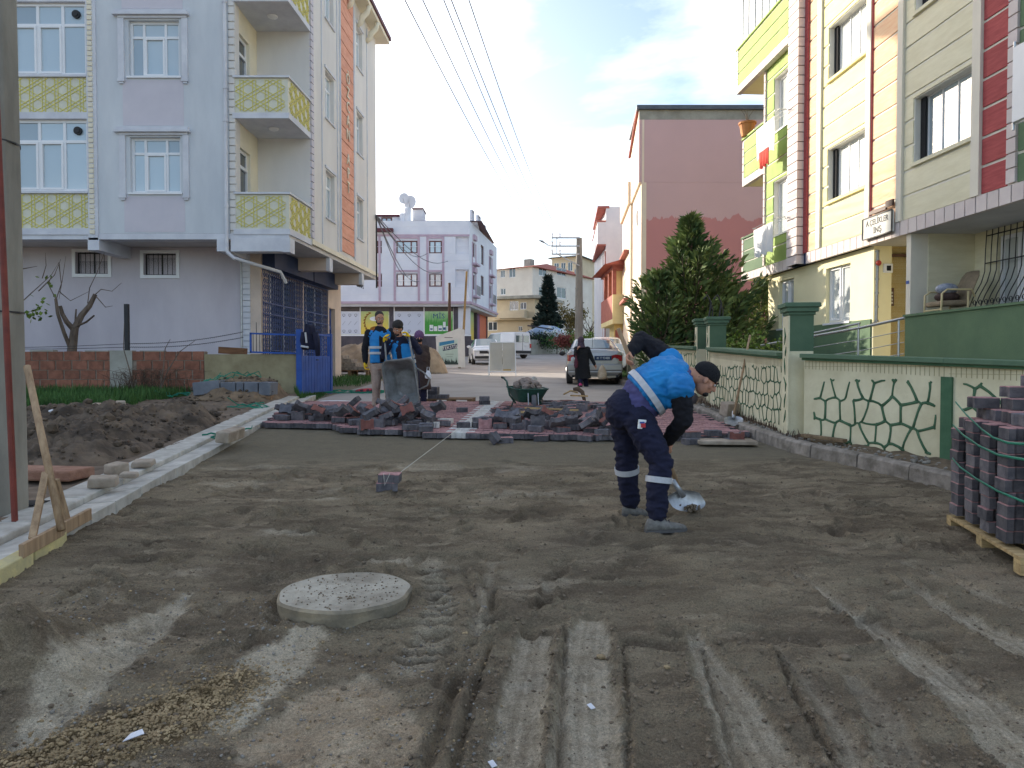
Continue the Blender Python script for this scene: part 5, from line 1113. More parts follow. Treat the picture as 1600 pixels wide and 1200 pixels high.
# far houses
def box_house(name, label, cat, p0, p1, depth, z0, z1, m, ops, roof=None, rh=1.6, wm=None, gm=None, core=True, ov=.5, rm=None):
 """front face from p0 to p1 (plan), rectangular plan, optional hipped roof"""
 p0 = Vector((*p0, 0)); p1 = Vector((*p1, 0)); u = (p1 - p0).normalized(); w = (p1 - p0).length; F_ = frame((p0.x, p0.y, 0), (u.x, u.y)); c = F_ @ Vector((w / 2, depth / 2, 0))
 t = thing(name, label, cat, (c.x, c.y, z0)); face(t, F_, w, z0, z1, m, ops[0] if ops else (), 'front_wall', wm=wm, gm=gm)
 Fz = F_ @ Matrix(((0, -1, 0, w), (1, 0, 0, 0), (0, 0, 1, 0), (0, 0, 0, 1))); face(t, Fz, depth, z0, z1, m, ops[1] if len(ops) > 1 else (), 'side_wall', wm=wm, gm=gm)
 Fy = F_ @ Matrix(((0, 1, 0, 0), (-1, 0, 0, depth), (0, 0, 1, 0), (0, 0, 0, 1))); face(t, Fy, depth, z0, z1, m, (), 'side_wall')
 MB(F_).box((.2, .2, z0), (w - .2, depth, z1 - .02)).build('house_core', m, t)
 if roof:
  mb = MB(F_); a, b_, c_, d = -ov, w + ov, -ov, depth + ov; q = min(w, depth) * .45
  mb.add([(a, c_, z1), (b_, c_, z1), (b_, d, z1), (a, d, z1), (w / 2 - (w - depth) / 2 if w > depth else w / 2, depth / 2, z1 + rh), (w / 2 + (w - depth) / 2 if w > depth else w / 2, depth / 2, z1 + rh)], [(3, 2, 1, 0), (0, 1, 5, 4), (1, 2, 5), (2, 3, 4, 5), (3, 0, 4)]); mb.build('roof', rm or M_tile, t)
 return t, F_, Fz
M_hw = mat('house_white', s2l((222, 216, 206)), s2l((208, 200, 190)), scale=.6); M_hc = mat('house_cream', s2l((216, 200, 172)), s2l((202, 186, 158)), scale=.6); M_ht = mat('house_tan', s2l((208, 192, 162)), s2l((194, 177, 148)), scale=.6); M_hg = mat('house_grey', s2l((188, 188, 192)), s2l((168, 168, 174)), scale=.5)
P = lambda px, D: (pxX(px, D), D)
q = lambda py, D: W(800, py, D).z
t, Fa_, Fb_ = box_house('house', 'white three storey house with a red hipped roof beyond the market', 'house', P(776, 95), P(832, 92), 16, 3.0, q(417, 92), M_hw, [[(.6, 1.3, q(433, 94), q(421, 94)), (1.9, 2.9, q(434, 94), q(419, 94)), (.6, 1.4, q(460, 94), q(450, 94))], [(1.5, 3.5, q(431, 94), q(417.5, 94)), (6, 8.5, q(431, 98), q(419, 98)), (11, 13, q(432, 102), q(421, 102)), (1.5, 3.5, q(466, 94), q(449, 94)), (6, 8.5, q(466, 98), q(449, 98)), (11, 13, q(466, 102), q(449, 102))]], True, 1.5)
MB(Fa_).box((1.6, 4, q(415, 95)), (2.6, 5, q(401, 95))).build('chimney', M_conc2, t)
t, Fa_, Fb_ = box_house('house', 'tan two storey house with a flat roof and a small balcony', 'house', P(757, 80), P(836, 78), 5, 2.6, q(468, 79), M_ht, [[(2.9, 3.9, q(485, 79), q(471, 79)), (4.1, 4.8, q(484, 79), q(473, 79)), (.4, 1.5, q(516, 79), q(502, 79)), (3.9, 4.35, q(518, 79), q(510, 79))], []])
MB(Fa_).box((-.3, -.5, q(467.5, 79)), (6.6, 8.2, q(463, 79))).build('roof_slab', M_conc2, t); MB(Fa_).box((1.9, -.9, q(498, 79)), (4.9, -.001, q(486, 79))).build('balcony', M_hc, t); MB(Fa_).box((1.2, -.6, q(500.5, 79)), (6.0, -.001, q(498.3, 79))).build('slab', M_hc, t)
t, Fa_, Fb_ = box_house('apartment_building', 'cream four storey block with many windows behind the spruce', 'building', P(862, 118), P(905, 116), 12, 4.5, q(402, 117), M_hc, [[(.4 + 1.15 * j, 1.2 + 1.15 * j, z, z + 1.4) for j in range(3) for z in (q(412, 117) - 1.2, q(440, 117) - 1.2, q(466, 117) - 1, q(500, 117))], []], True, 1.2, ov=.7, rm=M_roofd)
t, Fa_, Fb_ = box_house('apartment_building', 'grey balconied block far down the street behind the concrete pole', 'building', P(897, 135), P(938, 133), 12, 5.5, q(441, 134), M_hg, [[(.3 + 1.2 * j, 1.2 + 1.2 * j, z, z + 1.7) for j in range(4) for z in (q(462, 134) - .6, q(487, 134) - .6, q(512, 134) - .6)], []], True, 1.4, rm=M_roofd)
for py in (468, 493, 518): MB(Fa_).box((0, -1.2, q(py, 134) - .5), (4.6, -.001, q(py, 134) + .5)).build('balcony', M_hg, t)
box_house('house', 'small white house on the far green hill, left one', 'house', P(884, 190), P(897, 190), 6, 15, q(427, 190), M_hw, [[(.5, 1.2, q(432, 190), q(429.5, 190))], []], True, 1)
box_house('house', 'small white house on the far green hill, right one', 'house', P(914, 200), P(930, 200), 6, 15, q(433, 200), M_hw, [[(.5, 1.3, q(438, 200), q(435, 200))], []], True, 1)
# hill
M_hill = mat('hill_grass', s2l((112, 128, 92)), s2l((134, 140, 112)), scale=.08, rough=1)
hx = np.linspace(-260, 260, 90); hy = np.linspace(150, 420, 50); HX, HY = np.meshgrid(hx, hy)
HZ = 6 + (HY - 150) * .03 + 26 * np.exp(-((HX - 30) / 90) ** 2) * np.clip((HY - 150) / 90, 0, 1) + fbm(HX / 40, HY / 40, 4, 5) * 10
tag(place('hill', grid_mesh('hill', HX, HY, HZ, {}, M_hill)), kind='structure')
# unseen block added behind the left building to put the street in shade
MB().box((-30, 27.8, .8), (-13.5, 42, 10.6)).build('unseen_shade_block', M_lil, lb)
# ================================================================ ROAD BEYOND THE WORKS
M_road = mat('worn_road', s2l((168, 160, 154)), s2l((146, 140, 134)), scale=.7, detail=9, bump=.25, bscale=40, rough=.9)
ry = np.concatenate([np.arange(13.9, 30, .25), np.arange(30, 95, 1.)]); tt = np.linspace(0, 1, 26); XX = np.zeros((len(ry), 26)); YY = np.repeat(ry[:, None], 26, 1)
for i, y in enumerate(ry):
 l = np.interp(y, [13.9, 17, 24, 34, 48, 60, 95], [-4.15, -4.4, -4.4, -4.0, -3.0, -1.0, 2.2]); r_ = np.interp(y, [13.9, 30, 45, 60, 75, 95], [3.3, 3.6, 4.4, 5.2, 6.0, 8.6])
 if y < 34 and y > 28: l -= (y - 28) * 1.2
 if 34 <= y < 58: l = -11 if y < 56 else -5
 XX[i] = l + (r_ - l) * tt
ZZ = prof(YY) + .006 + fbm(XX * .5, YY * .5, 3, 31) * .02 + fbm(XX * 5, YY * 5, 3, 32) * .006
tag(place('road', grid_mesh('road', XX, YY, ZZ, {}, M_road)), kind='structure')
# ================================================================ LEFT VERGE
def verge_h(X, Y):
 z = prof(Y) + .10 + fbm(X * 1.2, Y * 1.2, 4, 101) * .10 + fbm(X * 7, Y * 7, 3, 102) * .03
 edge = -3.14 - .112 * (Y - 4.54) - .56; z = np.where(X > edge - .25, np.minimum(z, prof(Y) + .13 - np.clip((X - edge), 0, 1) * .5), z)
 return z
def pile_h(X, Y):
 def b(cx, cy, rx, ry, h, a=0.):
  dx, dy = X - cx, Y - cy; u = (dx * math.cos(a) + dy * math.sin(a)) / rx; v = (-dx * math.sin(a) + dy * math.cos(a)) / ry; d = u * u + v * v; return h * np.clip(1 - d, 0, 1) ** .8
 h = np.maximum.reduce([b(-6.0, 9.7, 1.5, 2.1, .36), b(-5.3, 8.6, 1.1, 1.5, .28), b(-7.0, 9.2, 1.5, 1.8, .30), b(-5.4, 11.1, .9, 1.3, .30), b(-4.9, 10.2, .6, 1.5, .22)])
 return h + (fbm(X * 2.2, Y * 2.2, 5, 111, .6) * .35 + fbm(X * 9, Y * 9, 4, 112, .65) * .2) * np.clip(h * 5, 0, 1)
def pile2_h(X, Y):
 d = ((X + 5.75) / 1.25) ** 2 + ((Y - 16.0) / 1.1) ** 2; e = ((X + 4.9) / .7) ** 2 + ((Y - 15.7) / .7) ** 2; h = np.maximum(.42 * np.clip(1 - d, 0, 1) ** .8, .24 * np.clip(1 - e, 0, 1))
 return h + (fbm(X * 3, Y * 3, 4, 121, .6) * .2 + fbm(X * 10, Y * 10, 4, 122, .65) * .08) * np.clip(h * 6, 0, 1)
M_verge = mat('verge_earth', s2l((124, 108, 92)), s2l((92, 78, 66)), scale=5, detail=8, bump=.7, bscale=35, rough=.96)
M_dirt = mat('dug_earth', s2l((122, 106, 90)), s2l((64, 55, 47)), scale=3.2, detail=9, bump=1., bscale=28, rough=.97, lo=.3, hi=.62)
M_dirt2 = mat('sandy_earth', s2l((134, 114, 92)), s2l((92, 78, 64)), scale=4, detail=8, bump=1., bscale=28, rough=.97)
gx = np.arange(-15, -3.6, .06); gy = np.arange(4.0, 19.9, .06); X1, Y1 = np.meshgrid(gx, gy)
edge = -3.14 - .112 * (Y1 - 4.54) - .45
tag(place('verge_ground', grid_mesh('verge_ground', X1, Y1, verge_h(X1, Y1), {}, M_verge, mask=(X1 < edge))), kind='structure')
def pile(name, x0, x1, y0, y1, hf, st, m, label, cat):
 X2, Y2 = np.meshgrid(np.arange(x0, x1, st), np.arange(y0, y1, st)); h = hf(X2, Y2); h = h * np.clip((-3.14 - .112 * (Y2 - 4.54) - .52 - X2) / .22, 0, 1) - .012; o = place(name, grid_mesh(name, X2, Y2, verge_h(X2, Y2) + h - .006, {}, m, mask=(h > -.004) & (X2 < -3.14 - .112 * (Y2 - 4.54) - .46))); return tag(o, label, cat)
pile('dirt_pile', -9.2, -3.9, 6.8, 14, pile_h, .03, M_dirt, 'big heap of dug brown earth beside the left kerb', 'dirt pile')
pile('dirt_pile', -7.1, -4.1, 14.7, 17.3, pile2_h, .03, M_dirt2, 'smaller sandy earth heap in front of the blue gate', 'dirt pile')
pts = []
for _ in range(2600):
 x = rs.uniform(-9, -4.2); y = rs.uniform(7, 17); h = max(float(pile_h(np.array(x), np.array(y))), float(pile2_h(np.array(x), np.array(y))), 0)
 if h < .02 and rs.rand() < .7: continue
 if x > kerbL(y) - .6: continue
 pts.append((x, y, float(verge_h(np.array(x), np.array(y))) + h - .01, abs(rs.normal()) ** 1.5 * .018 + .012))
tag(scatter('earth_clods', pts, M_dirt), 'brown clods of earth scattered over the left heaps', 'clods', kind='stuff')
def vz(x, y): return float(verge_h(np.array(x), np.array(y))) + max(0, float(pile_h(np.array(x), np.array(y))), float(pile2_h(np.array(x), np.array(y))))
M_slabp = mat('broken_concrete', s2l((176, 162, 146)), s2l((140, 126, 110)), scale=5, bump=.5, bscale=40)
for px, py, s, rz, lb_, c_ in ((159, 746, (.24, .14, .09), .25, 'tan broken kerb block resting on the left kerb slab', 'block'), (180, 727, (.20, .16, .10), -.5, 'grey lump of concrete behind the tan broken block', 'block'),
                               (222, 716, (.2, .18, .06), .2, 'flat pale slab fragment at the foot of the earth heap', 'slab'), (200, 733, (.16, .10, .05), .1, 'thin pale slab sliver beside the grey concrete lump', 'slab'),
                               (360, 678, (.8, .16, .14), 1.68, 'pinkish loose kerb stone lying along the far left kerb', 'kerb stone'), (151, 659, (.12, .1, .1), 0, 'grey stone on top of the brown earth heap, left one', 'stone'), (188, 662, (.13, .1, .07), .5, 'grey flat stone on top of the brown earth heap, right one', 'stone')):
 p = G(px, py, .2); z = (gz(0, p.y) + .14) if px > 158 and py > 700 or px == 360 or px == 159 else vz(p.x, p.y)
 mb = MB(); mb.obox((0, 0, s[2] / 2), s, Matrix.Rotation(rz, 3, 'Z') @ Matrix.Rotation(.12, 3, 'X')); mb.v = [(v[0] + .02 * mnoise.noise(Vector(v) * 9), v[1] + .02 * mnoise.noise(Vector(v) * 8 + Vector((3, 1, 2))), v[2]) for v in mb.v]; mb.v = [(v[0] + p.x, v[1] + p.y, v[2] + z - .02) for v in mb.v]
 tag(mb.build('stone' if c_ == 'stone' else 'concrete_block', M_slabp, bevel=.015), lb_, c_)
# rubbish
M_lime = mat('lime_plastic', (.45, .75, .08), rough=.4, scale=4); M_wp = mat('white_plastic', (.8, .82, .86), rough=.4, scale=4); M_bp = mat('blue_plastic', (.3, .4, .7), rough=.4, scale=4)
for px, py, m, lb_, s in ((238, 700, M_lime, 'lime green and black wrapper on the earth heap edge', .07), (222, 702, M_wp, 'crumpled white wrapper beside the lime green one', .05), (147, 638, M_wp, 'crumpled white and blue bag on the grass edge', .1), (80, 663, M_wp, 'small white litter scrap on the left of the earth heap', .04)):
 p = G(px, py, .3); z = vz(p.x, p.y); mb = MB(); vs, fs = ROCKS[2]; mb.add([(p.x + v[0] * s * 1.2, p.y + v[1] * s, z + v[2] * s * .6 + s * .3) for v in vs], [tuple(f) for f in fs]); tag(mb.build('litter', m), lb_, 'litter')
# clay-coloured slab and pit by the near pole
mb = MB(); p = G(95, 745, .12); mb.obox((p.x - .35, p.y, gz(0, p.y) + .16), (1.2, .35, .10), Matrix.Rotation(-.15, 3, 'Z')); tag(mb.build('clay_slab', mat('clay_slab', s2l((168, 128, 108)), s2l((136, 98, 80)), scale=5, bump=.6), bevel=.02), 'reddish clay-stained slab behind the near concrete pole', 'slab')
mb = MB(); p = G(40, 785, .12); mb.box((p.x - .35, p.y - .12, gz(0, p.y) + .115), (p.x + .12, p.y + .1, gz(0, p.y) + .12)); tag(mb.build('pit', M_dark), 'dark open pit under the clay-stained slab by the pole', 'pit')  # flat dark sheet: the shade inside the pit is put into its colour
# ---------------------------------------------------------------- grass and weeds
M_grass = mat('grass', s2l((74, 110, 52)), s2l((48, 82, 38)), scale=3, rough=.8); M_weed = mat('dry_weed', s2l((104, 84, 70)), s2l((74, 60, 50)), scale=5, rough=.9)
def grass(name, n, area, h, m, label, zf, lean=.5, wd=.008):
 r2 = np.random.RandomState(n); V = []; Fc = []
 for i in range(n):
  x, y = area(r2)
  if x is None: continue
  z = zf(x, y) - .01; hh = h * r2.uniform(.4, 1.15); a = r2.uniform(0, 6.28); l = r2.uniform(0, lean) * hh; dx, dy = math.cos(a), math.sin(a); w = wd * r2.uniform(.7, 1.5); k = len(V)
  V += [(x - dy * w, y + dx * w, z), (x + dy * w, y - dx * w, z), (x + dx * l * .35 + dy * w * .7, y + dy * l * .35 - dx * w * .7, z + hh * .6), (x + dx * l * .35 - dy * w * .7, y + dy * l * .35 + dx * w * .7, z + hh * .6), (x + dx * l, y + dy * l, z + hh)]
  Fc += [(k, k + 1, k + 2, k + 3), (k + 3, k + 2, k + 4)]
 me = bpy.data.meshes.new(name); me.from_pydata(V, [], Fc); me.materials.append(m); return tag(place(name, me), label, 'grass', kind='stuff')
def a1_(r2):
 x = r2.uniform(-13.5, -7.4); y = r2.uniform(11.8, 17.4) if x < -8.6 else r2.uniform(13.6, 17.4)
 if r2.rand() > .35 + 1.2 * float(fbm(np.array(x * 1.5), np.array(y * 1.5), 3, 7)) + .45: return None, None
 return x, y
grass('grass', 26000, a1_, .24, M_grass, 'green grass growing at the foot of the brick wall', vz)
grass('grass', 2600, lambda r2: (-4.75 + abs(r2.normal()) * .35 - .1, 16.7 + r2.uniform(-.2, 2.2)), .2, M_grass, 'green grass at the foot of the blue gate', vz)
grass('grass', 2500, lambda r2: (-4.6 - r2.uniform(0, 2.5), 22 + r2.uniform(0, 6)), .14, M_grass, 'grass patch behind the pallet of slabs', lambda x, y: gz(0, y))
grass('grass', 900, lambda r2: (3.55 + abs(r2.normal()) * .12, 10.2 + r2.uniform(-1., 12)), .10, M_weed, 'dry weeds at the foot of the painted wall', lambda x, y: gz(0, y) + .16)
grass('grass', 2200, lambda r2: (3.9 + r2.uniform(-.3, .5), 24 + r2.uniform(-.5, 9)), .25, M_grass, 'grass tufts beside the silver car', lambda x, y: gz(0, y))
# ---------------------------------------------------------------- brick wall, plastered wall, gate
bx0, bx1 = -14.0, pxX(320, 17.5); wy = 17.5; zb = .70
bw_ = thing('brick_wall', 'low wall of hollow red bricks in front of the grey building', 'wall', ((bx0 + bx1) / 2, wy, zb))
M_mort = mat('mortar', s2l((150, 136, 122)), s2l((120, 106, 94)), scale=8, bump=.5); M_brick = mat('clay_brick', s2l((150, 100, 80)), s2l((118, 76, 60)), scale=7, bump=.4, bscale=60, rnd=.16)
MB().box((bx0, wy + .012, zb - .3), (bx1, wy + .18, zb + 1.11)).build('mortar', M_mort, bw_)
bm_ = {}
for r_ in range(5):
 x = bx0 + (.19 if r_ % 2 else 0); 
 while x < bx1 - .05:
  w = min(.36, bx1 - x) ; key = round(w, 2)
  if key not in bm_: bm_[key] = MB().box((0, 0, 0), (w - .018, .19, .205)).mesh('brick', M_brick)
  if not (pxX(186, 17.5) - .2 < x < pxX(201, 17.5) - .05): place('brick', bm_[key], bw_, Matrix.Translation((x, wy - random.uniform(0, .012), zb + .02 + r_ * .222 + random.uniform(-.004, .004))) @ Matrix.Rotation(random.uniform(-.008, .008), 4, 'Y'))
  x += .38
MB().box((pxX(186, 17.5) - .2, wy - .025, zb - .2), (pxX(201, 17.5) + .1, wy + .17, zb + 1.14)).build('concrete_post', M_conc2, bw_)
mb = MB(); x = bx0
while x < bx1 - .6: mb.box((x, wy + .0, zb + 1.112), (x + .55, wy + .19, zb + 1.135 + random.uniform(0, .02))); x += 1.3
mb.build('cap_fragments', M_conc2, bw_)['kind'] = 'stuff'
M_plast = mat('mossy_plaster', s2l((160, 150, 118)), s2l((132, 120, 92)), scale=2, detail=8, bump=.4)
pw = MB().box((bx1 + .004, wy - .02, zb - .3), (pxX(463, 17.4), wy + .18, zb + 1.05)).build('plastered_wall', M_plast); tag(pw, 'yellowish mossy plastered wall between the bricks and the blue gate', 'wall')
tag(MB().obox((pxX(362, 17.5), wy + .1, zb + 1.13), (.62, .2, .16), Matrix.Rotation(.06, 3, 'Y')).build('plank', mat('old_wood', s2l((128, 90, 62)), s2l((98, 68, 46)), scale=3, stretch=(1, 8, 8))), 'brown board lying on top of the plastered wall', 'board')
p = W(198, 547, 17.6); tag(MB().box((p.x - .045, 17.58, zb + .9), (p.x + .045, 17.67, W(198, 475, 17.6).z)).build('fence_post', M_black), 'black steel post rising from the brick wall', 'post')
mb = MB(); 
for z0_, z1_ in ((2.0, 2.28), (1.92, 2.15)):
 a = Vector((bx0, 17.6, 1.95)); b_ = Vector((p.x, 17.6, z0_)); c_ = Vector((pxX(381, 17.6), 17.6, z1_)); 
 pts = [a.lerp(b_, t) - Vector((0, 0, .06 * math.sin(math.pi * t))) for t in np.linspace(0, 1, 12)] + [b_.lerp(c_, t) - Vector((0, 0, .08 * math.sin(math.pi * t))) for t in np.linspace(0, 1, 12)][1:]
 mb.tube(pts, .006, 4)
 for i in range(0, 60): t = i / 60; q_ = b_.lerp(c_, t) - Vector((0, 0, .08 * math.sin(math.pi * t))); mb.bar(q_ - Vector((0, 0, .02)), q_ + Vector((.02, 0, .02)), .004)
tag(mb.build('barbed_wire', M_black), 'barbed wire strung above the brick wall', 'wire')
gt = thing('gate', 'blue sheet metal gate with open top frame beside the shop', 'gate', (pxX(468, 17.4), 17.4, .8))
gp0 = Vector((pxX(473, 17.42), 17.42, 0)); gdir = Vector((.20, 1.55, 0)).normalized(); Fgt = frame((gp0.x, gp0.y, 0), (gdir.x, gdir.y)); GL = 1.75; zt_, zm = 2.25, 1.72
MB().box((pxX(463.5, 17.4), 17.36, .6), (gp0.x - .0, 17.48, 2.33)).build('gate_post', M_bluem, gt, bevel=.006)
for a, b_ in ((0.01, GL / 2 - .01), (GL / 2 + .01, GL)):
 lf = MB(Fgt).box((a, 0, .82), (b_, .03, zm)).build('gate_leaf', M_bluem, gt)
 mb = MB(Fgt)
 for i in range(1, 5): x = a + (b_ - a) * i / 5; mb.box((x, -.008, .84), (x + .012, -.0005, zm - .02))
 mb.build('panel_ribs', M_bluem, lf)
 mb = MB(Fgt); mb.bar((a, .015, zt_), (b_, .015, zt_), .045); mb.bar((a + .02, .015, zm), (a + .02, .015, zt_), .035); mb.bar((b_ - .02, .015, zm), (b_ - .02, .015, zt_), .035); 
 for i in range(1, 6): x = a + (b_ - a) * i / 6; mb.bar((x, .015, zm), (x, .015, zt_), .014)
 mb.build('top_frame', M_bluem, gt)
MB(Fgt).box((GL + .01, -.02, .6), (GL + .12, .09, 2.3)).build('gate_post', M_bluem, gt)
MB(Fgt).tube([(GL / 2 - .12, -.02, 1.62), (GL / 2 - .12, -.06, 1.62), (GL / 2 - .04, -.06, 1.62)], .012, 6).build('handle', M_black, gt)
fr_ = thing('railing', 'low blue railing on the plastered wall left of the gate', 'railing', (pxX(427, 17.45), 17.45, 1.75)); ra, rb_ = pxX(391, 17.45), pxX(463, 17.45)
mb = MB(); mb.bar((ra, 17.45, 1.80), (rb_, 17.45, 1.77), .04); mb.bar((ra, 17.45, 2.24), (rb_, 17.45, 2.2), .04); mb.bar((ra + .02, 17.45, 1.78), (ra + .02, 17.45, 2.24), .04); mb.build('rail_frame', M_bluem, fr_)
for i in range(1, 14): x = ra + (rb_ - ra) * i / 14; MB().bar((x, 17.45, 1.78), (x, 17.45, 2.22 + (.28 if i == 2 else 0)), .012).build('baluster', M_black, fr_)
# jacket hung on the gate post
M_navyc = mat('navy_cloth', s2l((34, 36, 58)), s2l((24, 26, 44)), scale=9, rough=.95); M_refl = mat('reflective_tape', (.52, .53, .55), (.46, .47, .5), rough=.45, scale=30)
def drape(label, nm, cx, cy, ztop, zbot, w, m, stripe=None):
 t = thing(nm, label, 'jacket', (cx, cy, zbot)); mb = MB(); n = 24; k = 12; vs = []; fs = []
 for j in range(k + 1):
  for i in range(n):
   a = 2 * math.pi * i / n; v = j / k; wv = w * (.55 + .45 * math.sin(min(1, v * 1.3) * 1.5)) * (1 + .12 * math.sin(3 * a + 5 * v)); dp = (.09 + .05 * v) * (1 + .3 * math.sin(4 * a + 3 * v))
   vs.append((cx + math.cos(a) * wv, cy + math.sin(a) * dp, ztop + (zbot - ztop) * v + .03 * math.sin(2 * a)))
 for j in range(k):
  for i in range(n): fs.append((j * n + i, (j + 1) * n + i, (j + 1) * n + (i + 1) % n, j * n + (i + 1) % n))
 fs += [tuple(range(n)), tuple(range(k * n + n - 1, k * n - 1, -1))]; mb.add(vs, fs); mb.build('body', m, t, smooth=True); return t
jk = drape('navy work jacket with pale stripes hung over the blue gate post', 'jacket', pxX(484, 17.3), 17.3, W(0, 508, 17.3).z, W(0, 545, 17.3).z, .17, M_navyc)
jx = pxX(484, 17.3); 
for dx, z0_ in ((-.1, 545), (.16, 556)): MB().tube([(jx + dx, 17.22, W(0, 520, 17.3).z), (jx + dx * 1.3, 17.2, W(0, (520 + z0_) / 2, 17.3).z), (jx + dx * 1.2 + .02, 17.24, W(0, z0_, 17.3).z)], [.07, .065, .055], 10).build('sleeve', M_navyc, jk, smooth=True)
mb = MB(); mb.tube([(jx - .05, 17.14, W(0, 520, 17.3).z), (jx - .02, 17.13, W(0, 536, 17.3).z)], .022, 6); mb.tube([(jx - .16, 17.17, W(0, 541, 17.3).z), (jx + .02, 17.13, W(0, 543, 17.3).z)], .025, 6); mb.build('reflective_tape', M_refl, jk)
# ---------------------------------------------------------------- painted garden wall on the right
gw_ = thing('garden_wall', 'cream garden wall with green painted stone joints and green coping', 'garden wall', (4.2, 9.5, .5))
M_gw = mat('cream_stucco', s2l((226, 219, 188)), s2l((202, 193, 160)), scale=1.6, detail=8, bump=.45, bscale=30); M_gj = mat('green_joint', s2l((78, 112, 84)), s2l((64, 98, 72)), scale=6)
M_cope = mat('green_coping', s2l((98, 122, 98)), s2l((84, 108, 86)), scale=2, bump=.2); M_gp = mat('green_pillar', s2l((88, 110, 86)), s2l((74, 98, 76)), scale=2, bump=.2)
def joint_net(mb, F_, x0, x1, zlo, zhi, cell, seed, w=.035):
 """borders of irregular rounded stones: Voronoi edges of jittered points"""
 from mathutils.geometry import delaunay_2d_cdt
 r2 = random.Random(seed); P_ = []; nx = int((x1 - x0) / (cell * .86)) + 1; nz = max(3, round((zhi - zlo) / cell))
 for j in range(-2, nz + 2):
  for i in range(-2, nx + 2): P_.append(Vector((x0 + (i + (.5 if j % 2 else 0)) * (x1 - x0) / nx + r2.uniform(-.27, .27) * cell, zlo + (j + .5) * (zhi - zlo) / nz + r2.uniform(-.27, .27) * cell)))
 vv, _, tri, *_ = delaunay_2d_cdt(P_, [], [], 0, 1e-6); cc = []; ed = {}
 for k, t in enumerate(tri):
  a, b_, c_ = [vv[q] for q in t]; d = 2 * (a.x * (b_.y - c_.y) + b_.x * (c_.y - a.y) + c_.x * (a.y - b_.y))
  if abs(d) < 1e-9: cc.append(None); continue
  cc.append(Vector(((a.length_squared * (b_.y - c_.y) + b_.length_squared * (c_.y - a.y) + c_.length_squared * (a.y - b_.y)) / d, (a.length_squared * (c_.x - b_.x) + b_.length_squared * (a.x - c_.x) + c_.length_squared * (b_.x - a.x)) / d)))
  for i in range(3): ed.setdefault(tuple(sorted((t[i], t[(i + 1) % 3]))), []).append(k)
 ins = lambda q: x0 <= q.x <= x1 and zlo <= q.y <= zhi
 for e, ks in ed.items():
  if len(ks) != 2 or cc[ks[0]] is None or cc[ks[1]] is None: continue
  a, b_ = cc[ks[0]], cc[ks[1]]
  if not ins(a) and not ins(b_): continue
  if not ins(a): a, b_ = b_, a
  q = b_
  for _ in range(12):
   if ins(q): break
   q = a.lerp(q, .85)
  if (q - a).length < .012 or r2.random() < .05: continue
  n_ = Vector((-(q - a).y, (q - a).x)).normalized() * r2.uniform(-.014, .014); pts = [a, a.lerp(q, .3) + n_ * .8, a.lerp(q, .7) + n_, q]; ww = w * r2.uniform(.8, 1.2); hor = abs(q.x - a.x) > abs(q.y - a.y)
  mb.tube([(p.x, -.003, p.y) for p in pts], [ww * .5, ww * .42, ww * .40, ww * (.5 if q is b_ else .3)], 6, sc=(1, .28) if not hor else (1, .28), up=(0, 0, 1) if hor else (1, 0, 0))
segs = [((6.2, 4.1), (4.56, 7.72), 'a'), ((4.56, 7.72), (3.63 + .12, 9.75 - .26), 'b'), ((3.66, 10.0), (3.68, 13.75), 'c'), ((3.86, 15.45), (3.8, 24.5), 'd')]
for k, (a, b_, nm) in enumerate(segs):
 far = Vector((*b_, 0)); nr = Vector((*a, 0)); 
 u = (nr - far).normalized(); Lw = (nr - far).length; F_ = frame((far.x, far.y, 0), (u.x, u.y)); n0, n1 = gz(0, far.y), gz(0, nr.y)
 def wb(x, off): return (n0 + (n1 - n0) * x / Lw) + off
 T_, B2 = 1.225, -.1
 def slab(x0, x1, y0, y1, lo, hi): 
  mb = MB(F_); vs = [(x, y, wb(x, z)) for z in (lo, hi) for x, y in ((x0, y0), (x1, y0), (x1, y1), (x0, y1))]; return mb.add(vs, [(3, 2, 1, 0), (4, 5, 6, 7), (0, 1, 5, 4), (1, 2, 6, 5), (2, 3, 7, 6), (3, 0, 4, 7)])
 slab(0, Lw, 0, .2, B2, 1.14).build('wall_panel', M_gw, gw_)
 slab(-.0, Lw, -.05, .25, 1.142, 1.17).build('coping_step', M_gj, gw_); slab(0, Lw, -.09, .29, 1.172, T_).build('coping', M_cope, gw_, bevel=.006)
 mb = MB(F_)
 for i in range(int(Lw / .055)): x = .02 + i * .055; mb.box((x, -.003, wb(x, 1.03)), (x + .006, .001, wb(x, 1.135)))
 mb.box((0, -.002, wb(0, 1.06)), (Lw, .001, wb(0, 1.064)));
 tag(mb.build('scored_band', mat('score_line', s2l((168, 158, 124))), gw_), kind='stuff')
 mb = MB(F_); cell = .245 if k < 2 else .19
 base = .16
 if k == 0: joint_net(mb, F_, .14, Lw - .1, n0 + base, n0 + .98, cell, 3)
 elif k == 1: joint_net(mb, F_, .16, Lw - .14, n1 + base + .04, n1 + .98, cell, 5)
 elif k == 2: joint_net(mb, F_, .2, Lw - .05, (n0 + n1) / 2 + base, (n0 + n1) / 2 + .96, cell, 8, .028)
 else: joint_net(mb, F_, .1, Lw - .1, (n0 + n1) / 2 + base, (n0 + n1) / 2 + .96, .26, 9, .03)
 mb.v = [(v[0], v[1], v[2]) for v in mb.v]; tag(mb.build('green_stone_joint', M_gj, gw_, smooth=True), kind='stuff')
 if k == 1: slab(Lw - .07, Lw + .03, -.03, .0, B2, 1.03).build('green_post', M_gj, gw_)
 if k == 0: slab(-.03, .05, -.03, .0, B2, 1.03).build('green_post', M_gj, gw_)
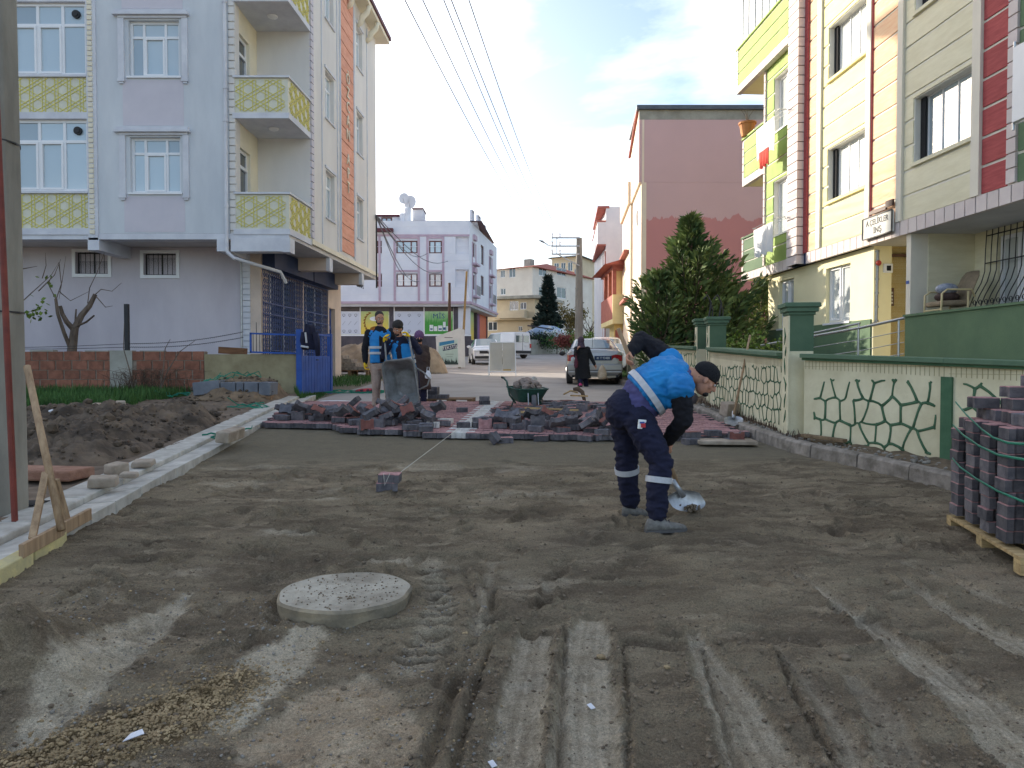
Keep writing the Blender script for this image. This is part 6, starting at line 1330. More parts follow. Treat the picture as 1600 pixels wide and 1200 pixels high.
def pillar(x, y, w, ztop, label):
 z0_ = gz(0, y) - .1; t = thing('gate_pillar', label, 'pillar', (x, y, z0_)); F_ = frame((x - w / 2, y - w / 2, 0), (1, -.12))
 zw_ = ztop - .63; MB(F_).box((0, 0, zw_), (w, w, ztop - .16)).build('shaft', M_gp, t); MB(F_).box((.002, .002, z0_), (w - .002, w, zw_ - .002)).build('cream_base', M_gw, t); MB(F_).box((-.02, -.006, z0_), (-.001, w, ztop - .17)).build('cream_side', M_gw, t)
 mb = MB(F_); 
 for j, (a, b_, c_) in enumerate(((.02, .16, .12), (.05, .12, .06), (.075, .06, .0))): mb.box((-a, -a, ztop - b_), (w + a, w + a, ztop - c_ - .001 if c_ else ztop))
 mb.build('cap', M_cope, t, bevel=.01)
 mb = MB(F_); zz_ = z0_ + .4
 r2 = random.Random(int(y * 10))
 while zz_ < ztop - .3:
  l = r2.uniform(.12, .26); mb.tube([(-.022, w * .5 + r2.uniform(-.05, .05), zz_), (-.022, w * .4 + r2.uniform(-.05, .05), zz_ + l * .5), (-.022, w * .5 + r2.uniform(-.06, .06), zz_ + l)], [.006, .016, .005], 5); zz_ += l + .03
 tag(mb.build('green_stone_joint', M_gj, t), kind='stuff')
pillar(3.78, 9.83, .30, 2.31, 'nearest green capped pillar in the middle of the painted wall'); pillar(3.86, 14.05, .30, 2.40, 'green pillar on the near side of the garden gate'); pillar(4.02, 15.6, .30, 2.46, 'green pillar on the far side of the garden gate')
mb = MB(); g_ = gz(0, 14.8)
for z in (g_ + .15, g_ + 1.4): mb.bar((3.95, 14.25, z), (4.05, 15.42, z), .035)
for i in range(12): t_ = i / 11; mb.bar((3.95 + .1 * t_, 14.27 + 1.13 * t_, g_ + .1), (3.95 + .1 * t_, 14.27 + 1.13 * t_, g_ + 1.42), .02)
tag(mb.build('garden_gate', M_black), 'black iron garden gate between the two far green pillars', 'gate')
for px, lb_ in ((1107, 'left one'), (1123, 'right one')):
 mb = MB(); b0 = W(px, 500, 14.9); mb.tube([b0 - Vector((0, 0, 1.2)), b0, b0 + Vector((.05, 0, .35)), b0 + Vector((-.03, 0, .5)), b0 + Vector((-.1, 0, .42))], .018, 6); mb.tube([b0 + Vector((.05, .05, -.4)), b0 + Vector((.1, .05, .2)), b0 + Vector((.02, .05, .46))], .014, 6); tag(mb.build('iron_scroll', M_black), 'black iron scroll rising above the garden gate, ' + lb_, 'ironwork')
# bits along the wall foot
M_wood2 = mat('weathered_wood', s2l((140, 118, 92)), s2l((104, 86, 66)), scale=3, stretch=(1, 8, 8), rough=.9)
for px, py, L_, rz, lb_ in ((1275, 692, .55, -.9, 'weathered board lying on the rubble under the painted wall'), (1352, 697, .14, .3, 'short upright wooden stub leaning on the painted wall')):
 p = G(px, py, .15); p.z = gz(0, p.y) + .22; up_ = px > 1300
 mb = MB(); mb.obox(p + Vector((.1, 0, .05 if up_ else -.01)), (.07, .05, .26) if up_ else (L_, .1, .04), Matrix.Rotation(rz, 3, 'Z') @ Matrix.Rotation(.3 if up_ else .05, 3, 'Y')); tag(mb.build('wood_piece', M_wood2, bevel=.008), lb_, 'wood')
p = W(1137, 645, 11.6); tag(MB().obox((3.5, 11.9, gz(0, 11.9) + .26), (.24, .2, .22), Matrix.Rotation(.4, 3, 'Z') @ Matrix.Rotation(.2, 3, 'X')).build('concrete_block', M_slabp, bevel=.02), 'grey concrete lump on the right kerb near the standing shovel', 'block')
tag(MB().tube([(3.38, 14.2, gz(0, 14.2) + .05), (3.38, 14.0, gz(0, 14) + .3)], [.12, .14], 12).build('bucket', M_dpl, smooth=True), 'small dark round bucket by the far right kerb', 'bucket')
# ---------------------------------------------------------------- poles and cables
M_pole = mat('pole_concrete', s2l((156, 150, 138)), s2l((122, 116, 106)), scale=3, detail=9, bump=.4, bscale=40, stretch=(1, 1, .25)); M_rustp = mat('rusty_pipe', s2l((132, 62, 50)), s2l((96, 46, 40)), scale=4, rough=.7)
cp = thing('utility_pole', 'thick weathered concrete pole at the left edge of the frame', 'pole', (-4.03, 5.75, .3))
mb = MB(); mb.tube([(-4.03, 5.75, .1), (-4.03, 5.75, 9.4)], [.225, .17], 8, up=(.9, .3, 0)); mb.build('pole_shaft', M_pole, cp, bevel=.01)
M_white2 = mat('peeling_paint', (.72, .72, .70), (.5, .5, .47), scale=9, lo=.45, hi=.5)
for z in (1.9, 3.2): MB().tube([(-4.03, 5.75, z), (-4.03, 5.75, z + .012)], .226 - .006 * z, 16).build('wire_band', M_black, cp)
mb = MB(); 
for k, (z0_, z1_) in enumerate(((1.55, 2.02), (2.12, 2.4))): pass
for z in (8.35, 8.75, 9.1): MB().bar((-4.2, 5.75, z), (-1.9, 5.75, z), .07).build('cross_arm', M_steel, cp)
a, b_ = W(2, 330, 5.4), W(24, 832, 5.42); tag(MB().tube([a + (a - b_) * .5, b_], .022, 8).build('rusty_pipe', M_rustp), 'rust red steel pipe leaning against the near concrete pole', 'pipe')
mp0 = thing('utility_pole', 'tapering concrete pole with three cross arms and a street lamp in mid street', 'pole', (pxX(905, 48), 48, 1.7)); xp = pxX(904.5, 48); zt_ = W(0, 372, 48).z
MB().tube([(xp, 48, 1.6), (xp, 48, zt_)], [.30, .19], 10).build('pole_shaft', M_pole, mp0)
arms = []
for py, x0_ in ((372.5, 861), (385.5, 861), (398, 861)):
 z = W(0, py, 48).z - .0; MB().bar((pxX(x0_, 48), 48 - .25, z), (xp, 48 - .25, z), .09).build('cross_arm', M_steel, mp0); arms.append(z)
MB().bar((pxX(870, 48), 47.75, arms[2]), (xp, 47.75, W(0, 416, 48).z), .07).build('brace', M_steel, mp0)
for x0_ in (862, 869): MB().bar((pxX(x0_, 48), 47.7, arms[0]), (pxX(x0_, 48), 47.7, arms[2]), .05).build('strut', M_steel, mp0)
for x0_ in (862, 874):
 for z in arms: MB().tube([(pxX(x0_, 48), 47.75, z + .05), (pxX(x0_, 48), 47.75, z + .28)], [.05, .07], 6).build('insulator', M_white, mp0)
MB().tube([(pxX(861, 48), 47.75, arms[1]), (pxX(855, 48), 47.6, arms[1] + .05), (pxX(852, 48), 47.4, arms[1] + .12)], .03, 6).build('lamp_arm', M_steel, mp0); a = Vector((pxX(852, 48), 47.4, arms[1] + .1)); MB().tube([a, a + Vector((-.25, -.1, .13)), a + Vector((-.45, -.15, .2))], [.05, .12, .05], 8, sc=(.5, 1)).build('lamp_head', M_steel, mp0)
M_cable = mat('cable', (.12, .13, .16), (.1, .1, .12), rough=.6)
for i, (x1_, z1_, x0_, z0_) in enumerate(((pxX(862, 48), arms[0] + .25, -2.45, 9.15), (pxX(874, 48), arms[0] + .25, -1.95, 9.15), (pxX(862, 48), arms[1] + .25, -2.75, 8.8), (pxX(874, 48), arms[1] + .25, -2.2, 8.8), (pxX(862, 48), arms[2] + .25, -2.9, 8.4))):
 a = Vector((x0_, 5.75, z0_)); b_ = Vector((x1_, 47.75, z1_)); tag(MB().tube([a.lerp(b_, t) - Vector((0, 0, .9 * math.sin(math.pi * t))) for t in np.linspace(0, 1, 26)], .011, 4).build('power_cable', M_cable), ['middle', 'rightmost', 'second from the left', 'fourth from the left', 'leftmost'][i] + ' of the five power cables at the top of the frame', 'cable', 'power cables over the street')
M_wpole = mat('wooden_pole', s2l((168, 140, 92)), s2l((140, 114, 72)), scale=3, stretch=(3, 3, .4))
for px, D_, t0, r_, m, lb_ in ((934, 52, 426, .17, M_wpole, 'yellowish wooden pole right of the mid-street concrete pole'), (729.5, 44, 424, .08, M_wpole, 'slim pale pole leaning slightly in front of the market corner'), (702.5, 40, 442, .10, M_shut, 'dark brown post standing behind the textile sign')):
 x = pxX(px, D_); mb = MB(); mb.tube([(x - (.3 if r_ == .08 else 0), D_, gz(0, D_) - .1), (x, D_, W(0, t0, D_).z)], [r_, r_ * .75], 8); tag(mb.build('utility_pole', m), lb_, 'pole')
 if px == 702.5: MB().box((x - .1, D_ - .1, W(0, 424, D_).z), (x + .1, D_ + .1, W(0, 424, D_).z + .01))
# wires from the left building to the market
for i, (zA, pxb, pyb) in enumerate(((336, 668, 396), (336, 700, 408), (340, 655, 440), (340, 690, 425), (338, 640, 430))):
 a = W(587 + i * .5, zA, 27.4); b_ = W(pxb, pyb, 59.8); tag(MB().tube([a.lerp(b_, t) - Vector((0, 0, .8 * math.sin(math.pi * t))) for t in np.linspace(0, 1, 12)], .022, 4).build('service_wire', M_cable), 'thin service wire from the left building corner to the market', 'wire', 'service wires to the market')
mb = MB(); mb.tube([W(588, 338, 27.3), W(588.5, 450, 27.3)], .03, 6); tag(mb.build('cable_drop', M_black), 'black cable running down the far corner of the left building', 'cable')
# ---------------------------------------------------------------- vegetation
M_bark = mat('bark', s2l((112, 98, 86)), s2l((78, 66, 58)), scale=9, bump=.6, stretch=(1, 1, .3))
def conifer(name, label, base, H, Rr, nb, m, seed, plume=.55, tip=None, leaf=.10, trunkr=.12):
 r2 = np.random.RandomState(seed); t = thing(name, label, 'tree', base); b0 = Vector(base)
 MB().tube([b0, b0 + Vector((0, 0, H * .5)), b0 + Vector((0, 0, H * .97))], [trunkr, trunkr * .6, .015], 8).build('trunk', M_bark, t)
 mb = MB(); V = []; Fc = []
 for i in range(nb):
  f = (i + .5) / nb; z = H * (.03 + .95 * f ** .9); a = i * 2.399 + r2.uniform(-.3, .3); prof_ = Rr * (min(1, .62 + f * 2) if f < .2 else 1) * (1 - f) ** 1.1 * r2.uniform(.45, 1.3) + .08
  up = plume * prof_ * r2.uniform(.7, 1.3); d = Vector((math.cos(a), math.sin(a), 0)); o = b0 + Vector((0, 0, z)); P_ = [o + d * prof_ * s + Vector((0, 0, up * s ** 1.6 - .05 * prof_ * s)) for s in (0, .35, .7, 1.)]
  mb.tube(P_, [.022, .016, .01, .004], 4, cap=False)
  side = Vector((-d.y, d.x, 0)); ns = int(9 + prof_ * 26)
  for k in range(ns):
   s = .25 + .78 * (k + r2.rand()) / ns; c_ = P_[0].lerp(P_[3], min(s, 1)) + Vector((0, 0, up * (s ** 1.6 - s)))
   if s > 1: c_ = P_[3]
   w = prof_ * .34 * (1.15 - s) + .06
   for _ in range(2):
    sd = side * r2.uniform(-1, 1) * w + Vector((0, 0, r2.uniform(-.35, .5) * w)); l = leaf * r2.uniform(.7, 1.5); dr = (d * r2.uniform(.3, 1) + side * np.sign(sd.dot(side)) * r2.uniform(.1, .8) + Vector((0, 0, r2.uniform(.1, .9)))).normalized(); q_ = c_ + sd
    wv = dr.cross(Vector((r2.uniform(-1, 1), r2.uniform(-1, 1), r2.uniform(-1, 1)))).normalized() * l * .22; n = len(V)
    V += [q_, q_ + dr * l * .5 + wv, q_ + dr * l * 1.3, q_ + dr * l * .5 - wv]; Fc.append((n, n + 1, n + 2, n + 3))
 mb.build('branches', M_bark, t)['kind'] = 'stuff'
 me = bpy.data.meshes.new('crown'); me.from_pydata([tuple(v) for v in V], [], Fc); me.materials.append(m); o = place('crown', me, t); o['kind'] = 'stuff'
 return t
M_con = mat('conifer_green', s2l((120, 136, 78)), s2l((64, 88, 52)), scale=1.1, rough=.8, lo=.4, hi=.6); M_con2 = mat('spruce_green', s2l((40, 56, 48)), s2l((28, 42, 38)), scale=3, rough=.85)
cb = W(1078, 560, 21.); conifer('conifer_tree', 'large bushy green conifer in front of the pink gable wall', (cb.x, 21., .9), W(0, 338, 21).z - .9, 2.05, 150, M_con, 4, .8, leaf=.15)
cb = W(1030, 560, 20.4); conifer('conifer_tree', 'lower left shoulder of conifer growth beside the large conifer', (cb.x, 20.4, .9), W(0, 425, 20.4).z - .9, 1.15, 70, M_con, 5, 1.2, leaf=.14)
cb = W(1140, 560, 20.6); conifer('conifer_tree', 'lower right conifer beside the large one, near the gate pillars', (cb.x, 20.6, .9), W(0, 440, 20.6).z - .9, 1.2, 70, M_con, 6, 1.1, leaf=.14)
cb = W(1190, 560, 24.5); conifer('conifer_tree', 'dark conifer partly hidden behind the corner of the yellow building', (cb.x, 24.5, .9), W(0, 440, 24.5).z - .9, .9, 80, M_con, 8, .8, leaf=.12)
cb = W(857, 560, 72); conifer('spruce_tree', 'tall dark spruce in front of the cream far block', (cb.x, 73, 2.6), W(0, 430, 73).z - 2.6, 1.9, 130, M_con2, 9, -.15, leaf=.3, trunkr=.2)
def leafy(name, label, base, H, Rr, n, m, seed, leaf=.06, limbs=7, trunkr=.05, bare=False, cat='tree', cz=.62, flat=.8):
 r2 = np.random.RandomState(seed); t = thing(name, label, cat, base); b0 = Vector(base); mb = MB(); tips = []
 mb.tube([b0 - Vector((0, 0, .1)), b0 + Vector((.02, 0, H * .3)), b0 + Vector((.0, .02, H * .5))], [trunkr, trunkr * .8, trunkr * .6], 7)
 for i in range(limbs):
  a = i * 2.4 + r2.rand(); d = Vector((math.cos(a), math.sin(a), 0)); q0 = b0 + Vector((0, 0, H * r2.uniform(.25, .5))); q1 = q0 + d * Rr * .5 + Vector((0, 0, H * .2)); q2 = q0 + d * Rr * r2.uniform(.7, 1) + Vector((0, 0, H * r2.uniform(.3, .5)))
  mb.tube([q0, q1, q2], [trunkr * .5, trunkr * .3, trunkr * .1], 5); tips += [q1, q2, q1.lerp(q2, .5)]
  for _ in range(3):
   e_ = q1.lerp(q2, r2.rand()); f_ = e_ + Vector((r2.normal(), r2.normal(), abs(r2.normal()))) * Rr * .22; mb.tube([e_, f_], [trunkr * .15, trunkr * .05], 4); tips.append(f_)
 mb.build('trunk', M_bark, t)
 if n:
  V = []; Fc = []
  for _ in range(n):
   c_ = tips[r2.randint(len(tips))] + Vector((r2.normal(), r2.normal(), r2.normal() * flat)) * Rr * .2; a = Vector((r2.normal(), r2.normal(), r2.normal())).normalized() * leaf; b_ = a.cross(Vector((r2.normal(), r2.normal(), r2.normal()))).normalized() * leaf * .6; k = len(V)
   V += [c_ - a, c_ + b_, c_ + a, c_ - b_]; Fc.append((k, k + 1, k + 2, k + 3))
  me = bpy.data.meshes.new('crown'); me.from_pydata([tuple(v) for v in V], [], Fc); me.materials.append(m); place('crown', me, t)['kind'] = 'stuff'
 return t
M_leafy = mat('yellow_green_leaf', s2l((112, 132, 48)), s2l((74, 100, 36)), scale=6, rough=.7); M_aut = mat('autumn_leaf', s2l((132, 112, 62)), s2l((92, 90, 52)), scale=2, rough=.8); M_redl = mat('red_leaf', s2l((150, 84, 74)), s2l((110, 60, 54)), scale=4)
cb = W(1098, 560, 15.9); leafy('shrub', 'yellow green shrub behind the garden gate pillars', (4.6, 16.2, .8), 1.35, .6, 700, M_leafy, 3, .05, 6, .03, cat='shrub')
leafy('shrub', 'yellow green shrub with a few red leaves right of the gate pillars', (5.1, 15.4, .8), 1.4, .6, 700, M_leafy, 6, .05, 7, .03, cat='shrub')
cb = W(890, 560, 76); leafy('autumn_tree', 'brownish autumn tree left of the mid-street concrete pole', (cb.x, 76, 2.6), W(0, 478, 76).z - 2.6, 1.6, 1800, M_aut, 7, .12, 9, .12)
cb = W(922, 560, 90); leafy('bare_tree', 'bare winter tree in front of the far grey block', (cb.x, 90, 3.5), W(0, 482, 90).z - 3.5, 1.8, 0, M_aut, 11, .1, 14, .10)
for i, (px, D_, h, r_, m, lb_) in enumerate(((838, 66, 1.6, 1.2, M_con2, 'dark green bush by the covered car'), (870, 66, 1.5, 1.6, M_grass, 'green hedge along the far concrete wall'), (918, 60, 1.8, 1.2, M_leafy, 'bright green bush right of the mid-street concrete pole'), (888, 62, 1.7, 1.0, M_redl, 'reddish bush beside the far concrete wall'))):
 leafy('bush', lb_, (pxX(px, D_), D_, gz(0, D_)), h, r_, 1600, m, 20 + i, .09, 10, .05, cat='bush')
# bare pruned tree before the grey wall
bt = thing('bare_tree', 'small pruned bare tree in front of the grey lilac wall', 'tree', tuple(W(112, 575, 18.3)))
def limb(pts, r0, r1): return MB().tube([W(x, y, 18.3 + dz) for x, y, dz in pts], list(np.linspace(r0, r1, len(pts))), 7)
limb([(110, 580, 0), (113, 545, 0), (117, 513, 0)], .13, .09).build('trunk', M_bark, bt)
for P_, a, b_ in (([(117, 513, 0), (128, 492, .1), (140, 478, .15), (149, 460, .2)], .085, .05), ([(116, 516, 0), (104, 503, -.1), (97, 490, -.1), (94, 478, -.15)], .07, .04), ([(110, 545, 0), (100, 520, -.2), (90, 490, -.3), (87, 467, -.3)], .05, .035), ([(119, 510, 0), (135, 503, -.2), (147, 493, -.3)], .03, .02), ([(118, 508, 0), (118, 495, .2), (119, 483, .2)], .028, .018)): limb(P_, a, b_).build('limb', M_bark, bt)
mb = MB()
for P_ in ([(149, 460, .2), (158, 452, .2), (175, 455, .3), (190, 442, .3)], [(137, 474, .1), (140, 450, 0), (152, 425, 0), (163, 395, .1)], [(87, 467, -.3), (76, 445, -.3), (80, 430, -.2), (92, 410, -.2)], [(88, 467, -.3), (97, 440, -.3), (103, 400, -.2)], [(60, 455, -.4), (85, 430, -.3), (95, 405, -.3)], [(36, 470, -.4), (60, 448, -.3), (80, 430, -.3)], [(150, 463, .1), (165, 480, .1), (176, 478, .1)], [(92, 455, -.2), (110, 470, 0), (140, 455, .1)], [(66, 435, -.3), (72, 415, -.3), (71, 395, -.3)], [(92, 410, -.2), (96, 445, -.1), (92, 468, -.1)], [(36, 420, -.4), (58, 416, -.4)]):
 mb.tube([W(x, y, 18.3 + dz) for x, y, dz in P_], list(np.linspace(.014, .005, len(P_))), 4)
tag(mb.build('twigs', M_bark, bt), kind='stuff')
V = MB(); r2 = np.random.RandomState(2)
for _ in range(46):
 px, py = (52 + r2.normal() * 11, 492 + r2.normal() * 7) if _ < 34 else (r2.uniform(38, 90), r2.uniform(430, 486)); c_ = W(px, py, 17.9 + r2.uniform(-.2, .2)); a = Vector((r2.normal(), r2.normal(), r2.normal())).normalized() * .065; b_ = a.cross(Vector((r2.normal(), r2.normal(), r2.normal()))).normalized() * .05
 V.add([c_ - a, c_ + b_, c_ + a, c_ - b_], [(0, 1, 2, 3)])
V.build('leaves', M_leafy, bt)['kind'] = 'stuff'
for k, (P_, lb_) in enumerate((([(208, 612, -1.5), (203, 580, -1.4), (193, 545, -1.3), (194, 505, -1.3)], 'thin bare stem leaning beside the concrete post of the brick wall'), ([(250, 610, -1.5), (262, 580, -1.4), (280, 550, -1.3), (305, 532, -1.3)], 'thin bare branching weed before the right end of the brick wall'), ([(250, 610, -1.5), (256, 570, -1.4), (258, 545, -1.3), (266, 530, -1.3)], 'thin upright bare weed beside the branching one'))):
 sp = thing('bare_shrub', lb_, 'shrub', W(P_[0][0], P_[0][1], 16.8)); MB().tube([W(x, y, 18.3 + dz) for x, y, dz in P_], [.02, .015, .01, .005], 5).build('stem', M_bark, sp)
M_wdb = M_weed
r3 = np.random.RandomState(4); mb = MB()
for _ in range(160):
 px = 225 + r3.normal() * 32; c_ = W(px, 612, 16.9); mb.tube([c_, c_ + Vector((r3.normal() * .12, r3.normal() * .1, r3.uniform(.15, .5))), c_ + Vector((r3.normal() * .28, r3.normal() * .2, r3.uniform(.3, .6)))], [.006, .005, .002], 3)
tag(mb.build('dry_weeds', M_weed), 'tangle of dry brown weeds at the foot of the brick wall', 'weeds', kind='stuff')
# low concrete wall up the street
fw = thing('concrete_wall', 'low grey concrete wall along the far side of the junction', 'wall', W(850, 545, 70)); 
for i in range(9):
 a = Vector((pxX(806, 62), 62, 0)).lerp(Vector((pxX(900, 72), 72, 0)), i / 9); b_ = Vector((pxX(806, 62), 62, 0)).lerp(Vector((pxX(900, 72), 72, 0)), (i + .97) / 9); z_ = gz(0, (a.y + b_.y) / 2)
 mb = MB(); mb.bar((a.x, a.y, z_ + .35), (b_.x, b_.y, z_ + .35), .2, 1.9); mb.build('wall_panel', M_conc2, fw)
# ================================================================ PAVERS
PL, PW, PN, PH = .20, .165, .125, .08
def paver_mesh(name, side, top):
 w, n = PW / 2, PN / 2
 o = [(-.1, -w), (-.06, -w), (-.04, -n), (.04, -n), (.06, -w), (.1, -w), (.1, w), (.06, w), (.04, n), (-.04, n), (-.06, w), (-.1, w)]
 o = [(x * .99, y * .985) for x, y in o]; ins = [(x * .955, y * .945) for x, y in o]; N_ = 12
 vs = [(x, y, 0) for x, y in o] + [(x, y, PH - .006) for x, y in o] + [(x, y, PH) for x, y in ins]
 fs = [tuple(range(N_ - 1, -1, -1))] + [(i, (i + 1) % N_, N_ + (i + 1) % N_, N_ + i) for i in range(N_)] + [(N_ + i, N_ + (i + 1) % N_, 2 * N_ + (i + 1) % N_, 2 * N_ + i) for i in range(N_)] + [tuple(range(2 * N_, 3 * N_))]
 me = bpy.data.meshes.new(name); me.from_pydata(vs, [], fs); me.materials.append(side); me.materials.append(top)
 me.polygons.foreach_set('material_index', [0] * (1 + N_) + [1] * (N_ + 1)); me.update(); return me
M_pd = mat('paver_grey', s2l((112, 107, 109)), s2l((76, 74, 79)), scale=9, bump=.5, bscale=110, rough=.95, rnd=.34); M_pr = mat('paver_red_top', s2l((182, 140, 138)), s2l((152, 112, 112)), scale=16, bump=.5, bscale=120, rough=.95, rnd=.14)
M_prs = mat('paver_red_body', s2l((142, 92, 84)), s2l((116, 76, 70)), scale=14, bump=.5, bscale=110, rough=.95, rnd=.15); M_pdt = mat('paver_dark_top', s2l((108, 108, 115)), s2l((84, 84, 92)), scale=14, bump=.5, bscale=110, rough=.95, rnd=.16); M_pw = mat('paver_white', s2l((214, 212, 208)), s2l((186, 182, 178)), scale=12, bump=.4, bscale=110, rough=.95, rnd=.06)
ME_red = paver_mesh('paver', M_pd, M_pr); ME_dark = paver_mesh('paver', M_pd, M_pdt); ME_white = paver_mesh('paver', M_pw, M_pw); ME_allred = paver_mesh('paver', M_pd, M_prs)
rp_ = random.Random(11)
# laid paving: local axes a (across the road) and b (up the road)
th = math.atan(.078); A_ = Vector((math.cos(th), -math.sin(th), 0)); B_ = Vector((math.sin(th), math.cos(th), 0)); O_ = Vector((-.74, 10.34, 0))
yy = np.arange(10.3, 15.4, .3); XX = np.zeros((len(yy), 12)); YY = np.repeat(yy[:, None], 12, 1)
for i, y in enumerate(yy): XX[i] = np.linspace(kerbL(y) + .02, float(kerbR(y)) - .01, 12)
bed = place('block_paving', grid_mesh('block_paving', XX, YY, prof(YY) + np.clip((YY - 12.2) * .1, -.03, .004) + np.where(YY > 13.3, .02, 0), {}, M_clod)); tag(bed, kind='structure')
laid = []
for r_ in range(0, 34):
 for c_ in range(-22, 24):
  a = (c_ + (.5 if r_ % 2 else 0)) * .2035; b_ = r_ * .1485; p = O_ + A_ * a + B_ * b_
  fr = 0                                   # ragged working edge: how far back the front row starts
  if a < -3.1: fr = 6.6 + .0
  elif a < -2.0: fr = 6
  elif a < -1.55: fr = 3.2 - (a + 2.0) * 2
  elif a < -.75: fr = 2
  elif a < -.45: fr = 1
  elif a > 2.9: fr = 2
  elif a > 1.25: fr = -.0
  if r_ < fr: continue
  if p.x < kerbL(p.y) + .08 or p.x > float(kerbR(p.y)) - .09 or p.y > 15.25: continue
  laid.append((p, a, r_))
laid.sort(key=lambda t: t[0].y)
stuffV = []; k = 0
white_x = lambda a: abs(a - .0) < .16
MBs = {0: [], 1: []}
def pav_M(p, z, rz, tx=0, ty=0): return Matrix.Translation((p[0], p[1], z)) @ Matrix.Rotation(rz, 4, 'Z') @ Matrix.Rotation(tx, 4, 'X') @ Matrix.Rotation(ty, 4, 'Y')
for i, (p, a, r_) in enumerate(laid):
 me = ME_white if white_x(a) else ME_red; z = gz(0, p.y) + .02 + rp_.uniform(-.003, .003); M_ = pav_M(p, z, -th + rp_.uniform(-.01, .01), rp_.uniform(-.01, .01), rp_.uniform(-.01, .01))
 if i < 296: place('paver', me, bed, M_)
 else: stuffV.append((me, M_))
mb = MB()
for me, M_ in stuffV:
 off = 0 if me is ME_red else 2; vs = [M_ @ v.co for v in me.vertices]; n = len(mb.v); mb.v += [tuple(v) for v in vs]
 for f in me.polygons: mb.f.append(tuple(n + q for q in f.vertices)); mb.m.append(off + f.material_index)
c0 = bed; o = place('pavers_beyond', mb.mesh('pavers_beyond', [M_pd, M_pr, M_pw, M_pw]), bed); o['kind'] = 'stuff'
# heaps of loose pavers, settled on a height map
HX0, HY0, HC = -4.6, 9.6, .04; HM = np.zeros((int(9 / HC), int(8.2 / HC)))
for i in range(HM.shape[0]):
 for j in range(HM.shape[1]): pass
yg = HY0 + np.arange(HM.shape[1]) * HC; HM += (prof(yg) + np.where(yg > 10.4, .10, .0))[None, :]
xg = HX0 + np.arange(HM.shape[0]) * HC
HM = np.where((yg[None, :] < 11.4) & (xg[:, None] < -2.2), (prof(yg))[None, :] + .01, HM); HM = np.where(yg[None, :] > 15.2, prof(yg)[None, :] + .01, HM)
CAP = .2
def drop(x, y, rz, tilt, me, label, group, settle=.0):
 r_ = .085; i0, i1 = int((x - r_ - HX0) / HC), int((x + r_ - HX0) / HC) + 1; j0, j1 = int((y - r_ - HY0) / HC), int((y + r_ - HY0) / HC) + 1
 if i0 < 0 or j0 < 0 or i1 >= HM.shape[0] or j1 >= HM.shape[1]: return None
 sub = HM[i0:i1, j0:j1]; h = float(np.percentile(sub, 72)); base = float(sub.min()); lvl = h - float(prof(y))
 if lvl > CAP * (1 - .5 * rp_.random()): return None
 if lvl < .14: tilt *= .12
 tx, ty = rp_.uniform(-tilt, tilt), rp_.uniform(-tilt, tilt)
 if rp_.random() < .14 and lvl > .1: tx += math.pi / 2 * rp_.choice((1, -1)); up = PN / 2; M_ = Matrix.Translation((x, y, h + up)) @ Matrix.Rotation(rz, 4, 'Z') @ Matrix.Rotation(tx, 4, 'X') @ Matrix.Rotation(ty, 4, 'Y') @ Matrix.Translation((0, 0, -PH / 2)); add = PN
 else: M_ = pav_M((x, y), h + (abs(tx) * .07 + abs(ty) * .09) * .8, rz, tx, ty); add = PH + .02 * (abs(tx) + abs(ty))
 HM[i0:i1, j0:j1] = np.maximum(sub, h + add); o = place('loose_paver', me, None, M_); tag(o, label, 'paver', group); return o
def heap(pts, n, sx, sy, label, group, tilt=.6, cap=.24):
 global CAP; CAP = cap; k_ = 0
 for _ in range(n * 6):
  if k_ >= n: break
  cx, cy = rp_.choice(pts); x = rp_.gauss(cx, sx); y = rp_.gauss(cy, sy)
  if x < kerbL(y) + .15 or x > 3.15: continue
  me = rp_.choices((ME_dark, ME_red, ME_allred), (5, 2.2, 2))[0]; k_ += bool(drop(x, y, rp_.uniform(-.7, .7) + (math.pi if rp_.random() < .5 else 0), tilt, me, label, group))
gL, gM, gR, gB = 'loose pavers in the left heap', 'loose pavers tipped from the wheelbarrow', 'loose pavers in the right heap', 'loose pavers scattered behind the right heap'
PXG = lambda px, py, dz=.1: tuple(G(px, py, dz)[:2])
heap([PXG(470, 655), PXG(500, 655), PXG(530, 656), PXG(560, 660), PXG(445, 652)], 40, .16, .14, 'dark grey paver lying loose in the left heap near the kerb', gL)
heap([PXG(575, 662), PXG(600, 658), PXG(620, 660), PXG(640, 665)], 46, .2, .2, 'loose paver in the heap tipped out of the grey wheelbarrow', gM, .8, .33)
heap([PXG(800, 668), PXG(830, 668), PXG(860, 670), PXG(890, 670), PXG(925, 672), PXG(945, 672)], 64, .2, .2, 'loose grey and red paver in the heap right of the white line', gR, .75, .22)
heap([PXG(810, 645), PXG(850, 640), PXG(900, 640), PXG(940, 640), PXG(880, 634), PXG(830, 648)], 46, .25, .22, 'loose paver scattered on the road by the green wheelbarrow', gB, .3, .17)
heap([PXG(1110, 676), PXG(1090, 680)], 9, .18, .12, 'loose dark paver on the paving right of the bending worker', 'loose pavers right of the worker', .15, .1)
def single(px, py, rz, label, me=ME_dark, tx=0., dz=.1, ty=0., add=0.):
 p = G(px, py, dz); o = place('loose_paver', me, None, pav_M((p.x, p.y), p.z + add, rz, tx, ty)); return tag(o, label, 'paver')
single(724, 668, .1, 'single dark paver lying on the white paver line'); single(757, 632, .0, 'upper of two stacked dark pavers on the road just left of the green wheelbarrow', add=.08); single(757, 632, .2, 'lower of two stacked dark pavers on the road just left of the green wheelbarrow')
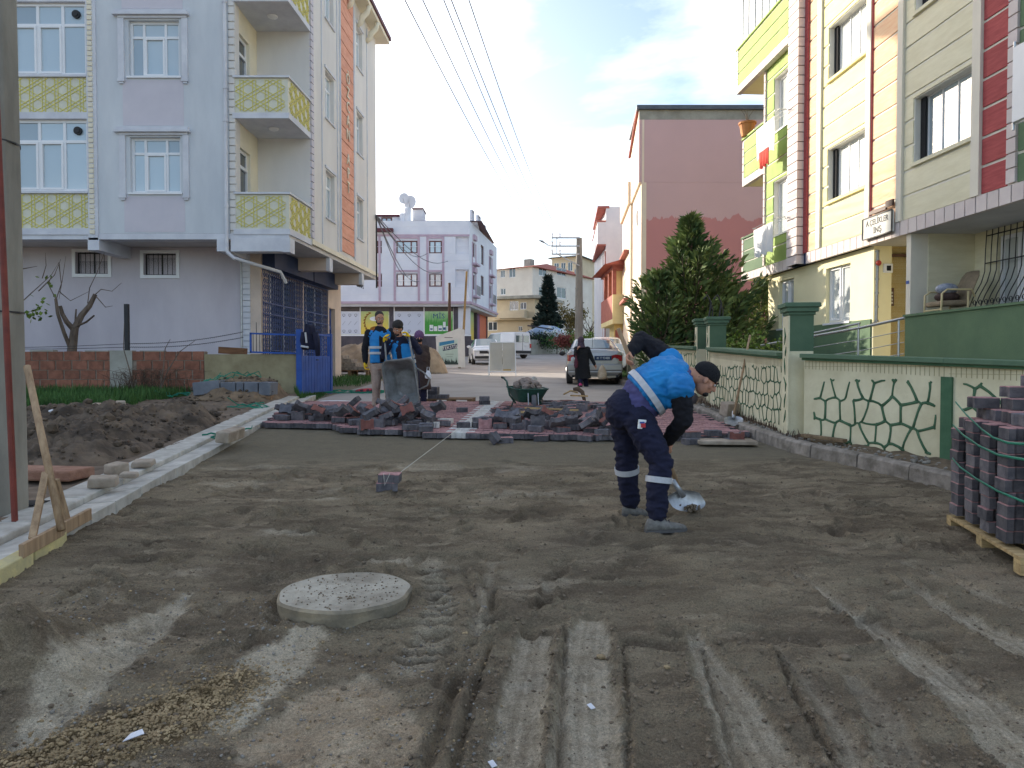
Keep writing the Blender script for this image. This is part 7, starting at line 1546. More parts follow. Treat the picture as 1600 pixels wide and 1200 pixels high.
single(722, 644, .05, 'dark paver lying on the white line further back'); single(749, 668, .3, 'dark paver just right of the white line near the front edge'); single(665, 674, .15, 'dark paver lying near the front edge between heap and white line'); single(676, 668, .0, 'small white-topped paver beside the dark one near the front edge', ME_white); single(696, 662, -.3, 'pale paver lying flat left of the white line', ME_white)
single(770, 694, 1.2, 'dark paver tilted against the front edge right of the white line', ME_dark, .9, .0, 0, .06); single(790, 692, .1, 'red-topped paver lying on the sand in front of the right heap', ME_red, dz=0)
single(1150, 694, .0, 'upright red paver showing its bow-tie face at the right end of the paving', ME_allred, math.pi / 2, .0, 0, .09)
# two pavers holding the string line
p = G(606, 765, 0); z0_ = gsurf(p.x, p.y) - .005
o1_ = place('loose_paver', ME_red, None, pav_M((p.x - .01, p.y), z0_, .12)); tag(o1_, 'lower of the two pavers holding the string on the sand', 'paver'); o2_ = place('loose_paver', ME_red, None, pav_M((p.x + .015, p.y), z0_ + .082, -.02, .03, .02)); tag(o2_, 'upper of the two pavers holding the string on the sand', 'paver')
M_str = mat('string', (.7, .68, .6), rough=.8); e_ = G(712, 676, .08); mb = MB(); a_ = Vector((p.x + .09, p.y + .03, z0_ + .15)); mb.tube([a_, Vector((e_.x, e_.y, e_.z + .03)), Vector((e_.x + .3, e_.y + 3.5, gz(0, e_.y + 3.5) + .12))], .0035, 4)
mb.tube([(p.x - .03, p.y - .085, z0_ + .17), (p.x - .02, p.y - .09, z0_ + .06), (p.x + .03, p.y - .09, z0_ + .17)], .003, 4); tag(mb.build('string_line', M_str), 'thin white string stretched from the two pavers to the white line', 'string')
# concrete apron pieces at the right end
for i, (px, py, s, rz) in enumerate(((1135, 690, (.75, .4, .05), -.1), (1128, 668, (.5, .35, .06), .2))):
 q = G(px, py, .05); tag(MB().obox((q.x, q.y, q.z), s, Matrix.Rotation(rz, 3, 'Z')).build('concrete_slab', M_slabp, bevel=.01), ('front' if not i else 'rear') + ' thin concrete slab between the paving and the right kerb', 'slab')
# ---------------------------------------------------------------- pallets
M_pal = mat('pallet_wood', s2l((196, 170, 122)), s2l((150, 124, 86)), scale=3, stretch=(1, 8, 8), rough=.9, rnd=.1); M_pal2 = mat('old_pallet_wood', s2l((142, 112, 84)), s2l((104, 80, 60)), scale=3, stretch=(1, 8, 8), rough=.9, rnd=.1)
def pallet(F_, w, d, z, label, m, h=.13):
 c = F_ @ Vector((w / 2, d / 2, z)); t = thing('pallet', label, 'pallet', c)
 for i in range(6): y = (d - .1) * i / 5; MB(F_).box((0, y, z + h - .022), (w, y + .1, z + h)).build('deck_board', m, t)
 for i in range(3):
  x = (w - .1) * i / 2; MB(F_).box((x, 0, z + h - .044), (x + .1, d, z + h - .0225)).build('stringer', m, t); MB(F_).box((x, 0, z), (x + .1, d, z + .02)).build('bottom_board', m, t)
  for j in range(3): y = (d - .12) * j / 2; MB(F_).box((x, y, z + .0205), (x + .1, y + .12, z + h - .0445)).build('block', m, t)
 return t
# big strapped stack at the right edge
sf = Vector((3.43, 5.76, 0)); su = Vector((-.29, -1.2, 0)).normalized(); Fst = frame((sf.x, sf.y, 0), (su.x, su.y)); zs0 = .235
pallet(Fst @ Matrix.Translation((-.02, -.02, 0)), 1.34, 1.05, zs0 - .02, 'wooden pallet under the strapped paver stack at the right edge', M_pal, .11)
zp = zs0 + .115; RB = math.atan2(su.y, su.x); gS = 'pavers strapped in the stack on the right pallet'
def stackpav(i, j, l, me, dx=0, dy=0, rz=0., tx=0., label=None, ext=0.):
 x = .085 + i * .1485 + dx; y = .105 + j * .2035 + (.1 if i % 2 else 0) + dy; p = Fst @ Vector((x, y, 0))
 M_ = Matrix.Translation((p.x, p.y, zp + l * .083 + ext)) @ Matrix.Rotation(RB + math.pi / 2 + rz, 4, 'Z') @ Matrix.Rotation(tx, 4, 'X'); o = place('stacked_paver', me, None, M_)
 od = 'first second third fourth fifth sixth seventh eighth ninth tenth eleventh twelfth thirteenth'.split()
 label = label or (f'{"grey" if j == 0 else "inner"} paver, {od[int(l)]} course up, {od[int(i)]} column from the far end of the strapped stack')
 tag(o, label, 'paver', gS); return o
for l in range(9):
 for i in range(8):
  if l == 8 and i < 1: continue
  for j in range(2 if l < 8 else 5):
   stackpav(i, j, l, ME_red, rp_.uniform(-.004, .004), rp_.uniform(-.012, .004) - (.012 if (l + i) % 5 == 0 else 0), rp_.uniform(-.02, .02))
topL = 'loose paver laid on top of the strapped stack'
for (i, j, l, rz, dy, lb_) in ((0, 0, 8, 1.45, .02, 'far left paver of the loose ones on top of the strapped stack'), (.3, .4, 9, 1.5, .05, 'paver on the second loose course at the far end of the stack'), (1.6, .6, 9, 1.62, 0, None), (.8, .1, 10, 1.5, .02, 'front paver of the third loose course on the stack'), (2.0, .9, 10, 1.6, .03, None), (1.2, 1.2, 11, 1.55, 0, 'left paver of the topmost course on the stack'), (1.4, 2.2, 11, 1.5, 0, 'right paver of the topmost course on the stack'), (1.0, 1.4, 10, 1.57, .1, None), (2.4, 1.9, 9, 1.5, 0, None), (2.4, 2.0, 10, 1.5, .0, None), (1.0, 1.6, 9, 1.6, .05, None), (2.6, 2.2, 11, 1.5, 0, None), (1.8, 1.7, 12, 1.5, 0, 'single paver at the very top of the stack'),
        (3.6, 0.3, 9, 1.50, .06, 'dark paver lying crosswise just right of the strap on the stack'), (5.4, .2, 9, 1.62, .05, 'big near paver with a pink top on the strapped stack'), (6.9, .6, 9, 1.6, .0, None), (3.9, 1.6, 9, 1.55, 0, None), (5.2, 1.6, 9, 1.5, 0, None)):
 stackpav(0, 0, l, ME_red if rp_.random() < .8 else ME_dark, i * .15, j * .2 + dy, rz, 0, lb_ or topL)
M_strap = mat('green_strap', s2l((30, 130, 104)), s2l((22, 104, 84)), scale=4, rough=.4)
Fi = Fst.inverted()
def onface(px, py, off):
 d = W(px, py, 1.) - EYE; n = Vector((-su.y, su.x, 0)); o = Fst @ Vector((0, off, 0)); t = (o - EYE).dot(n) / d.dot(n); return EYE + d * t
st_ = thing('packing_strap', 'green plastic packing straps round the paver stack', 'strap', Fst @ Vector((.6, 0, .6)))
for P_ in ([(1493, 628, -.02), (1510, 648, -.035), (1535, 672, -.045), (1552, 684, -.05), (1575, 692, -.04), (1602, 694, -.04), (1640, 690, -.03)], [(1489, 664, -.02), (1505, 680, -.03), (1530, 697, -.035), (1560, 711, -.04), (1600, 718, -.035), (1650, 722, -.03)], [(1488, 716, -.02), (1500, 730, -.03), (1525, 748, -.035), (1560, 768, -.035), (1602, 785, -.03), (1650, 800, -.03)]):
 pts = [onface(*q) for q in P_]; mb = MB(); mb.tube(pts, .0085, 6, sc=(1, .25), up=(0, 0, 1)); mb.build('strap_band', M_strap, st_, smooth=True)
# small pallets further back
p = G(697, 634, 0); Fp2 = frame((p.x - .42, p.y + .1, 0), (1, -.05)); zz_ = gz(0, p.y); pallet(Fp2, .95, .8, zz_ + .01, 'small pallet with a few dark pavers behind the tipped wheelbarrow', M_pal2, .13)
for i, (x, y, l) in enumerate(((.12, .12, 0), (.33, .12, 0), (.12, .12, 1), (.12, .3, 0), (.33, .3, 0), (.12, .3, 1), (.12, .12, 2), (.12, .3, 2))):
 q_ = Fp2 @ Vector((x, y, 0)); tag(place('stacked_paver', ME_dark, None, pav_M(q_, zz_ + .142 + l * .081, -.05)), 'dark paver stacked on the small pallet behind the wheelbarrow', 'paver', 'pavers on the small pallet')
p = G(546, 588, 0); zz_ = gz(0, p.y); Fp3 = frame((p.x - .75, p.y, 0), (1, -.1)); pallet(Fp3, 1.5, 1.0, zz_ + .01, 'brown pallet with concrete slabs beside the blue gate', M_pal2, .22)
for i, (x, l, w) in enumerate(((0.0, 0, .55), (.56, 0, .5), (1.08, 0, .38), (.0, 1, .5), (.52, 1, .45), (.0, 2, .5), (.5, 2, .3), (.02, 3, .45))):
 tag(MB(Fp3).box((x, .1, zz_ + .235 + l * .145), (x + w, .9, zz_ + .235 + l * .145 + .135)).build('concrete_block', M_kerbpink, bevel=.01), 'grey concrete block piled on the brown pallet by the gate', 'block', 'concrete blocks on the brown pallet')
# kerb blocks on their pallet beside the earth heap
p = G(360, 636, 0); zz_ = gz(0, p.y) + .14; Fk = frame((p.x - .72, p.y + .2, 0), (1, .03)); pallet(Fk, 1.45, .7, zz_ - .05, 'low pallet under the row of dark grey kerb blocks', M_pal2, .12)
M_kb = mat('dark_kerb_block', s2l((116, 120, 128)), s2l((96, 100, 108)), scale=4, bump=.3, bscale=60, rnd=.06)
for i, (x, w, tl) in enumerate(((-.15, .55, .10), (.42, .30, .03), (.74, .14, -.03), (.9, .28, -.04), (1.2, .24, -.05))):
 c_ = Fk @ Vector((x + w / 2, .3, 0)); tag(MB().obox((c_.x, c_.y, zz_ + .07 + .15 + (.02 if i == 0 else 0)), (w, .5, .27), Matrix.Rotation(-tl, 3, 'Y')).build('kerb_block', M_kb, bevel=.012), ['widest dark grey kerb block, tilted at the left end of the row', 'second dark grey kerb block from the left in the row', 'narrow dark grey kerb block in the middle of the row', 'fourth dark grey kerb block from the left in the row', 'dark grey kerb block at the right end of the row'][i], 'kerb block', 'kerb blocks on the low pallet')
# tangles of green strap
def tangle(px, py, n, sx, sy, sz, label, zf, seed):
 r2 = random.Random(seed); p = G(px, py, .15); mb = MB()
 for _ in range(n):
  q_ = Vector((p.x + r2.gauss(0, sx), p.y + r2.gauss(0, sy), 0)); pts = []
  a = r2.uniform(0, 6.28)
  for k in range(7):
   pts.append(Vector((q_.x, q_.y, zf(q_.x, q_.y) + .02 + abs(r2.gauss(0, sz))))); a += r2.gauss(0, .8); q_ = q_ + Vector((math.cos(a) * sx * .45, math.sin(a) * sy * .45, 0))
  mb.tube(pts, .011, 4, sc=(1, .3))
 tag(mb.build('strap_tangle', M_strap), label, 'strap')
gzf = lambda x, y: gz(0, y)
tangle(318, 617, 16, .35, .3, .09, 'tangled green straps on the earth heap left of the kerb blocks', vz, 1); tangle(450, 632, 12, .4, .25, .04, 'green straps on the small earth heap before the gate', vz, 2)
tangle(530, 605, 16, .55, .2, .02, 'long green straps lying on the paving beside the gate', gzf, 3); tangle(545, 623, 12, .3, .12, .02, 'green straps lying on a white sack near the left heap', gzf, 4); tangle(735, 622, 5, .15, .12, .02, 'few green straps beside the small pallet', gzf, 5); tangle(345, 680, 3, .12, .2, .02, 'thin green strap hanging over the left kerb slab', lambda x, y: gz(0, y) + .14, 6)
for px, py, m, lb_, s in ((522, 630, M_wp, 'white plastic sack under the green straps', (.5, .3, .05)), (575, 612, mat('red_black_bag', s2l((190, 60, 70)), s2l((60, 40, 48)), scale=6, lo=.45, hi=.55), 'red and black bag lying beside the beige trousered worker', (.35, .2, .08)), (515, 640, M_slabp, 'flat pale concrete slab behind the left heap', (.6, .4, .05)), (570, 632, M_slabp, 'flat concrete slab near the beige trousered worker', (.6, .45, .06))):
 p = G(px, py, .03); mb = MB(); mb.ball((p.x, p.y, p.z + .01), 1, 12, 6, sc=s) if 'slab' not in lb_ else mb.obox((p.x, p.y, p.z), s, Matrix.Rotation(.1, 3, 'Z')); tag(mb.build('sack' if 'sack' in lb_ else 'bag' if 'bag' in lb_ else 'concrete_slab', m, smooth='slab' not in lb_), lb_, 'sack' if 'sack' in lb_ else 'bag' if 'bag' in lb_ else 'slab')
# sand piles by the market
def sandpile(cx, cy, rx, ry, h, label, seed, m):
 X2, Y2 = np.meshgrid(np.linspace(cx - rx, cx + rx, 50), np.linspace(cy - ry, cy + ry, 40)); d = ((X2 - cx) / rx) ** 2 + ((Y2 - cy) / ry) ** 2; hh = h * np.clip(1 - d, 0, 1) ** .8 + fbm(X2 * 2, Y2 * 2, 4, seed) * h * .5 * np.clip(1 - d, 0, 1)
 tag(place('sand_pile', grid_mesh('sand_pile', X2, Y2, prof(Y2) + hh - .02, {}, m, mask=hh > .01)), label, 'sand pile')
M_sp = mat('pile_sand', s2l((162, 144, 122)), s2l((128, 112, 92)), scale=2, detail=8, bump=.8, bscale=12)
sandpile(pxX(560, 33), 33, 1.9, 1.4, 1.25, 'sand pile behind the standing worker on the left', 1, M_sp); sandpile(pxX(670, 31), 31, .8, .9, 1.05, 'tall brown sand pile behind the woman with the purple hat', 2, M_sp); sandpile(pxX(625, 34), 34, 1.2, 1.3, .8, 'low sand pile hidden behind the two workers', 3, M_sp)
# ---------------------------------------------------------------- wheelbarrows
def rrect(w, l, r, n=4):
 P_ = []
 for cx, cy, a0 in ((w / 2 - r, l / 2 - r, 0), (-w / 2 + r, l / 2 - r, 90), (-w / 2 + r, -l / 2 + r, 180), (w / 2 - r, -l / 2 + r, 270)):
  for k in range(n + 1): a = R(a0 + 90 * k / n); P_.append((cx + r * math.cos(a), cy + r * math.sin(a)))
 return P_
def tub(Mx, rim, base, depth, m, parent, shift=.0, th_=.012):
 """open tray: rim (w,l) at local z=0, base (w,l) at z=-depth"""
 mb = MB(Mx); rings = []
 for f, z, o in ((1, .0, .02), (1, -.02, .02), (.95, -.03, 0), (.5, -depth * .55, 0), (.12, -depth * .93, 0), (0, -depth, -.03)):
  w = base[0] + (rim[0] - base[0]) * f + o; l = base[1] + (rim[1] - base[1]) * f + o; rings.append([(x, y + shift * (1 - f), z) for x, y in rrect(w, l, .09 + .02 * f)])
 inner = [[(x * (1 - 2.2 * th_ / .5), y * (1 - 2.2 * th_ / .6), z + (th_ if z < -depth * .9 else 0)) for x, y, z in r_] for r_ in rings]
 n = len(rings[0]); al = rings[::-1] + inner; vs = sum(al, []); fs = []
 for k in range(len(al) - 1):
  for i in range(n): a, b_ = k * n + i, k * n + (i + 1) % n; fs.append((a, b_, b_ + n, a + n))
 fs.append(tuple(range(n - 1, -1, -1))); fs.append(tuple(range((len(al) - 1) * n, len(al) * n))); mb.add(vs, fs); mb.build('tray', m, parent, smooth=False)
M_galv = mat('galvanised_tray', s2l((150, 152, 152)), s2l((112, 112, 110)), scale=5, rough=.5, metal=.25, bump=.1); M_gtub = mat('green_tray', s2l((52, 92, 78)), s2l((40, 68, 60)), scale=5, rough=.5); M_rub = mat('rubber', (.03, .03, .03), (.05, .045, .04), rough=.8)
w1 = thing('wheelbarrow', 'grey steel wheelbarrow tipped forward by the two workers', 'wheelbarrow', tuple(G(628, 645, .1)))
c_ = W(626, 600, 12.75); zax = Vector((-.16, -.93, -.12)).normalized(); xax = Vector((.97, -.16, .10)); xax = (xax - zax * xax.dot(zax)).normalized(); yax = zax.cross(xax)
Mt = Matrix(((xax.x, yax.x, zax.x, c_.x), (xax.y, yax.y, zax.y, c_.y), (xax.z, yax.z, zax.z, c_.z), (0, 0, 0, 1)))
tub(Mt, (.58, .84), (.34, .46), .34, M_galv, w1, -.02)
T = lambda x, y, z: Mt @ Vector((x, y, z)); gA, gB_ = W(601, 530, 13.25), W(638, 521, 13.25)
for s_g, gg in ((-1, gA), (1, gB_)): MB().tube([T(s_g * .16, -.44, -.30), T(s_g * .2, .1, -.36), T(s_g * .24, .42, -.12), (gg + T(s_g * .24, .42, -.12)) / 2, gg], .017, 8).build('handle', M_galv, w1, smooth=True)
MB().tube([T(.27, .25, -.1), W(662, 582, 12.9), W(671, 592, 12.85), W(668, 602, 12.85), W(652, 610, 12.9), T(.2, -.15, -.3)], .014, 8).build('leg', M_galv, w1, smooth=True)
MB().tube([T(-.27, .25, -.12), T(-.32, .2, -.5), T(-.28, .0, -.55), T(-.2, -.15, -.3)], .014, 8).build('leg', M_galv, w1, smooth=True)
for dx in (.04, .12): MB().tube([T(dx + .1, -.3, -.28), T(dx, -.48, -.30), T(dx, -.6, -.22)], .012, 6).build('fork', M_galv, w1, smooth=True)
mb = MB(); q_ = T(.0, -.55, -.26); mb.tube([q_ - xax * .045, q_ + xax * .045], .17, 18); mb.build('wheel', M_rub, w1, bevel=.02)
w2 = thing('wheelbarrow', 'dark green wheelbarrow filled with rubble standing on the road', 'wheelbarrow', tuple(G(822, 640, 0)))
c_ = W(823.5, 605, 14.0); M2 = Matrix.Translation(c_) @ Matrix.Rotation(.25, 4, 'Z') @ Matrix.Rotation(.04, 4, 'X'); tub(M2, (.64, .82), (.40, .5), .27, M_gtub, w2)
T = lambda x, y, z: M2 @ Vector((x, y, z)); g0_ = gz(0, 14)
MB().tube([T(-.22, .0, -.30), T(-.30, .15, -.16), T(-.36, .1, .05), W(792, 596, 14.3), W(787, 590.5, 14.4)], .018, 8).build('handle', M_gtub, w2, smooth=True); MB().tube([W(787, 590.5, 14.4), W(784, 589.5, 14.45)], .022, 8).build('grip', M_rub, w2)
MB().tube([T(.22, -.2, -.30), T(.30, .25, -.18), T(.33, .75, .06)], .018, 8).build('handle', M_gtub, w2, smooth=True)
for sx_ in (-.26, .26):
 a = T(sx_, .18, -.12); MB().tube([T(sx_ * .9, .1, -.26), (a.x + sx_ * .1, a.y, g0_ + .02)], .014, 6).build('leg', M_gtub, w2)
for sx_ in (-.08, .11): a = T(sx_, -.36, -.08); MB().tube([a, T(sx_, -.42, -.36)], .013, 6).build('fork', M_steel, w2)
q_ = T(.02, -.42, -.36); q_.z = g0_ + .17; mb = MB(); mb.tube([q_ - Vector((.045, 0, 0)), q_ + Vector((.045, 0, 0))], .17, 18); mb.build('wheel', mat('grey_tyre', (.12, .12, .13), rough=.7), w2, bevel=.02)
M_rubb = mat('rubble_fill', s2l((156, 142, 134)), s2l((112, 100, 94)), scale=8, bump=.5)
mb = MB(M2); r2 = random.Random(3)
for _ in range(60):
 a, rr_ = r2.uniform(0, 6.28), r2.uniform(0, .95); x, y = math.cos(a) * rr_ * .27, math.sin(a) * rr_ * .33; vs, fs = ROCKS[r2.randint(0, 4)]; s = r2.uniform(.035, .085); z = .14 * (1 - rr_ ** 2) - .01
 mb.add([(x + v[0] * s, y + v[1] * s, z + v[2] * s * .8) for v in vs], [tuple(f) for f in fs])
tag(mb.build('rubble', M_rubb), 'broken concrete rubble heaped in the green wheelbarrow', 'rubble', kind='stuff'); tag(MB(M2).obox((.1, -.05, .13), (.08, .12, .15), Matrix.Rotation(.7, 3, 'Y')).build('white_chunk', M_kerb, bevel=.01), 'pale broken chunk on top of the rubble in the green wheelbarrow', 'chunk')
# ---------------------------------------------------------------- sign boards
M_sgn = mat('sign_white', s2l((212, 214, 214)), s2l((198, 200, 202)), scale=2, rough=.5); M_sblu = mat('sign_blue', s2l((50, 130, 176)), rough=.5); M_snav = mat('sign_navy', s2l((34, 56, 92)), rough=.5); M_smint = poster_mat('sign_mint', s2l((150, 176, 170)), s2l((190, 210, 204)), z0=.2, z1=2.2); M_stree = mat('sign_trees', s2l((46, 66, 66)), rough=.5)
D_ = 36.; sb = thing('advertising_board', 'slanted white advertising board reading TEKSTİL with a blue band and dark tree line', 'sign board', tuple(G(703, 576, 0)))
bl, br, tr_, tl_ = W(685, 576, D_), W(723, 573, D_ + .3), W(717, 512, D_ + .3), W(682, 526, D_); z_ = gz(0, D_); 
Fsb = frame((bl.x, bl.y, 0), (br.x - bl.x, br.y - bl.y)); wS = (br - bl).xy.length
def poly_panel(P_, y0, y1, nm, m, parent):
 mb = MB(Fsb); n = len(P_); vs = [(x, y0, z) for x, z in P_] + [(x, y1, z) for x, z in P_]; mb.add(vs, [tuple(range(n)), tuple(range(2 * n - 1, n - 1, -1))] + [((i + 1) % n, i, n + i, n + (i + 1) % n) for i in range(n)]); return mb.build(nm, m, parent)
zB, zT0, zT1 = z_ + .08, tl_.z, tr_.z
pn_ = poly_panel([(-.04, zB), (wS, zB), (wS - .1, zT1), (-.12, zT0)], 0, .05, 'board_panel', M_sgn, sb); poly_panel([(.03, zB + .12), (wS - .22, zB + .15), (wS - .26, zB + 1.35), (.0, zB + 1.2)], -.006, -.001, 'printed_field', M_smint, pn_)
poly_panel([(.05, zB + 1.02), (wS - .42, zB + 1.18), (wS - .42, zB + 1.32), (.05, zB + 1.2)], -.012, -.007, 'blue_band', M_sblu, pn_); poly_panel([(.22, zB + .78), (wS - .28, zB + .92), (wS - .28, zB + 1.15), (.22, zB + 1.0)], -.018, -.013, 'navy_band', M_snav, pn_)
Rt = Matrix.Rotation(-.16, 4, 'Y'); text_mesh('lettering', 'TEKSTİL', .21, M_wprint, pn_, Fsb @ Matrix.Translation((.58, -.02, zB + .955)) @ Rt @ RX, .003); text_mesh('lettering', 'HAVLU YORGAN', .085, M_wprint, pn_, Fsb @ Matrix.Translation((.42, -.014, zB + 1.17)) @ Rt @ RX, .002) if False else None
mb = MB(Fsb); r2 = random.Random(9); x = .06
while x < wS - .28: h_ = r2.uniform(.1, .38); mb.add([(x - .04, -.012, zB + .15), (x + .05, -.012, zB + .15), (x + .005, -.012, zB + .15 + h_)], [(0, 1, 2)]); x += r2.uniform(.03, .06)
mb.box((.03, -.0125, zB + .12), (wS - .23, -.007, zB + .2)); mb.build('tree_print', M_stree, pn_)['kind'] = 'stuff'
mb = MB(Fsb); mb.box((.35, -.01, zB + .62), (.75, -.007, zB + .635)); mb.box((.4, -.01, zB + .5), (.7, -.007, zB + .512)); mb.box((.3, -.01, zB + 1.42), (.7, -.007, zB + 1.45)); mb.build('small_print', M_dpl, pn_)['kind'] = 'stuff'
for x in (.05, wS - .15): MB(Fsb).box((x, .05, z_), (x + .06, .5, z_ + .1)).build('foot', M_black, sb)
poly_panel([(wS - .2, zB), (wS + .14, zB), (wS + .1, zT1 - .1), (wS - .12, zT1 - .02)], .055, .6, 'rear_panel', M_sgn, sb)
D_ = 28.5; p = W(764, 586, D_); q_ = W(806, 586, D_); z_ = gz(0, D_); zt2 = W(0, 535, D_).z; Fb2 = frame((p.x, p.y, 0), (1, 0)); wb2 = (q_ - p).x; bb = thing('a_frame_sign', 'blank grey A-frame board with a white frame seen from behind', 'sign board', ((p.x + q_.x) / 2, D_, z_))
M_bpan = mat('blank_panel', s2l((196, 192, 184)), s2l((184, 178, 166)), scale=1.5, rough=.6)
for x0_, x1_ in ((.03, wb2 / 2 - .006), (wb2 / 2 + .006, wb2 - .03)): MB(Fb2).box((x0_, .01, z_ + .2), (x1_, .03, zt2 - .02)).build('panel', M_bpan, bb)
for a, b_ in (((.0, -.12, z_), (.03, .02, zt2)), ((wb2, -.12, z_), (wb2 - .03, .02, zt2)), ((.02, .0, zt2), (wb2 - .02, .0, zt2)), ((.0, -.06, z_ + .17), (wb2, -.06, z_ + .17)), ((0, .5, z_), (.03, .05, zt2)), ((wb2, .5, z_), (wb2 - .03, .05, zt2))): MB(Fb2).bar(a, b_, .035).build('frame_tube', M_white, bb)
MB(Fb2).box((.55, .002, z_ + .205), (.85, .0095, z_ + .26)).build('rust_stain', mat('ochre_stain', s2l((186, 156, 92))), bb)
# ---------------------------------------------------------------- cars
def car(name, label, cat, loc, rz, ST_, mbody, gl_side, gl_top, wheels, Wd, mglass, win_lo=None):
 """ST_: list of (y, zl, zb, zr, wb, wr). y forward. Loft body; glass cut out as own parts"""
 t = thing(name, label, cat, loc); M_ = Matrix.Translation(loc) @ Matrix.Rotation(rz, 4, 'Z'); rings = []
 for y, zl, zb, zr, wb_, wr in ST_:
  h = [(0, zl), (wb_ * .86, zl), (wb_ * .97, zl + .1), (wb_ * 1.0, zl + (zb - zl) * .5), (wb_ * .985, zb - .04), (wb_ * .96, zb), (wr + (wb_ * .96 - wr) * .07, zr - (zr - zb) * .12), (wr * .9, zr - .01), (wr * .5, zr + .012), (0, zr + .02)]
  rings.append([(x, y, z) for x, z in h] + [(-x, y, z) for x, z in h[-2:0:-1]])
 n = len(rings[0]); mb = MB(M_); gs = MB(M_); gt_ = MB(M_); V = sum(rings, []); sidei = (5, n - 6); topi = (7, 8, n - 9, n - 8)
 F1, F2, F3 = [], [], []
 for k in range(len(rings) - 1):
  for i in range(n):
   f = (k * n + i, k * n + (i + 1) % n, (k + 1) * n + (i + 1) % n, (k + 1) * n + i)
   if k in gl_side and i in sidei: F2.append(f)
   elif k in gl_top and i in topi: F3.append(f)
   else: F1.append(f)
 F1 += [tuple(range(n)), tuple(range(len(V) - 1, len(V) - n - 1, -1))]; mb.add(V, F1); o = mb.build('body', mbody, t, smooth=False)
 def sub(nm, Fx):
  if not Fx: return
  us = sorted({i for f in Fx for i in f}); ix = {v: k for k, v in enumerate(us)}; MB(M_).add([V[i] for i in us], [tuple(ix[i] for i in f) for f in Fx]).build(nm, mglass, t)
 for s_i in sidei: sub('side_window', [f for f in F2 if f[0] % n == s_i])
 for kk in gl_top: sub('windscreen' if ST_[kk][0] > 0 else 'rear_window', [f for f in F3 if f[0] // n == kk])
 for y, r_ in wheels:
  for s in (-1, 1):
   w = MB(M_).tube([(s * (Wd / 2 - .19), y, r_), (s * (Wd / 2 + .0), y, r_)], r_, 20).build('wheel', M_rub, t, bevel=.02); MB(M_).tube([(s * (Wd / 2 + .001), y, r_), (s * (Wd / 2 + .012), y, r_)], [r_ * .66, r_ * .6], 14).build('rim', M_steel, w)
 return t, M_
M_silver = mat('silver_paint', s2l((170, 168, 166)), s2l((158, 156, 154)), scale=1, rough=.28, metal=.55, coat=.4); M_wcar = mat('white_car_paint', (.74, .75, .77), (.70, .71, .73), scale=1, rough=.25, coat=.5); M_cglass = glassmat('car_glass', (.10, .16, .18), .05); M_tail = mat('tail_light', (.42, .015, .02), (.3, .01, .015), rough=.2, scale=20); M_hlamp = glassmat('head_lamp', (.55, .57, .6), .1); M_trimb = mat('black_trim', (.025, .025, .028), rough=.5)
SED = [(-2.15, .42, .74, .80, .70, .60), (-2.12, .28, .86, .93, .80, .66), (-2.02, .22, .95, 1.02, .84, .72), (-1.62, .22, .98, 1.08, .85, .74), (-1.50, .22, .98, 1.09, .86, .73), (-.92, .22, .98, 1.38, .86, .60), (-.3, .22, .97, 1.44, .86, .60), (.3, .22, .95, 1.42, .86, .60), (1.02, .22, .93, 1.03, .85, .68), (1.1, .22, .90, .99, .84, .70), (1.85, .24, .80, .88, .80, .68), (2.1, .3, .66, .74, .72, .6), (2.16, .36, .58, .64, .62, .5)]
cx = W(925, 600, 24.6).x; sd_, Ms_ = car('sedan', 'silver sedan parked by the right kerb, seen from behind', 'car', (cx + .02, 24.7, gz(0, 24.2) - .02), R(-4), SED, M_silver, (4, 5, 6, 7), (4, 7), ((-1.38, .31), (1.28, .31)), 1.72, M_cglass)
for s in (-1, 1):
 MB(Ms_).add([(s * .80, -2.135, .70), (s * .42, -2.155, .74), (s * .46, -2.155, .86), (s * .62, -2.150, .90), (s * .80, -2.125, .88), (s * .845, -2.0, .72), (s * .845, -2.0, .90)], [(0, 1, 2, 3, 4) if s < 0 else (4, 3, 2, 1, 0), (0, 4, 6, 5)]).build('tail_light', M_tail, sd_)
 mir = MB(Ms_).ball((s * 1.0, .75, .98), .1, 10, 6, sc=(1.15, .6, .8)).build('mirror', M_trimb if s < 0 else M_wcar, sd_, smooth=True)
 MB(Ms_).box((s * .5 - .1, -2.12, .18), (s * .5 + .0, -1.9, .26)).build('exhaust', M_steel, sd_) if s > 0 else None
MB(Ms_).box((-.84, -2.19, .40), (.84, -2.0, .62)).build('bumper', M_silver, sd_, bevel=.04); MB(Ms_).box((-.8, -2.195, .36), (.8, -2.0, .395)).build('bumper_trim', M_sgn, sd_); MB(Ms_).box((-.7, -2.12, .2), (.7, -1.6, .36)).build('underside', M_trimb, sd_); MB(Ms_).box((-.62, -2.3, .20), (.62, -2.22, .26)).build('tow_bar', mat('pale_pipe', s2l((186, 176, 156)), rough=.6), sd_)
pl = MB(Ms_).box((-.02, -2.185, .72), (.50, -2.158, .86)).build('number_plate', M_snav, sd_); text_mesh('lettering', '41 Y 93488', .10, M_wprint, pl, Ms_ @ Matrix.Translation((.24, -2.19, .79)) @ RX, .002, sx=.85)
MB(Ms_).tube([(-.05, -1.3, 1.2), (-.05, -1.45, 1.62)], .006, 4).build('aerial', M_trimb, sd_); MB(Ms_).box((-.75, -1.62, 1.095), (.75, -1.56, 1.11)).build('boot_line', M_trimb, sd_)
HAT = [(2.0, .42, .70, .80, .70, .55), (1.95, .28, .78, .90, .82, .62)]
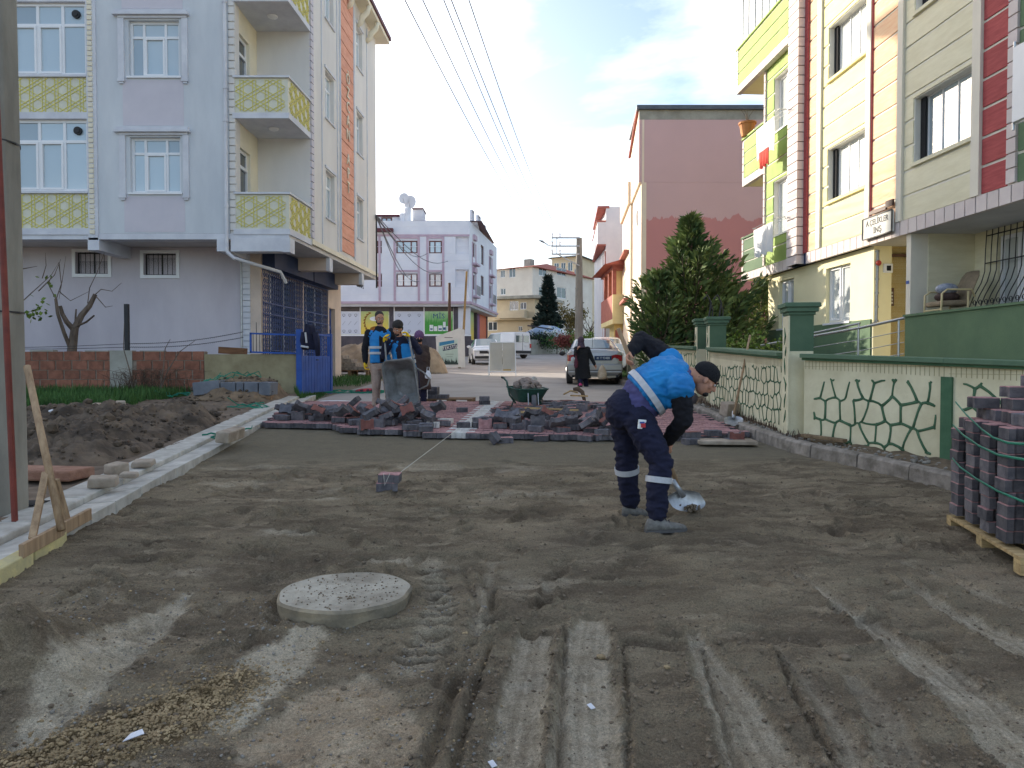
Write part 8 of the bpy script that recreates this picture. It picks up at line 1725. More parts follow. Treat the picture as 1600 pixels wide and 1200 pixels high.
WH = [(-2.1, .35, .9, 1.0, .74, .6), (-2.05, .25, 1.0, 1.2, .82, .64), (-1.75, .22, 1.0, 1.38, .86, .62), (-.6, .22, .98, 1.49, .87, .60), (.25, .22, .96, 1.47, .87, .60), (1.0, .22, .94, 1.05, .86, .70), (1.1, .22, .92, 1.0, .85, .72), (1.75, .22, .86, .92, .84, .70), (2.0, .24, .74, .82, .80, .66), (2.1, .3, .62, .68, .70, .55)]
wc, Mw_ = car('hatchback', 'white car facing the camera, half hidden by the blank A-frame board', 'car', (W(758, 600, 43).x, 43.2, gz(0, 42.5)), R(180 + 7), WH, M_wcar, (2, 3, 4), (1, 4), ((-1.35, .31), (1.3, .31)), 1.76, M_cglass)
for s in (-1, 1):
 MB(Mw_).box((s * .48, 2.02, .68), (s * .80, 2.09, .78)).build('head_light', M_hlamp, wc, bevel=.02); MB(Mw_).ball((s * 1.0, .7, 1.0), .1, 10, 6, sc=(1.2, .6, .8)).build('mirror', M_wcar, wc, smooth=True)
MB(Mw_).box((-.5, 2.09, .60), (.5, 2.125, .76)).build('grille', M_trimb, wc); MB(Mw_).box((-.76, 2.06, .32), (.76, 2.13, .46)).build('lower_grille', M_trimb, wc); MB(Mw_).box((-.26, 2.128, .48), (.26, 2.14, .58)).build('number_plate', M_wprint, wc); MB(Mw_).ball((0, 2.13, .70), .05, 8, 5).build('badge', M_steel, wc)
wc2, Mw2 = car('parked_car', 'white car parked in front of the silver sedan, mostly hidden', 'car', (3.95, 31.6, gz(0, 31)), R(-6), WH, M_wcar, (2, 3, 4), (1, 4), ((-1.35, .31), (1.3, .31)), 1.76, M_cglass)
VAN = [(-2.1, .35, 1.05, 1.78, .82, .70), (-2.06, .28, 1.06, 1.86, .86, .74), (-.6, .26, 1.05, 1.90, .87, .74), (.6, .26, 1.02, 1.86, .87, .72), (1.35, .26, .98, 1.16, .86, .74), (1.5, .26, .94, 1.06, .85, .74), (2.0, .28, .80, .88, .80, .68), (2.12, .34, .65, .72, .70, .55)]
vn_, Mv_ = car('van', 'white van parked beyond the blank A-frame board', 'van', (W(786, 600, 54).x, 54.5, gz(0, 54)), R(42), VAN, M_wcar, (2, 3), (3,), ((-1.35, .33), (1.4, .33)), 1.78, M_cglass)
for s in (-1, 1):
 MB(Mv_).box((s * .08, -2.13, 1.15), (s * .62, -2.09, 1.62)).build('rear_window', M_cglass, vn_); MB(Mv_).box((s * .70, -2.14, .75), (s * .84, -2.04, 1.05)).build('tail_light', M_tail, vn_)
MB(Mv_).box((-.004, -2.12, .4), (.004, -2.1, 1.75)).build('door_seam', M_trimb, vn_); MB(Mv_).box((.15, -2.14, .82), (.55, -2.11, .93)).build('number_plate', M_sgn, vn_); MB(Mv_).box((-.8, -2.18, .35), (.8, -2.05, .55)).build('bumper', M_trimb, vn_, bevel=.03)
M_tarp = mat('car_cover', s2l((150, 170, 196)), s2l((200, 204, 206)), scale=.8, rough=.6, lo=.48, hi=.52); cv_ = [(-2.2, .1, .5, .6, .7, .5), (-2.0, .05, .9, 1.1, .9, .6), (-1.2, .05, 1.0, 1.5, .95, .6), (0, .05, 1.0, 1.62, .95, .6), (1, .05, .95, 1.2, .95, .6), (2.1, .05, .6, .7, .8, .5)]
p = W(848, 523, 68); ccar, Mc_ = car('covered_car', 'car under a blue and white cover behind the low concrete wall', 'car', (p.x, 69, p.z - .7), R(80), cv_, M_tarp, (), (), (), 1.8, M_cglass); [bpy.data.objects.remove(o) for o in list(ccar.children) if len(o.data.polygons) == 0]
mb = MB(); p = W(842, 520, 66); mb.add([p + Vector((-1.0, 0, .7)), p + Vector((1.3, 0, .35)), p + Vector((1.3, 1, .35)), p + Vector((-1.0, 1, .7)), p + Vector((-1., 0, .64)), p + Vector((1.3, 0, .29)), p + Vector((1.3, 1, .29)), p + Vector((-1., 1, .64))], [(0, 1, 2, 3), (7, 6, 5, 4), (0, 4, 5, 1), (1, 5, 6, 2), (2, 6, 7, 3), (3, 7, 4, 0)]); tag(mb.build('canopy', M_dpl), 'sagging dark shelter roof above the covered car', 'canopy')
# ---------------------------------------------------------------- tools
M_han = mat('tool_handle', s2l((178, 150, 118)), s2l((140, 114, 88)), scale=4, stretch=(6, 6, .5), rough=.8); M_blade = mat('worn_steel', s2l((196, 198, 202)), s2l((140, 140, 140)), scale=8, rough=.4, metal=.6)
rk = thing('screed_rake', 'wooden rake with a long handle and a flat board standing on the left kerb', 'rake', tuple(G(85, 830, .1)))
bp = G(90, 838, .1); H0 = W(42, 572, 5.45); H1 = bp + Vector((-.02, .05, .03)); MB().tube([H0, H1], [.024, .026], 10).build('handle', M_han, rk, smooth=True)
b0_, b1_ = G(28, 862, .12), G(137, 803, .1); b0_.z += .0; MB().bar(b0_, b1_, .03, .09).build('board', M_han, rk, bevel=.004)
J = H0.lerp(H1, .68); MB().bar(J + Vector((-.03, 0, .02)), G(46, 842, .13), .045, .03).build('brace', M_han, rk, bevel=.004); MB().bar(J + Vector((.03, .02, -.03)), G(103, 816, .12), .035, .03).build('brace', M_han, rk, bevel=.004)
def shovel(label, top, neck, tip, wv, parent_name='shovel'):
 t = thing(parent_name, label, 'shovel', tip); top, neck, tip, wv = Vector(top), Vector(neck), Vector(tip), Vector(wv).normalized(); MB().tube([top, neck], [.017, .019], 10).build('handle', M_han, t, smooth=True)
 ax = (tip - neck); Lb = ax.length; ax.normalize(); nn = wv.cross(ax).normalized(); mb = MB(); n = 12; k = 9; vs = []
 for j in range(k + 1):
  v = j / k; w = .145 * (min(1, .35 + v * 4) if v < .2 else (1 if v < .6 else math.sqrt(max(0, 1 - ((v - .6) / .42) ** 2))))
  for i in range(n + 1):
   u_ = -1 + 2 * i / n; dep = .035 * (1 - u_ * u_) * (1 - v * .5) - .03 * v * v; vs.append(neck + ax * (Lb * v) + wv * (u_ * w) + nn * dep)
 fs = [(j * (n + 1) + i, j * (n + 1) + i + 1, (j + 1) * (n + 1) + i + 1, (j + 1) * (n + 1) + i) for j in range(k) for i in range(n)]
 m_ = len(vs); vs2 = [v + nn * .004 for v in vs]; mb.add(vs + vs2, fs + [tuple(m_ + q for q in reversed(f)) for f in fs]); mb.build('blade', M_blade, t, smooth=True)
 MB().tube([neck - ax * .12, neck + ax * .05], [.022, .026], 10).build('socket', M_blade, t, smooth=True); return t
tpt = W(1082, 806, 6.0); tpt.z = gsurf(tpt.x, tpt.y) + .015; shovel('shovel in the hands of the bending worker, blade in the sand', W(966, 513, 5.84), W(1063, 768, 5.97), tpt, (1, .25, .12))
mb = MB(); r2 = random.Random(6); 
for _ in range(60):
 vs, fs = ROCKS[r2.randint(0, 4)]; s = r2.uniform(.006, .016); q_ = Vector((tpt.x + r2.gauss(-.02, .03), tpt.y + r2.gauss(-.02, .015), tpt.z + r2.uniform(.0, .05))); mb.add([(q_.x + v[0] * s, q_.y + v[1] * s, q_.z + v[2] * s) for v in vs], [tuple(f) for f in fs])
tag(mb.build('sand_clump', M_clod), 'dark sand heaped on the blade of the worker’s shovel'.replace('’', ''), 'sand', kind='stuff')
nk = W(1146, 650, 11.2); tp = G(1150, 680, .12); tp.y = 10.95; tp.x = W(1146, 675, 10.95).x; tp.z = gz(0, 11) + .10; shovel('shovel standing with its handle against the painted wall', W(1172, 524, 11.9), nk, tp, (1, .1, 0))
p = G(905, 628, .25); pkx = thing('pickaxe', 'rusty mattock head with a pale handle lying on the scattered pavers', 'pickaxe', tuple(p)); q_ = W(903, 618, 15.3)
MB().tube([q_ + Vector((-.30, -.1, .03)), q_ + Vector((-.15, 0, .10)), q_ + Vector((.0, 0, .06))], .018, 8).build('handle', M_pal, pkx, smooth=True); mb = MB(); mb.tube([q_ + Vector((-.1, 0, .13)), q_ + Vector((.0, 0, .14)), q_ + Vector((.09, -.02, .07)), q_ + Vector((.13, -.05, -.10)), q_ + Vector((.14, -.07, -.2))], [.03, .05, .045, .035, .012], 8, sc=(1, .5)); mb.build('head', mat('mattock_brown', s2l((96, 78, 62)), rough=.7), pkx, smooth=True)
for i, (px, py, L_, rz) in enumerate(((862, 641, .9, .1), (835, 647, .6, -.2), (905, 620, .4, .5))):
 q_ = G(px, py, .2); tag(MB().obox((q_.x, q_.y, q_.z + .02), (L_, .06, .03), Matrix.Rotation(rz, 3, 'Z') @ Matrix.Rotation(.05, 3, 'Y')).build('lath', M_pal), ['long pale lath lying across the scattered pavers', 'shorter pale lath beside the green wheelbarrow', 'short pale lath beside the mattock head'][i], 'lath')
# ================================================================ PEOPLE
def V3(p): return Vector(p)
def remeshed(name, mb, m, parent, vox, smooth=4, wr=0., wsc=9., seed=0, world=True):
 """union of overlapping shapes as one continuous surface, then cloth folds"""
 me = mb.mesh(name, m); o = place(name, me, None)
 a = o.modifiers.new('r', 'REMESH'); a.mode = 'VOXEL'; a.voxel_size = vox; a.use_smooth_shade = True
 if smooth: s = o.modifiers.new('s', 'SMOOTH'); s.factor = .5; s.iterations = smooth
 bake(o); me = o.data; n = len(me.vertices); co = np.empty(n * 3, np.float32); me.vertices.foreach_get('co', co); co = co.reshape(-1, 3)
 if wr:
  no = np.empty(n * 3, np.float32); me.vertices.foreach_get('normal', no) if hasattr(me.vertices[0], 'normal') else None; no = no.reshape(-1, 3)
  x = co[:, 0] * wsc + seed; z = co[:, 2] * wsc * 1.25; y = co[:, 1] * wsc
  d = fbm(x + z * .6, z - x * .35 + y * .5, 3, seed + 3, .55); r_ = 1 - np.abs(d) * 4; co = co + no * (r_[:, None] * wr)
 c = co.mean(0); c[2] = co[:, 2].min(); co = co - c; me.vertices.foreach_set('co', co.ravel()); me.update()
 M_ = Matrix.Translation(Vector([float(v) for v in c])); WM[o.name] = M_
 if parent is not None: o.parent = parent; o.matrix_basis = WM[parent.name].inverted() @ M_
 else: o.matrix_basis = M_
 o.data.polygons.foreach_set('use_smooth', [True] * len(o.data.polygons)); return o
def limb_(mb, P_, r_, n=14):
 mb.tube(P_, r_, n)
 for p, r in zip(P_, r_): mb.ball(p, r * .985, 12, 8)
def torso_(mb, rings, n=20):
 """rings: (centre, side vector, half width, half depth)"""
 vs = []; k = len(rings)
 for i, (c, s, a, b) in enumerate(rings):
  d = (rings[min(i + 1, k - 1)][0] - rings[max(i - 1, 0)][0]).normalized(); s = (s - d * s.dot(d)).normalized(); f = d.cross(s)
  for j in range(n): t = 2 * math.pi * j / n; q = 1 if True else 0; ct, st = math.cos(t), math.sin(t); vs.append(c + s * (a * math.copysign(abs(ct) ** .85, ct)) + f * (b * math.copysign(abs(st) ** .85, st)))
 fs = [(i * n + j, i * n + (j + 1) % n, (i + 1) * n + (j + 1) % n, (i + 1) * n + j) for i in range(k - 1) for j in range(n)] + [tuple(range(n - 1, -1, -1)), tuple(range((k - 1) * n, k * n))]
 mb.add(vs, fs)
def basis(up, fw):
 up = up.normalized(); fw = (fw - up * fw.dot(up)).normalized(); sd = up.cross(fw) * -1   # side = person's left..right
 sd = fw.cross(up); return Matrix((sd, fw, up)).transposed()
def head_(mb, c, up, fw, s=1.0):
 B = basis(up, fw); P = lambda x, y, z: c + B @ Vector((x, y, z)) * s
 mb.ball(P(0, -.012, .03), .088 * s, 16, 12, sc=(.86, 1.08, 1.0), M=B); mb.ball(P(0, .018, -.035), .068 * s, 14, 10, sc=(.88, .95, 1.12), M=B)
 mb.ball(P(0, .05, -.085), .030 * s, 10, 8, sc=(1.1, .9, .8), M=B)                      # chin
 mb.tube([P(0, .078, .022), P(0, .098, -.012), P(0, .104, -.022), P(0, .080, -.030)], [.010 * s, .014 * s, .016 * s, .010 * s], 8)   # nose
 mb.ball(P(0, .078, .035), .02 * s, 8, 6, sc=(2.4, .6, .55), M=B)                       # brow
 mb.ball(P(0, .080, -.052), .014 * s, 8, 6, sc=(1.7, .6, .6), M=B); 
 for sx in (-1, 1):
  mb.ball(P(sx * .078, -.005, -.005), .026 * s, 8, 6, sc=(.35, .7, 1.1), M=B); mb.ball(P(sx * .045, .052, -.02), .024 * s, 8, 6, sc=(1, .7, 1), M=B)
 return P, B
def face_bits(parent, P, B, s, beard=None, brow=None, vox=.005):
 mbe = MB()
 for sx in (-1, 1): mbe.ball(P(sx * .030, .078, .008), .0125 * s, 8, 6, sc=(1.25, .7, .8), M=B)
 mbe.build('eye', M_eyew, parent)
 mbe = MB()
 for sx in (-1, 1): mbe.ball(P(sx * .030, .0865, .006), .006 * s, 6, 5, sc=(1, .6, 1), M=B); mbe.tube([P(sx * .012, .094, .030), P(sx * .032, .092, .036), P(sx * .052, .078, .030)], [.004 * s, .006 * s, .003 * s], 5)
 tag(mbe.build('pupil_and_brow', M_hair, parent), kind=None); mbm = MB(); mbm.ball(P(0, .088, -.054), .012 * s, 8, 5, sc=(1.8, .5, .35), M=B); mbm.build('mouth', M_lip, parent)
def hand_(mb, wrist, knuck, palmn, side, grip=None, s=1.0, fist=.6, rf=.0088):
 """palm from wrist to knuckles; palmn = palm normal (towards what is held); side = towards the thumb"""
 ax = (knuck - wrist).normalized(); L_ = .085 * s; palmn = (palmn - ax * palmn.dot(ax)).normalized(); side = ax.cross(palmn) if side is None else (side - ax * side.dot(ax) - palmn * side.dot(palmn)).normalized()
 for k in range(4): o = side * (.028 - .0185 * k) * s; mb.tube([wrist + o * .6, wrist + ax * L_ * .5 + o * .95, wrist + ax * L_ + o], [.015 * s, .0145 * s, .012 * s], 8)
 mb.ball(wrist + ax * L_ * .5, .034 * s, 10, 8, sc=(1, 1, 1)) if False else None
 for k, l in enumerate((.068, .076, .070, .055)):
  o = side * (.028 - .0185 * k) * s; p = wrist + ax * L_ + o; d = ax.copy(); pts = [p]; a = fist * (.9 + .08 * k)
  for q, f in enumerate((.42, .32, .26)):
   d = (d * math.cos(a * (1.1 if q else .8)) + palmn * math.sin(a * (1.1 if q else .8))).normalized(); p = p + d * l * f * s; pts.append(p)
  mb.tube(pts, [rf * 1.05 * s, rf * s, rf * .95 * s, rf * .8 * s], 8); mb.ball(pts[-1], rf * .8 * s, 8, 6)
 p = wrist + ax * .025 * s + side * .022 * s; q1 = p + (side * .7 + ax * .6 + palmn * .45).normalized() * .038 * s; q2 = q1 + (ax * .75 + palmn * .65 - side * .1).normalized() * .030 * s; q3 = q2 + (ax * .5 + palmn * .8 - side * .35).normalized() * .024 * s
 mb.tube([p, q1, q2, q3], [.0135 * s, .0115 * s, .0105 * s, .008 * s], 8); mb.ball(q3, .0085 * s, 8, 6)
def shoe(name, parent, heel, toe, m, ms, w=.048, h=.085, zf=None):
 heel, toe = Vector(heel), Vector(toe); ax = (toe - heel); L_ = ax.length; ax.normalize(); sd = Vector((ax.y, -ax.x, 0)).normalized(); up = Vector((0, 0, 1)); mb = MB(); n = 16; vs = []; R_ = [(-.0, .75, .62), (.06, .95, 1.15), (.25, 1.0, 1.3), (.42, .9, 1.12), (.6, 1.08, .82), (.8, 1.1, .66), (.93, .85, .52), (1.0, .45, .36)]
 for t, wf, hf in R_:
  c = heel + ax * (L_ * t)
  for j in range(n):
   a = 2 * math.pi * j / n; x = math.cos(a) * w * wf; z = math.sin(a); z = h * hf * (z * .5 + .5) if z > 0 else h * hf * .5 * (1 + z * .98); vs.append(c + sd * x * (1.0 if z > .02 else .96) + up * max(z, .004))
 fs = [(i * n + j, i * n + (j + 1) % n, (i + 1) * n + (j + 1) % n, (i + 1) * n + j) for i in range(len(R_) - 1) for j in range(n)] + [tuple(range(n - 1, -1, -1)), tuple(range((len(R_) - 1) * n, len(R_) * n))]
 mb.add(vs, fs); o = mb.build(name, m, parent, smooth=True)
 mb = MB(); vs = []
 for t, wf, hf in R_:
  c = heel + ax * (L_ * (t * 1.02 - .01))
  for x, z in ((-1, 0), (1, 0), (1, .022), (-1, .022)): vs.append(c + sd * x * w * wf * 1.06 + up * z)
 fs = [(i * 4 + j, i * 4 + (j + 1) % 4, (i + 1) * 4 + (j + 1) % 4, (i + 1) * 4 + j) for i in range(len(R_) - 1) for j in range(4)] + [(3, 2, 1, 0), tuple(range((len(R_) - 1) * 4, len(R_) * 4))]; mb.add(vs, fs); mb.build('sole', ms, o)
 mb = MB()
 for t in (.34, .42, .50, .58): c = heel + ax * (L_ * t) + up * (h * (1.34 - (t - .3) * 1.45)); mb.tube([c - sd * w * .5 - up * .012, c + up * .004, c + sd * w * .5 - up * .012], .0035, 5)
 mb.build('laces', ms, o); return o
def band(name, parent, c, d, s, a, b, w, m, n=24):
 """reflective tape ring around a limb or torso; centre c, axis d"""
 d = d.normalized(); s = (s - d * s.dot(d)).normalized(); f = d.cross(s); vs = []
 for k in (-.5, .5):
  for j in range(n): t = 2 * math.pi * j / n; vs.append(c + d * (k * w) + s * a * math.cos(t) + f * b * math.sin(t))
 for k in (-.5, .5):
  for j in range(n): t = 2 * math.pi * j / n; vs.append(c + d * (k * w) + s * (a - .006) * math.cos(t) + f * (b - .006) * math.sin(t))
 fs = []
 for j in range(n): q = (j + 1) % n; fs += [(j, q, n + q, n + j), (2 * n + q, 2 * n + j, 3 * n + j, 3 * n + q), (n + j, n + q, 3 * n + q, 3 * n + j), (q, j, 2 * n + j, 2 * n + q)]
 return MB().add(vs, fs).build(name, m, parent, smooth=False)
M_skin = mat('skin', s2l((198, 146, 118)), s2l((172, 120, 96)), scale=9, rough=.6); M_skin2 = mat('tanned_skin', s2l((196, 146, 120)), s2l((174, 124, 100)), scale=9, rough=.6); M_eyew = mat('eye_white', (.7, .68, .66), rough=.3); M_hair = mat('black_hair', (.018, .015, .014), (.03, .026, .024), rough=.7, scale=60, bump=.8, bscale=160); M_lip = mat('lip', s2l((150, 84, 76)), rough=.5)
M_vest = mat('blue_vest', s2l((22, 132, 198)), s2l((16, 112, 178)), scale=4, rough=.65, bump=.15, bscale=40); M_nav = mat('navy_trousers', s2l((31, 33, 58)), s2l((23, 25, 47)), scale=4, rough=.9, bump=.25, bscale=90); M_blk = mat('black_sleeve', s2l((26, 26, 34)), s2l((20, 20, 27)), scale=5, rough=.9); M_pur = mat('violet_jacket', s2l((84, 82, 128)), s2l((66, 64, 106)), scale=4, rough=.9, bump=.2, bscale=60); M_beiget = mat('beige_trousers', s2l((176, 156, 142)), s2l((150, 132, 120)), scale=5, rough=.9); M_glove = mat('yellow_glove', s2l((240, 200, 30)), s2l((220, 176, 24)), scale=10, rough=.7); M_shoe = mat('grey_shoe', s2l((128, 125, 120)), s2l((88, 86, 82)), scale=16, rough=.8, bump=.3); M_sole = mat('shoe_sole', s2l((92, 90, 90)), rough=.9); M_coat = mat('black_coat', (.012, .012, .014), (.018, .018, .021), scale=6, rough=.95); M_pinks = mat('pink_shoe', s2l((220, 70, 130)), rough=.6); M_browc = mat('brown_coat', s2l((72, 58, 54)), s2l((56, 44, 42)), scale=6); M_purh = mat('purple_knit', s2l((124, 90, 128)), s2l((90, 62, 96)), scale=40, rough=.95); M_blackhat = mat('black_knit', (.008, .008, .01), (.014, .014, .016), scale=50, rough=.95, bump=.6, bscale=150)
# ---- worker shovelling in the foreground
w = thing('person', 'worker in a blue vest, navy trousers and black cap bending over a shovel', 'person', (1.08, 5.72, gz(0, 5.7)))
hr_, hl = W(999, 650, 5.62), W(982, 642, 5.86); kr_, kl = W(1033, 722, 5.56), W(979, 716, 5.95); ar, al = W(1026, 800, 5.52), W(985, 780, 6.03)
pel = (hr_ + hl) / 2; wst = W(1002, 619, 5.73); ch_ = W(1040, 592, 5.72); nb_ = W(1076, 584, 5.72); shr, shl = W(1063, 606, 5.53), W(1048, 562, 5.93); elr, ell = W(1068, 655, 5.58), W(1001, 531, 6.02); wrr, wrl = W(1040, 692, 5.84), W(985, 551, 5.90)
hc_ = W(1101, 595, 5.72); upv, fwv = Vector((.56, .02, .83)), Vector((.83, -.10, -.56)); side_t = (shl - shr).normalized(); side_p = (hl - hr_).normalized()
mb = MB()
torso_(mb, [(pel - (wst - pel) * .3, side_p, .13, .10), (pel, side_p, .16, .12), (wst, side_p.lerp(side_t, .4), .14, .105), (ch_, side_t, .165, .12), (nb_ * .55 + ch_ * .45, side_t, .15, .10), (nb_, side_t, .07, .06)])
for h_, k_, a_, in ((hr_, kr_, ar), (hl, kl, al)): limb_(mb, [h_, h_.lerp(k_, .5), k_, k_.lerp(a_, .35), a_], [.085, .078, .056, .054, .038])
for s_, e_, q_ in ((shr, elr, wrr), (shl, ell, wrl)): limb_(mb, [s_, s_.lerp(e_, .5), e_, e_.lerp(q_, .4), q_], [.06, .05, .042, .04, .027])
limb_(mb, [nb_, nb_.lerp(hc_, .6)], [.058, .055]); P_, B1 = head_(mb, hc_, upv, fwv, 1.0)
shaft = (W(1063, 768, 5.97) - W(966, 513, 5.84)).normalized()
hand_(mb, wrr, wrr + (W(1044, 712, 5.88) - wrr), (W(1044, 712, 5.93) - W(1040, 700, 5.84)) + Vector((-.02, .05, 0)), None, fist=1.05)
hand_(mb, wrl, W(978, 566, 5.84), Vector((.35, -.3, -.2)) , None, fist=1.05)
body = remeshed('body', mb, M_skin2, w, .0065, 2); face_bits(body, P_, B1, 1.0)
mb = MB(); mb.ball(P_(0, -.018, .062), .098, 20, 14, sc=(.9, 1.08, .88), M=B1); mb.tube([P_(0, -.016, .022), P_(0, -.016, .07)], [.0985, .098], 24, sc=(1.06, .89), up=tuple(fwv)); remeshed('cap', mb, M_blackhat, body, .007, 3)
mb = MB(); mb.ball(P_(0, -.06, -.005), .055, 12, 8, sc=(1.15, .8, .8), M=B1); remeshed('hair', mb, M_hair, body, .008, 2)
mb = MB(); mb.ball(P_(0, .052, -.082), .034, 10, 8, sc=(1.25, 1., .75), M=B1); mb.ball(P_(0, .086, -.045), .011, 8, 6, sc=(2.2, .8, .6), M=B1); remeshed('stubble_beard', mb, M_hair, body, .006, 2)
mb = MB(); torso_(mb, [(pel + (wst - pel) * .75, side_p, .165, .135), (pel + (wst - pel) * .2, side_p, .178, .15), (pel - (wst - pel) * .35, side_p, .165, .14), (pel - (wst - pel) * .7 - Vector((0, 0, .02)), side_p, .12, .10)])
mb.ball(W(972, 640, 5.72), .135, 14, 10, sc=(.95, 1.25, 1.1))
for h_, k_, a_, in ((hr_, kr_, ar), (hl, kl, al)): limb_(mb, [h_ + Vector((-.02, 0, -.02)), h_.lerp(k_, .45) + Vector((-.015, 0, 0)), k_, k_.lerp(a_, .45) + Vector((-.008, 0, 0)), a_ + Vector((0, 0, -.005))], [.118, .108, .086, .078, .071])
tr = remeshed('trousers', mb, M_nav, body, .009, 3, .015, 10, 2)
for k_, a_, t_ in ((kr_, ar, .35), (kl, al, .28)): c_ = k_.lerp(a_, t_); band('reflective_band', tr, c_ + Vector((-.006, 0, 0)), a_ - k_, Vector((1, 0, 0)), .100, .100, .045, M_refl)
pt = W(1003, 663, 5.49); mbp = MB(); mbp.obox(pt, (.065, .012, .07), Matrix.Rotation(.25, 3, 'Z') @ Matrix.Rotation(.1, 3, 'Y')); pch = mbp.build('badge', M_wprint, tr, bevel=.005)
M_rl = mat('badge_red', (.55, .03, .04), rough=.5); M_bl = mat('badge_blue', (.03, .08, .35), rough=.5); MB().obox(pt + Vector((.008, -.008, -.008)), (.034, .008, .03), Matrix.Rotation(.25, 3, 'Z')).build('badge_mark', M_rl, pch); MB().obox(pt + Vector((-.0, -.009, .014)), (.036, .008, .012), Matrix.Rotation(.25, 3, 'Z')).build('badge_mark', M_bl, pch)
mb = MB(); torso_(mb, [(pel + (wst - pel) * -.05, side_p, .185, .155), (pel + (wst - pel) * .5, side_p, .182, .15), (wst, side_t.lerp(side_p, .5), .172, .145), (ch_, side_t, .18, .135), (ch_.lerp(nb_, .6), side_t, .15, .11), (nb_, side_t, .075, .07)]); mb.ball(W(1006, 640, 5.66), .085, 12, 8, sc=(1.2, 1.2, .85))
remeshed('jacket', mb, M_pur, body, .010, 3, .015, 9, 4)
for nm, (s_, e_, q_) in zip(('sleeve', 'sleeve'), ((shr, elr, wrr), (shl, ell, wrl))):
 mb = MB(); limb_(mb, [s_.lerp(ch_, .1), s_.lerp(e_, .08), s_.lerp(e_, .5), e_, e_.lerp(q_, .45), q_.lerp(e_, .02)], [.07, .082, .076, .066, .058, .040]); remeshed(nm, mb, M_blk, body, .009, 3, .012, 12, 6)
c_ = shr.lerp(elr, .42); 
mb = MB(); torso_(mb, [(wst + (ch_ - wst) * .05, side_t.lerp(side_p, .4), .198, .172), (wst.lerp(ch_, .5), side_t.lerp(side_p, .2), .203, .172), (ch_, side_t, .208, .165), (ch_.lerp(nb_, .55), side_t, .18, .135), (ch_.lerp(nb_, .95), side_t, .10, .085)])
mb.ball(shr.lerp(ch_, .04), .108, 14, 10); mb.ball(shl.lerp(ch_, .12), .10, 14, 10); mb.ball(W(1052, 622, 5.6), .075, 12, 8, sc=(1.1, 1, 1))
vt = remeshed('vest', mb, M_vest, body, .009, 3, .014, 9, 9)
c_ = wst.lerp(ch_, .22); band('reflective_band', vt, c_, ch_ - wst, side_t.lerp(side_p, .3), .232, .202, .05, M_refl)
M_vprint = mat('vest_lettering', (.55, .75, .85), rough=.6)
mb = MB(); r2 = random.Random(2); bd_ = ((nb_ - ch_).normalized()).cross(side_t).normalized(); bd_ = bd_ if bd_.z > 0 else -bd_
for k in range(15):
 t_ = r2.uniform(-.1, 1.0); l_ = r2.uniform(-.9, .1); q_ = ch_.lerp(nb_, t_ * .5) + side_t * (l_ * .1) + bd_ * (.155 - .03 * max(0, t_) - .02 * abs(l_)); mb.obox(q_, (.006, .022, .004), Matrix.Rotation(r2.uniform(-.6, .6), 3, 'Z'))
mb.build('worn_back_print', M_vprint, vt)['kind'] = 'stuff'
gf = lambda p, dz=0: Vector((p.x, p.y, gsurf(p.x, p.y) + dz))
shoe('shoe', body, gf(W(1008, 826, 5.50)), gf(W(1072, 832, 5.50)), M_shoe, M_sole, .052, .09); shoe('shoe', body, gf(W(972, 800, 6.06)), gf(W(1013, 804, 6.04)), M_shoe, M_sole, .052, .09)
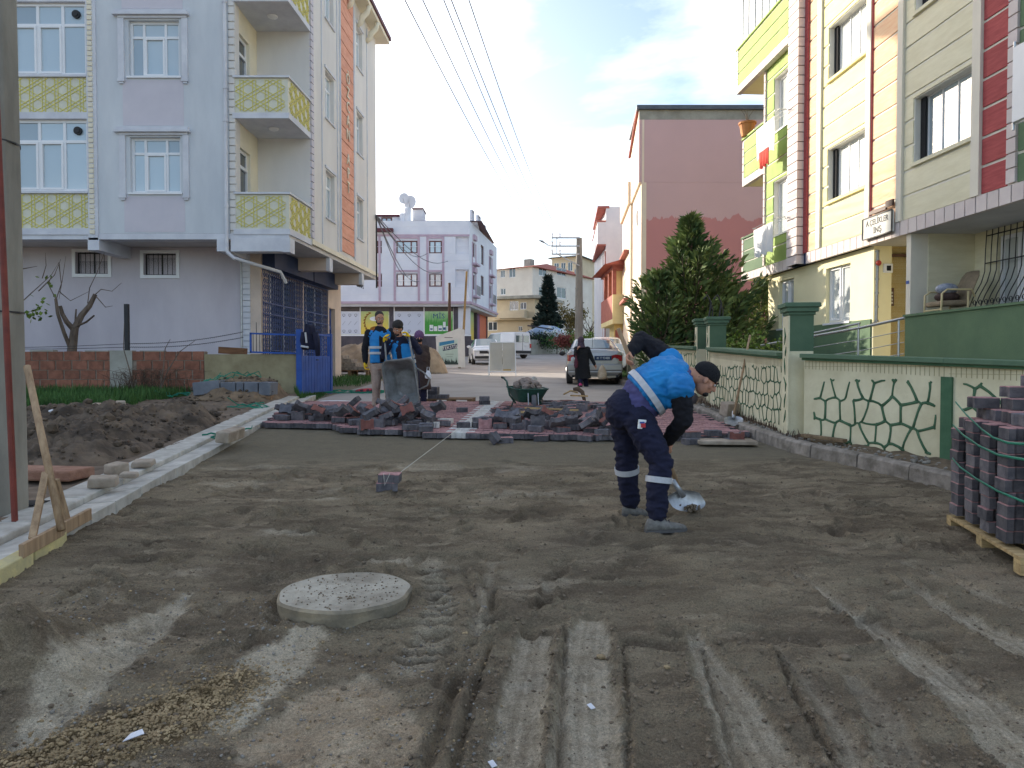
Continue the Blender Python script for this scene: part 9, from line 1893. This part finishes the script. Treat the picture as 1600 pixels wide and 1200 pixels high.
# ---- generic standing or stooping figure from photo points
def figure(label, D, hd, up, fw, nb, sh, el, wr, ch, ws, hp, kn, an, toe, mats, hands=True, vox=.011, extra=None, hair='short', gl=None, coat=False, sc=1.0, beard=False):
 skin, top, vestm, trou, shoem = mats; w_ = thing('person', label, 'person', (W(hd[0], 600, D).x, D, gz(0, D)))
 def Q(p): return W(p[0], p[1], D + (p[2] if len(p) > 2 else 0))
 HD, NB, CH, WS = Q(hd), Q(nb), Q(ch), Q(ws); SH = [Q(p) for p in sh]; EL = [Q(p) for p in el]; WR = [Q(p) for p in wr]; HP = [Q(p) for p in hp]; KN = [Q(p) for p in kn]; AN = [Q(p) for p in an]
 st = (SH[1] - SH[0]).normalized(); sp = (HP[1] - HP[0]).normalized(); PC = (HP[0] + HP[1]) / 2; mb = MB()
 torso_(mb, [(PC - Vector((0, 0, .08)), sp, .12, .09), (PC, sp, .155, .11), (WS, st, .135, .10), (CH, st, .16, .115), (CH.lerp(NB, .6), st, .14, .09), (NB, st, .06, .055)])
 for i in (0, 1):
  limb_(mb, [HP[i], HP[i].lerp(KN[i], .5), KN[i], KN[i].lerp(AN[i], .4), AN[i]], [.082, .075, .054, .052, .036], 12); limb_(mb, [SH[i], SH[i].lerp(EL[i], .5), EL[i], EL[i].lerp(WR[i], .4), WR[i]], [.056, .048, .04, .038, .026], 12)
  if hands: ax = (WR[i] - EL[i]).normalized(); hand_(mb, WR[i], WR[i] + ax, (HD - WR[i]) * .0 + Vector((.6 if i == 0 else -.6, -.3, .1)), None, fist=.5 if gl is None else .8, s=1.05)
 limb_(mb, [NB, NB.lerp(HD, .6)], [.055, .054], 12); P, B = head_(mb, HD, Vector(up), Vector(fw), sc); bd = remeshed('body', mb, skin, w_, vox if not hands else min(vox, .009), 2); face_bits(bd, P, B, sc)
 if hair == 'short':
  mb = MB(); mb.ball(P(0, -.036, .058), .088 * sc, 16, 10, sc=(.94, 1.05, .92), M=B); mb.ball(P(0, -.055, .0), .07 * sc, 12, 8, sc=(1.1, .75, .9), M=B); remeshed('hair', mb, M_hair, bd, .009, 2, .003, 40)
 if hair == 'thick':
  mb = MB(); mb.ball(P(0, -.028, .066), .102 * sc, 16, 10, sc=(.94, 1.05, .88), M=B); mb.ball(P(0, -.056, .0), .078 * sc, 12, 8, sc=(1.1, .8, 1), M=B); remeshed('hair', mb, M_hair, bd, .009, 2, .006, 34)
 if beard:
  mb = MB(); mb.ball(P(0, .043, -.083), .042 * sc, 12, 8, sc=(1.2, .9, .8), M=B); 
  for sx in (-1, 1): mb.ball(P(sx * .058, .018, -.055), .024 * sc, 8, 6, sc=(.5, .9, 1.2), M=B)
  mb.ball(P(0, .088, -.043), .011 * sc, 8, 6, sc=(2.4, .7, .5), M=B); remeshed('beard', mb, M_hair, bd, .008, 2, .003, 40)
 # trousers
 mb = MB(); torso_(mb, [(PC + Vector((0, 0, .14)), sp, .155, .125), (PC, sp, .17, .13), (PC - Vector((0, 0, .1)), sp, .14, .11)])
 for i in (0, 1): limb_(mb, [HP[i], HP[i].lerp(KN[i], .5), KN[i], KN[i].lerp(AN[i], .5), AN[i]], [.108, .095, .076, .07, .066], 12)
 tr = remeshed('trousers', mb, trou, bd, vox, 3, .008, 9, 3)
 mb = MB(); a_, b_ = (.175, .14) if not coat else (.20, .16)
 low = [(PC + (WS - PC) * .1, sp, .18, .14)] if not coat else [(PC.lerp((AN[0] + AN[1]) / 2, .62), sp, .235, .19), (PC - Vector((0, 0, .1)), sp, .215, .17)]
 torso_(mb, low + [(WS, st, a_ - .01, b_), (CH, st, a_, b_), (CH.lerp(NB, .6), st, .155, .105), (NB.lerp(HD, .25), st, .07, .065)]); 
 for i in (0, 1): limb_(mb, [SH[i].lerp(CH, .3), SH[i], SH[i].lerp(EL[i], .5), EL[i], EL[i].lerp(WR[i], .5), WR[i]], [.085, .078, .068, .062, .054, .042], 12)
 jk_ = remeshed('coat' if coat else 'jacket', mb, top, bd, vox, 3, .008, 8, 5)
 if vestm:
  mb = MB(); torso_(mb, [(PC + (WS - PC) * .15, sp, .195, .158), (WS, st, .185, .155), (CH, st, .195, .155), (CH.lerp(NB, .55), st, .165, .12), (CH.lerp(NB, .9), st, .10, .085)])
  for i in (0, 1): mb.ball(SH[i].lerp(CH, .22), .085, 12, 8)
  v_ = remeshed('vest', mb, vestm, bd, vox, 3, .007, 8, 7); d_v = (CH - WS)
  for t_ in (.05, .45): band('reflective_band', v_, WS.lerp(CH, t_), d_v, st, .214, .182, .045, M_refl)
  fwh = Vector(fw); fwh.z = 0; fwh.normalize(); mbz = MB(); mbz.tube([NB + fwh * .06 - Vector((0, 0, .02)), CH + fwh * .155, WS + fwh * .165, PC.lerp(WS, .2) + fwh * .16], [.05, .055, .05, .045], 8, sc=(.35, 1), up=tuple(fwh)); mbz.build('vest_opening', top, v_, smooth=True)
 if gl:
  for i in (0, 1):
   mb = MB(); ax = (WR[i] - EL[i]).normalized(); hand_(mb, WR[i] - ax * .0, WR[i] + ax, Vector((.6 if i == 0 else -.6, -.3, .1)), None, fist=.8, s=1.22, rf=.0105); mb.tube([WR[i] - ax * .05, WR[i] + ax * .02], [.04, .036], 10); remeshed('glove', mb, gl, bd, .007, 1)
 for i in (0, 1): shoe('shoe', bd, (AN[i].x - (toe[i][0]) * .07, AN[i].y - toe[i][1] * .07, gz(0, AN[i].y) + toe[i][2]), (AN[i].x + toe[i][0] * .19, AN[i].y + toe[i][1] * .19, gz(0, AN[i].y) + toe[i][2]), shoem, M_sole)
 return w_, bd, P, B
figure('standing worker with beige trousers, black sweater and blue vest looking down', 13.75, (593, 498), (.10, -.22, .95), (.35, -.85, -.35), (594, 514), [(576, 521, .0), (611, 519, .02)], [(570, 546, .03), (618, 545, .1)], [(571, 566, -.02), (622, 566, .0)], (594, 531), (594, 553), [(587, 569), (603, 569)], [(588, 603, -.03), (606, 602, -.03)], [(587, 634, .02), (609, 632, .1)], [(-.3, -.95, .06), (.3, -.95, .06)], (M_skin2, M_blk, M_vest, M_beiget, M_sole), gl=M_glove, hair='short', beard=True)
figure('bearded worker in a blue vest tipping the grey wheelbarrow by its handles', 13.35, (621, 514, -.12), (.0, -.48, .88), (-.25, -.80, -.55), (626, 529, -.05), [(607, 536, .0), (645, 533, .0)], [(600, 556, -.05), (655, 549, -.02)], [(601, 535, -.14), (640, 527, -.14)], (628, 548), (632, 568, .05), [(625, 582, .1), (646, 581, .1)], [(624, 614, .0), (650, 612, .0)], [(622, 640, .15), (653, 641, .12)], [(-.2, -.95, .1), (.2, -.95, .06)], (M_skin2, M_navyc, M_vest, M_nav, M_sole), gl=M_glove, hair='thick', beard=True)
wd_, bd, P, B = figure('woman in a long black coat and dark headscarf walking with a plastic bag', 21.6, (908, 533.5), (.0, .1, 1), (.25, .9, -.1), (908, 541), [(901, 545), (918, 545)], [(899.5, 556, -.1), (923, 557)], [(902, 547, -.22), (929, 569, -.05)], (909, 552), (910, 562), [(906, 572), (914, 572)], [(907, 588, -.05), (914, 588, .1)], [(906.5, 602, -.15), (916, 604, .2)], [(-.1, .95, .03), (.1, .95, .0)], (M_skin, M_coat, None, M_nav, M_pinks), hair=None, coat=True, sc=1.0)
M_scarf = mat('dark_patterned_scarf', s2l((44, 44, 60)), s2l((92, 70, 84)), scale=30, rough=.8); mb = MB(); mb.ball(P(0, -.025, .03), .108, 16, 10, sc=(.92, 1.05, 1.05), M=B); mb.tube([P(0, -.02, -.04), P(0, -.02, -.12), P(0, -.02, -.2)], [.095, .11, .14], 14); remeshed('headscarf', mb, M_scarf, bd, .010, 2, .004, 14)
def pbag(label, px0, py0, px1, py1, D, m):
 a, b_ = W(px0, py0, D), W(px1, py1, D); cx, w_, h_ = (a.x + b_.x) / 2, abs(b_.x - a.x) / 2, a.z - b_.z; mb = MB()
 mb.tube([(cx, D, a.z), (cx, D, a.z - h_ * .2), (cx, D, a.z - h_ * .5), (cx, D, a.z - h_ * .85), (cx, D, b_.z)], [w_ * .25, w_ * .6, w_ * .95, w_, w_ * .7], 16, sc=(.55, 1), up=(0, 1, 0)); t = thing('carrier_bag', label, 'bag', (cx, D, b_.z)); remeshed('bag', mb, m, t, .012, 2, .008, 14, 5); mb = MB(); mb.tube([(cx - .03, D, a.z - .02), (cx - .02, D, a.z + .07), (cx + .02, D, a.z + .07), (cx + .03, D, a.z - .02)], .006, 5); mb.build('bag_handle', m, t)
M_cream = mat('cream_plastic', s2l((206, 184, 156)), s2l((176, 150, 122)), scale=8, rough=.4); pbag('cream plastic carrier bag in the hand of the woman in black', 934, 571, 948, 592, 21.55, M_cream)
pbag('dark red handbag hanging at the side of the woman in black', 897, 556, 903, 575, 21.35, mat('dark_red_leather', s2l((96, 40, 56)), rough=.6))
wd_, bd, P, B = figure('woman in a brown coat and purple knitted hat behind the wheelbarrow workers', 15.2, (655, 528), (.0, .0, 1), (.2, -.95, -.1), (655, 541), [(646, 545), (665, 545)], [(643, 560), (668, 560)], [(645, 575), (668, 576)], (655, 556), (655, 570), [(650, 582), (661, 582)], [(650, 603), (661, 603)], [(650, 624), (662, 624)], [(-.1, -.95, .0), (.2, -.95, .0)], (M_skin, M_browc, None, M_nav, M_sole), hair=None, coat=True, sc=.95)
mb = MB(); mb.ball(P(0, -.015, .055), .108, 16, 10, sc=(.93, 1.05, .95), M=B); remeshed('knitted_hat', mb, M_purh, bd, .009, 2, .005, 50); mb = MB(); mb.ball(P(0, .055, -.05), .052, 12, 8, sc=(1.2, .8, .95), M=B); remeshed('face_mask', mb, M_blackhat, bd, .008, 2)
pbag('white carrier bag hanging beside the brown-coated woman', 664, 579, 674, 592, 15.0, M_wp)
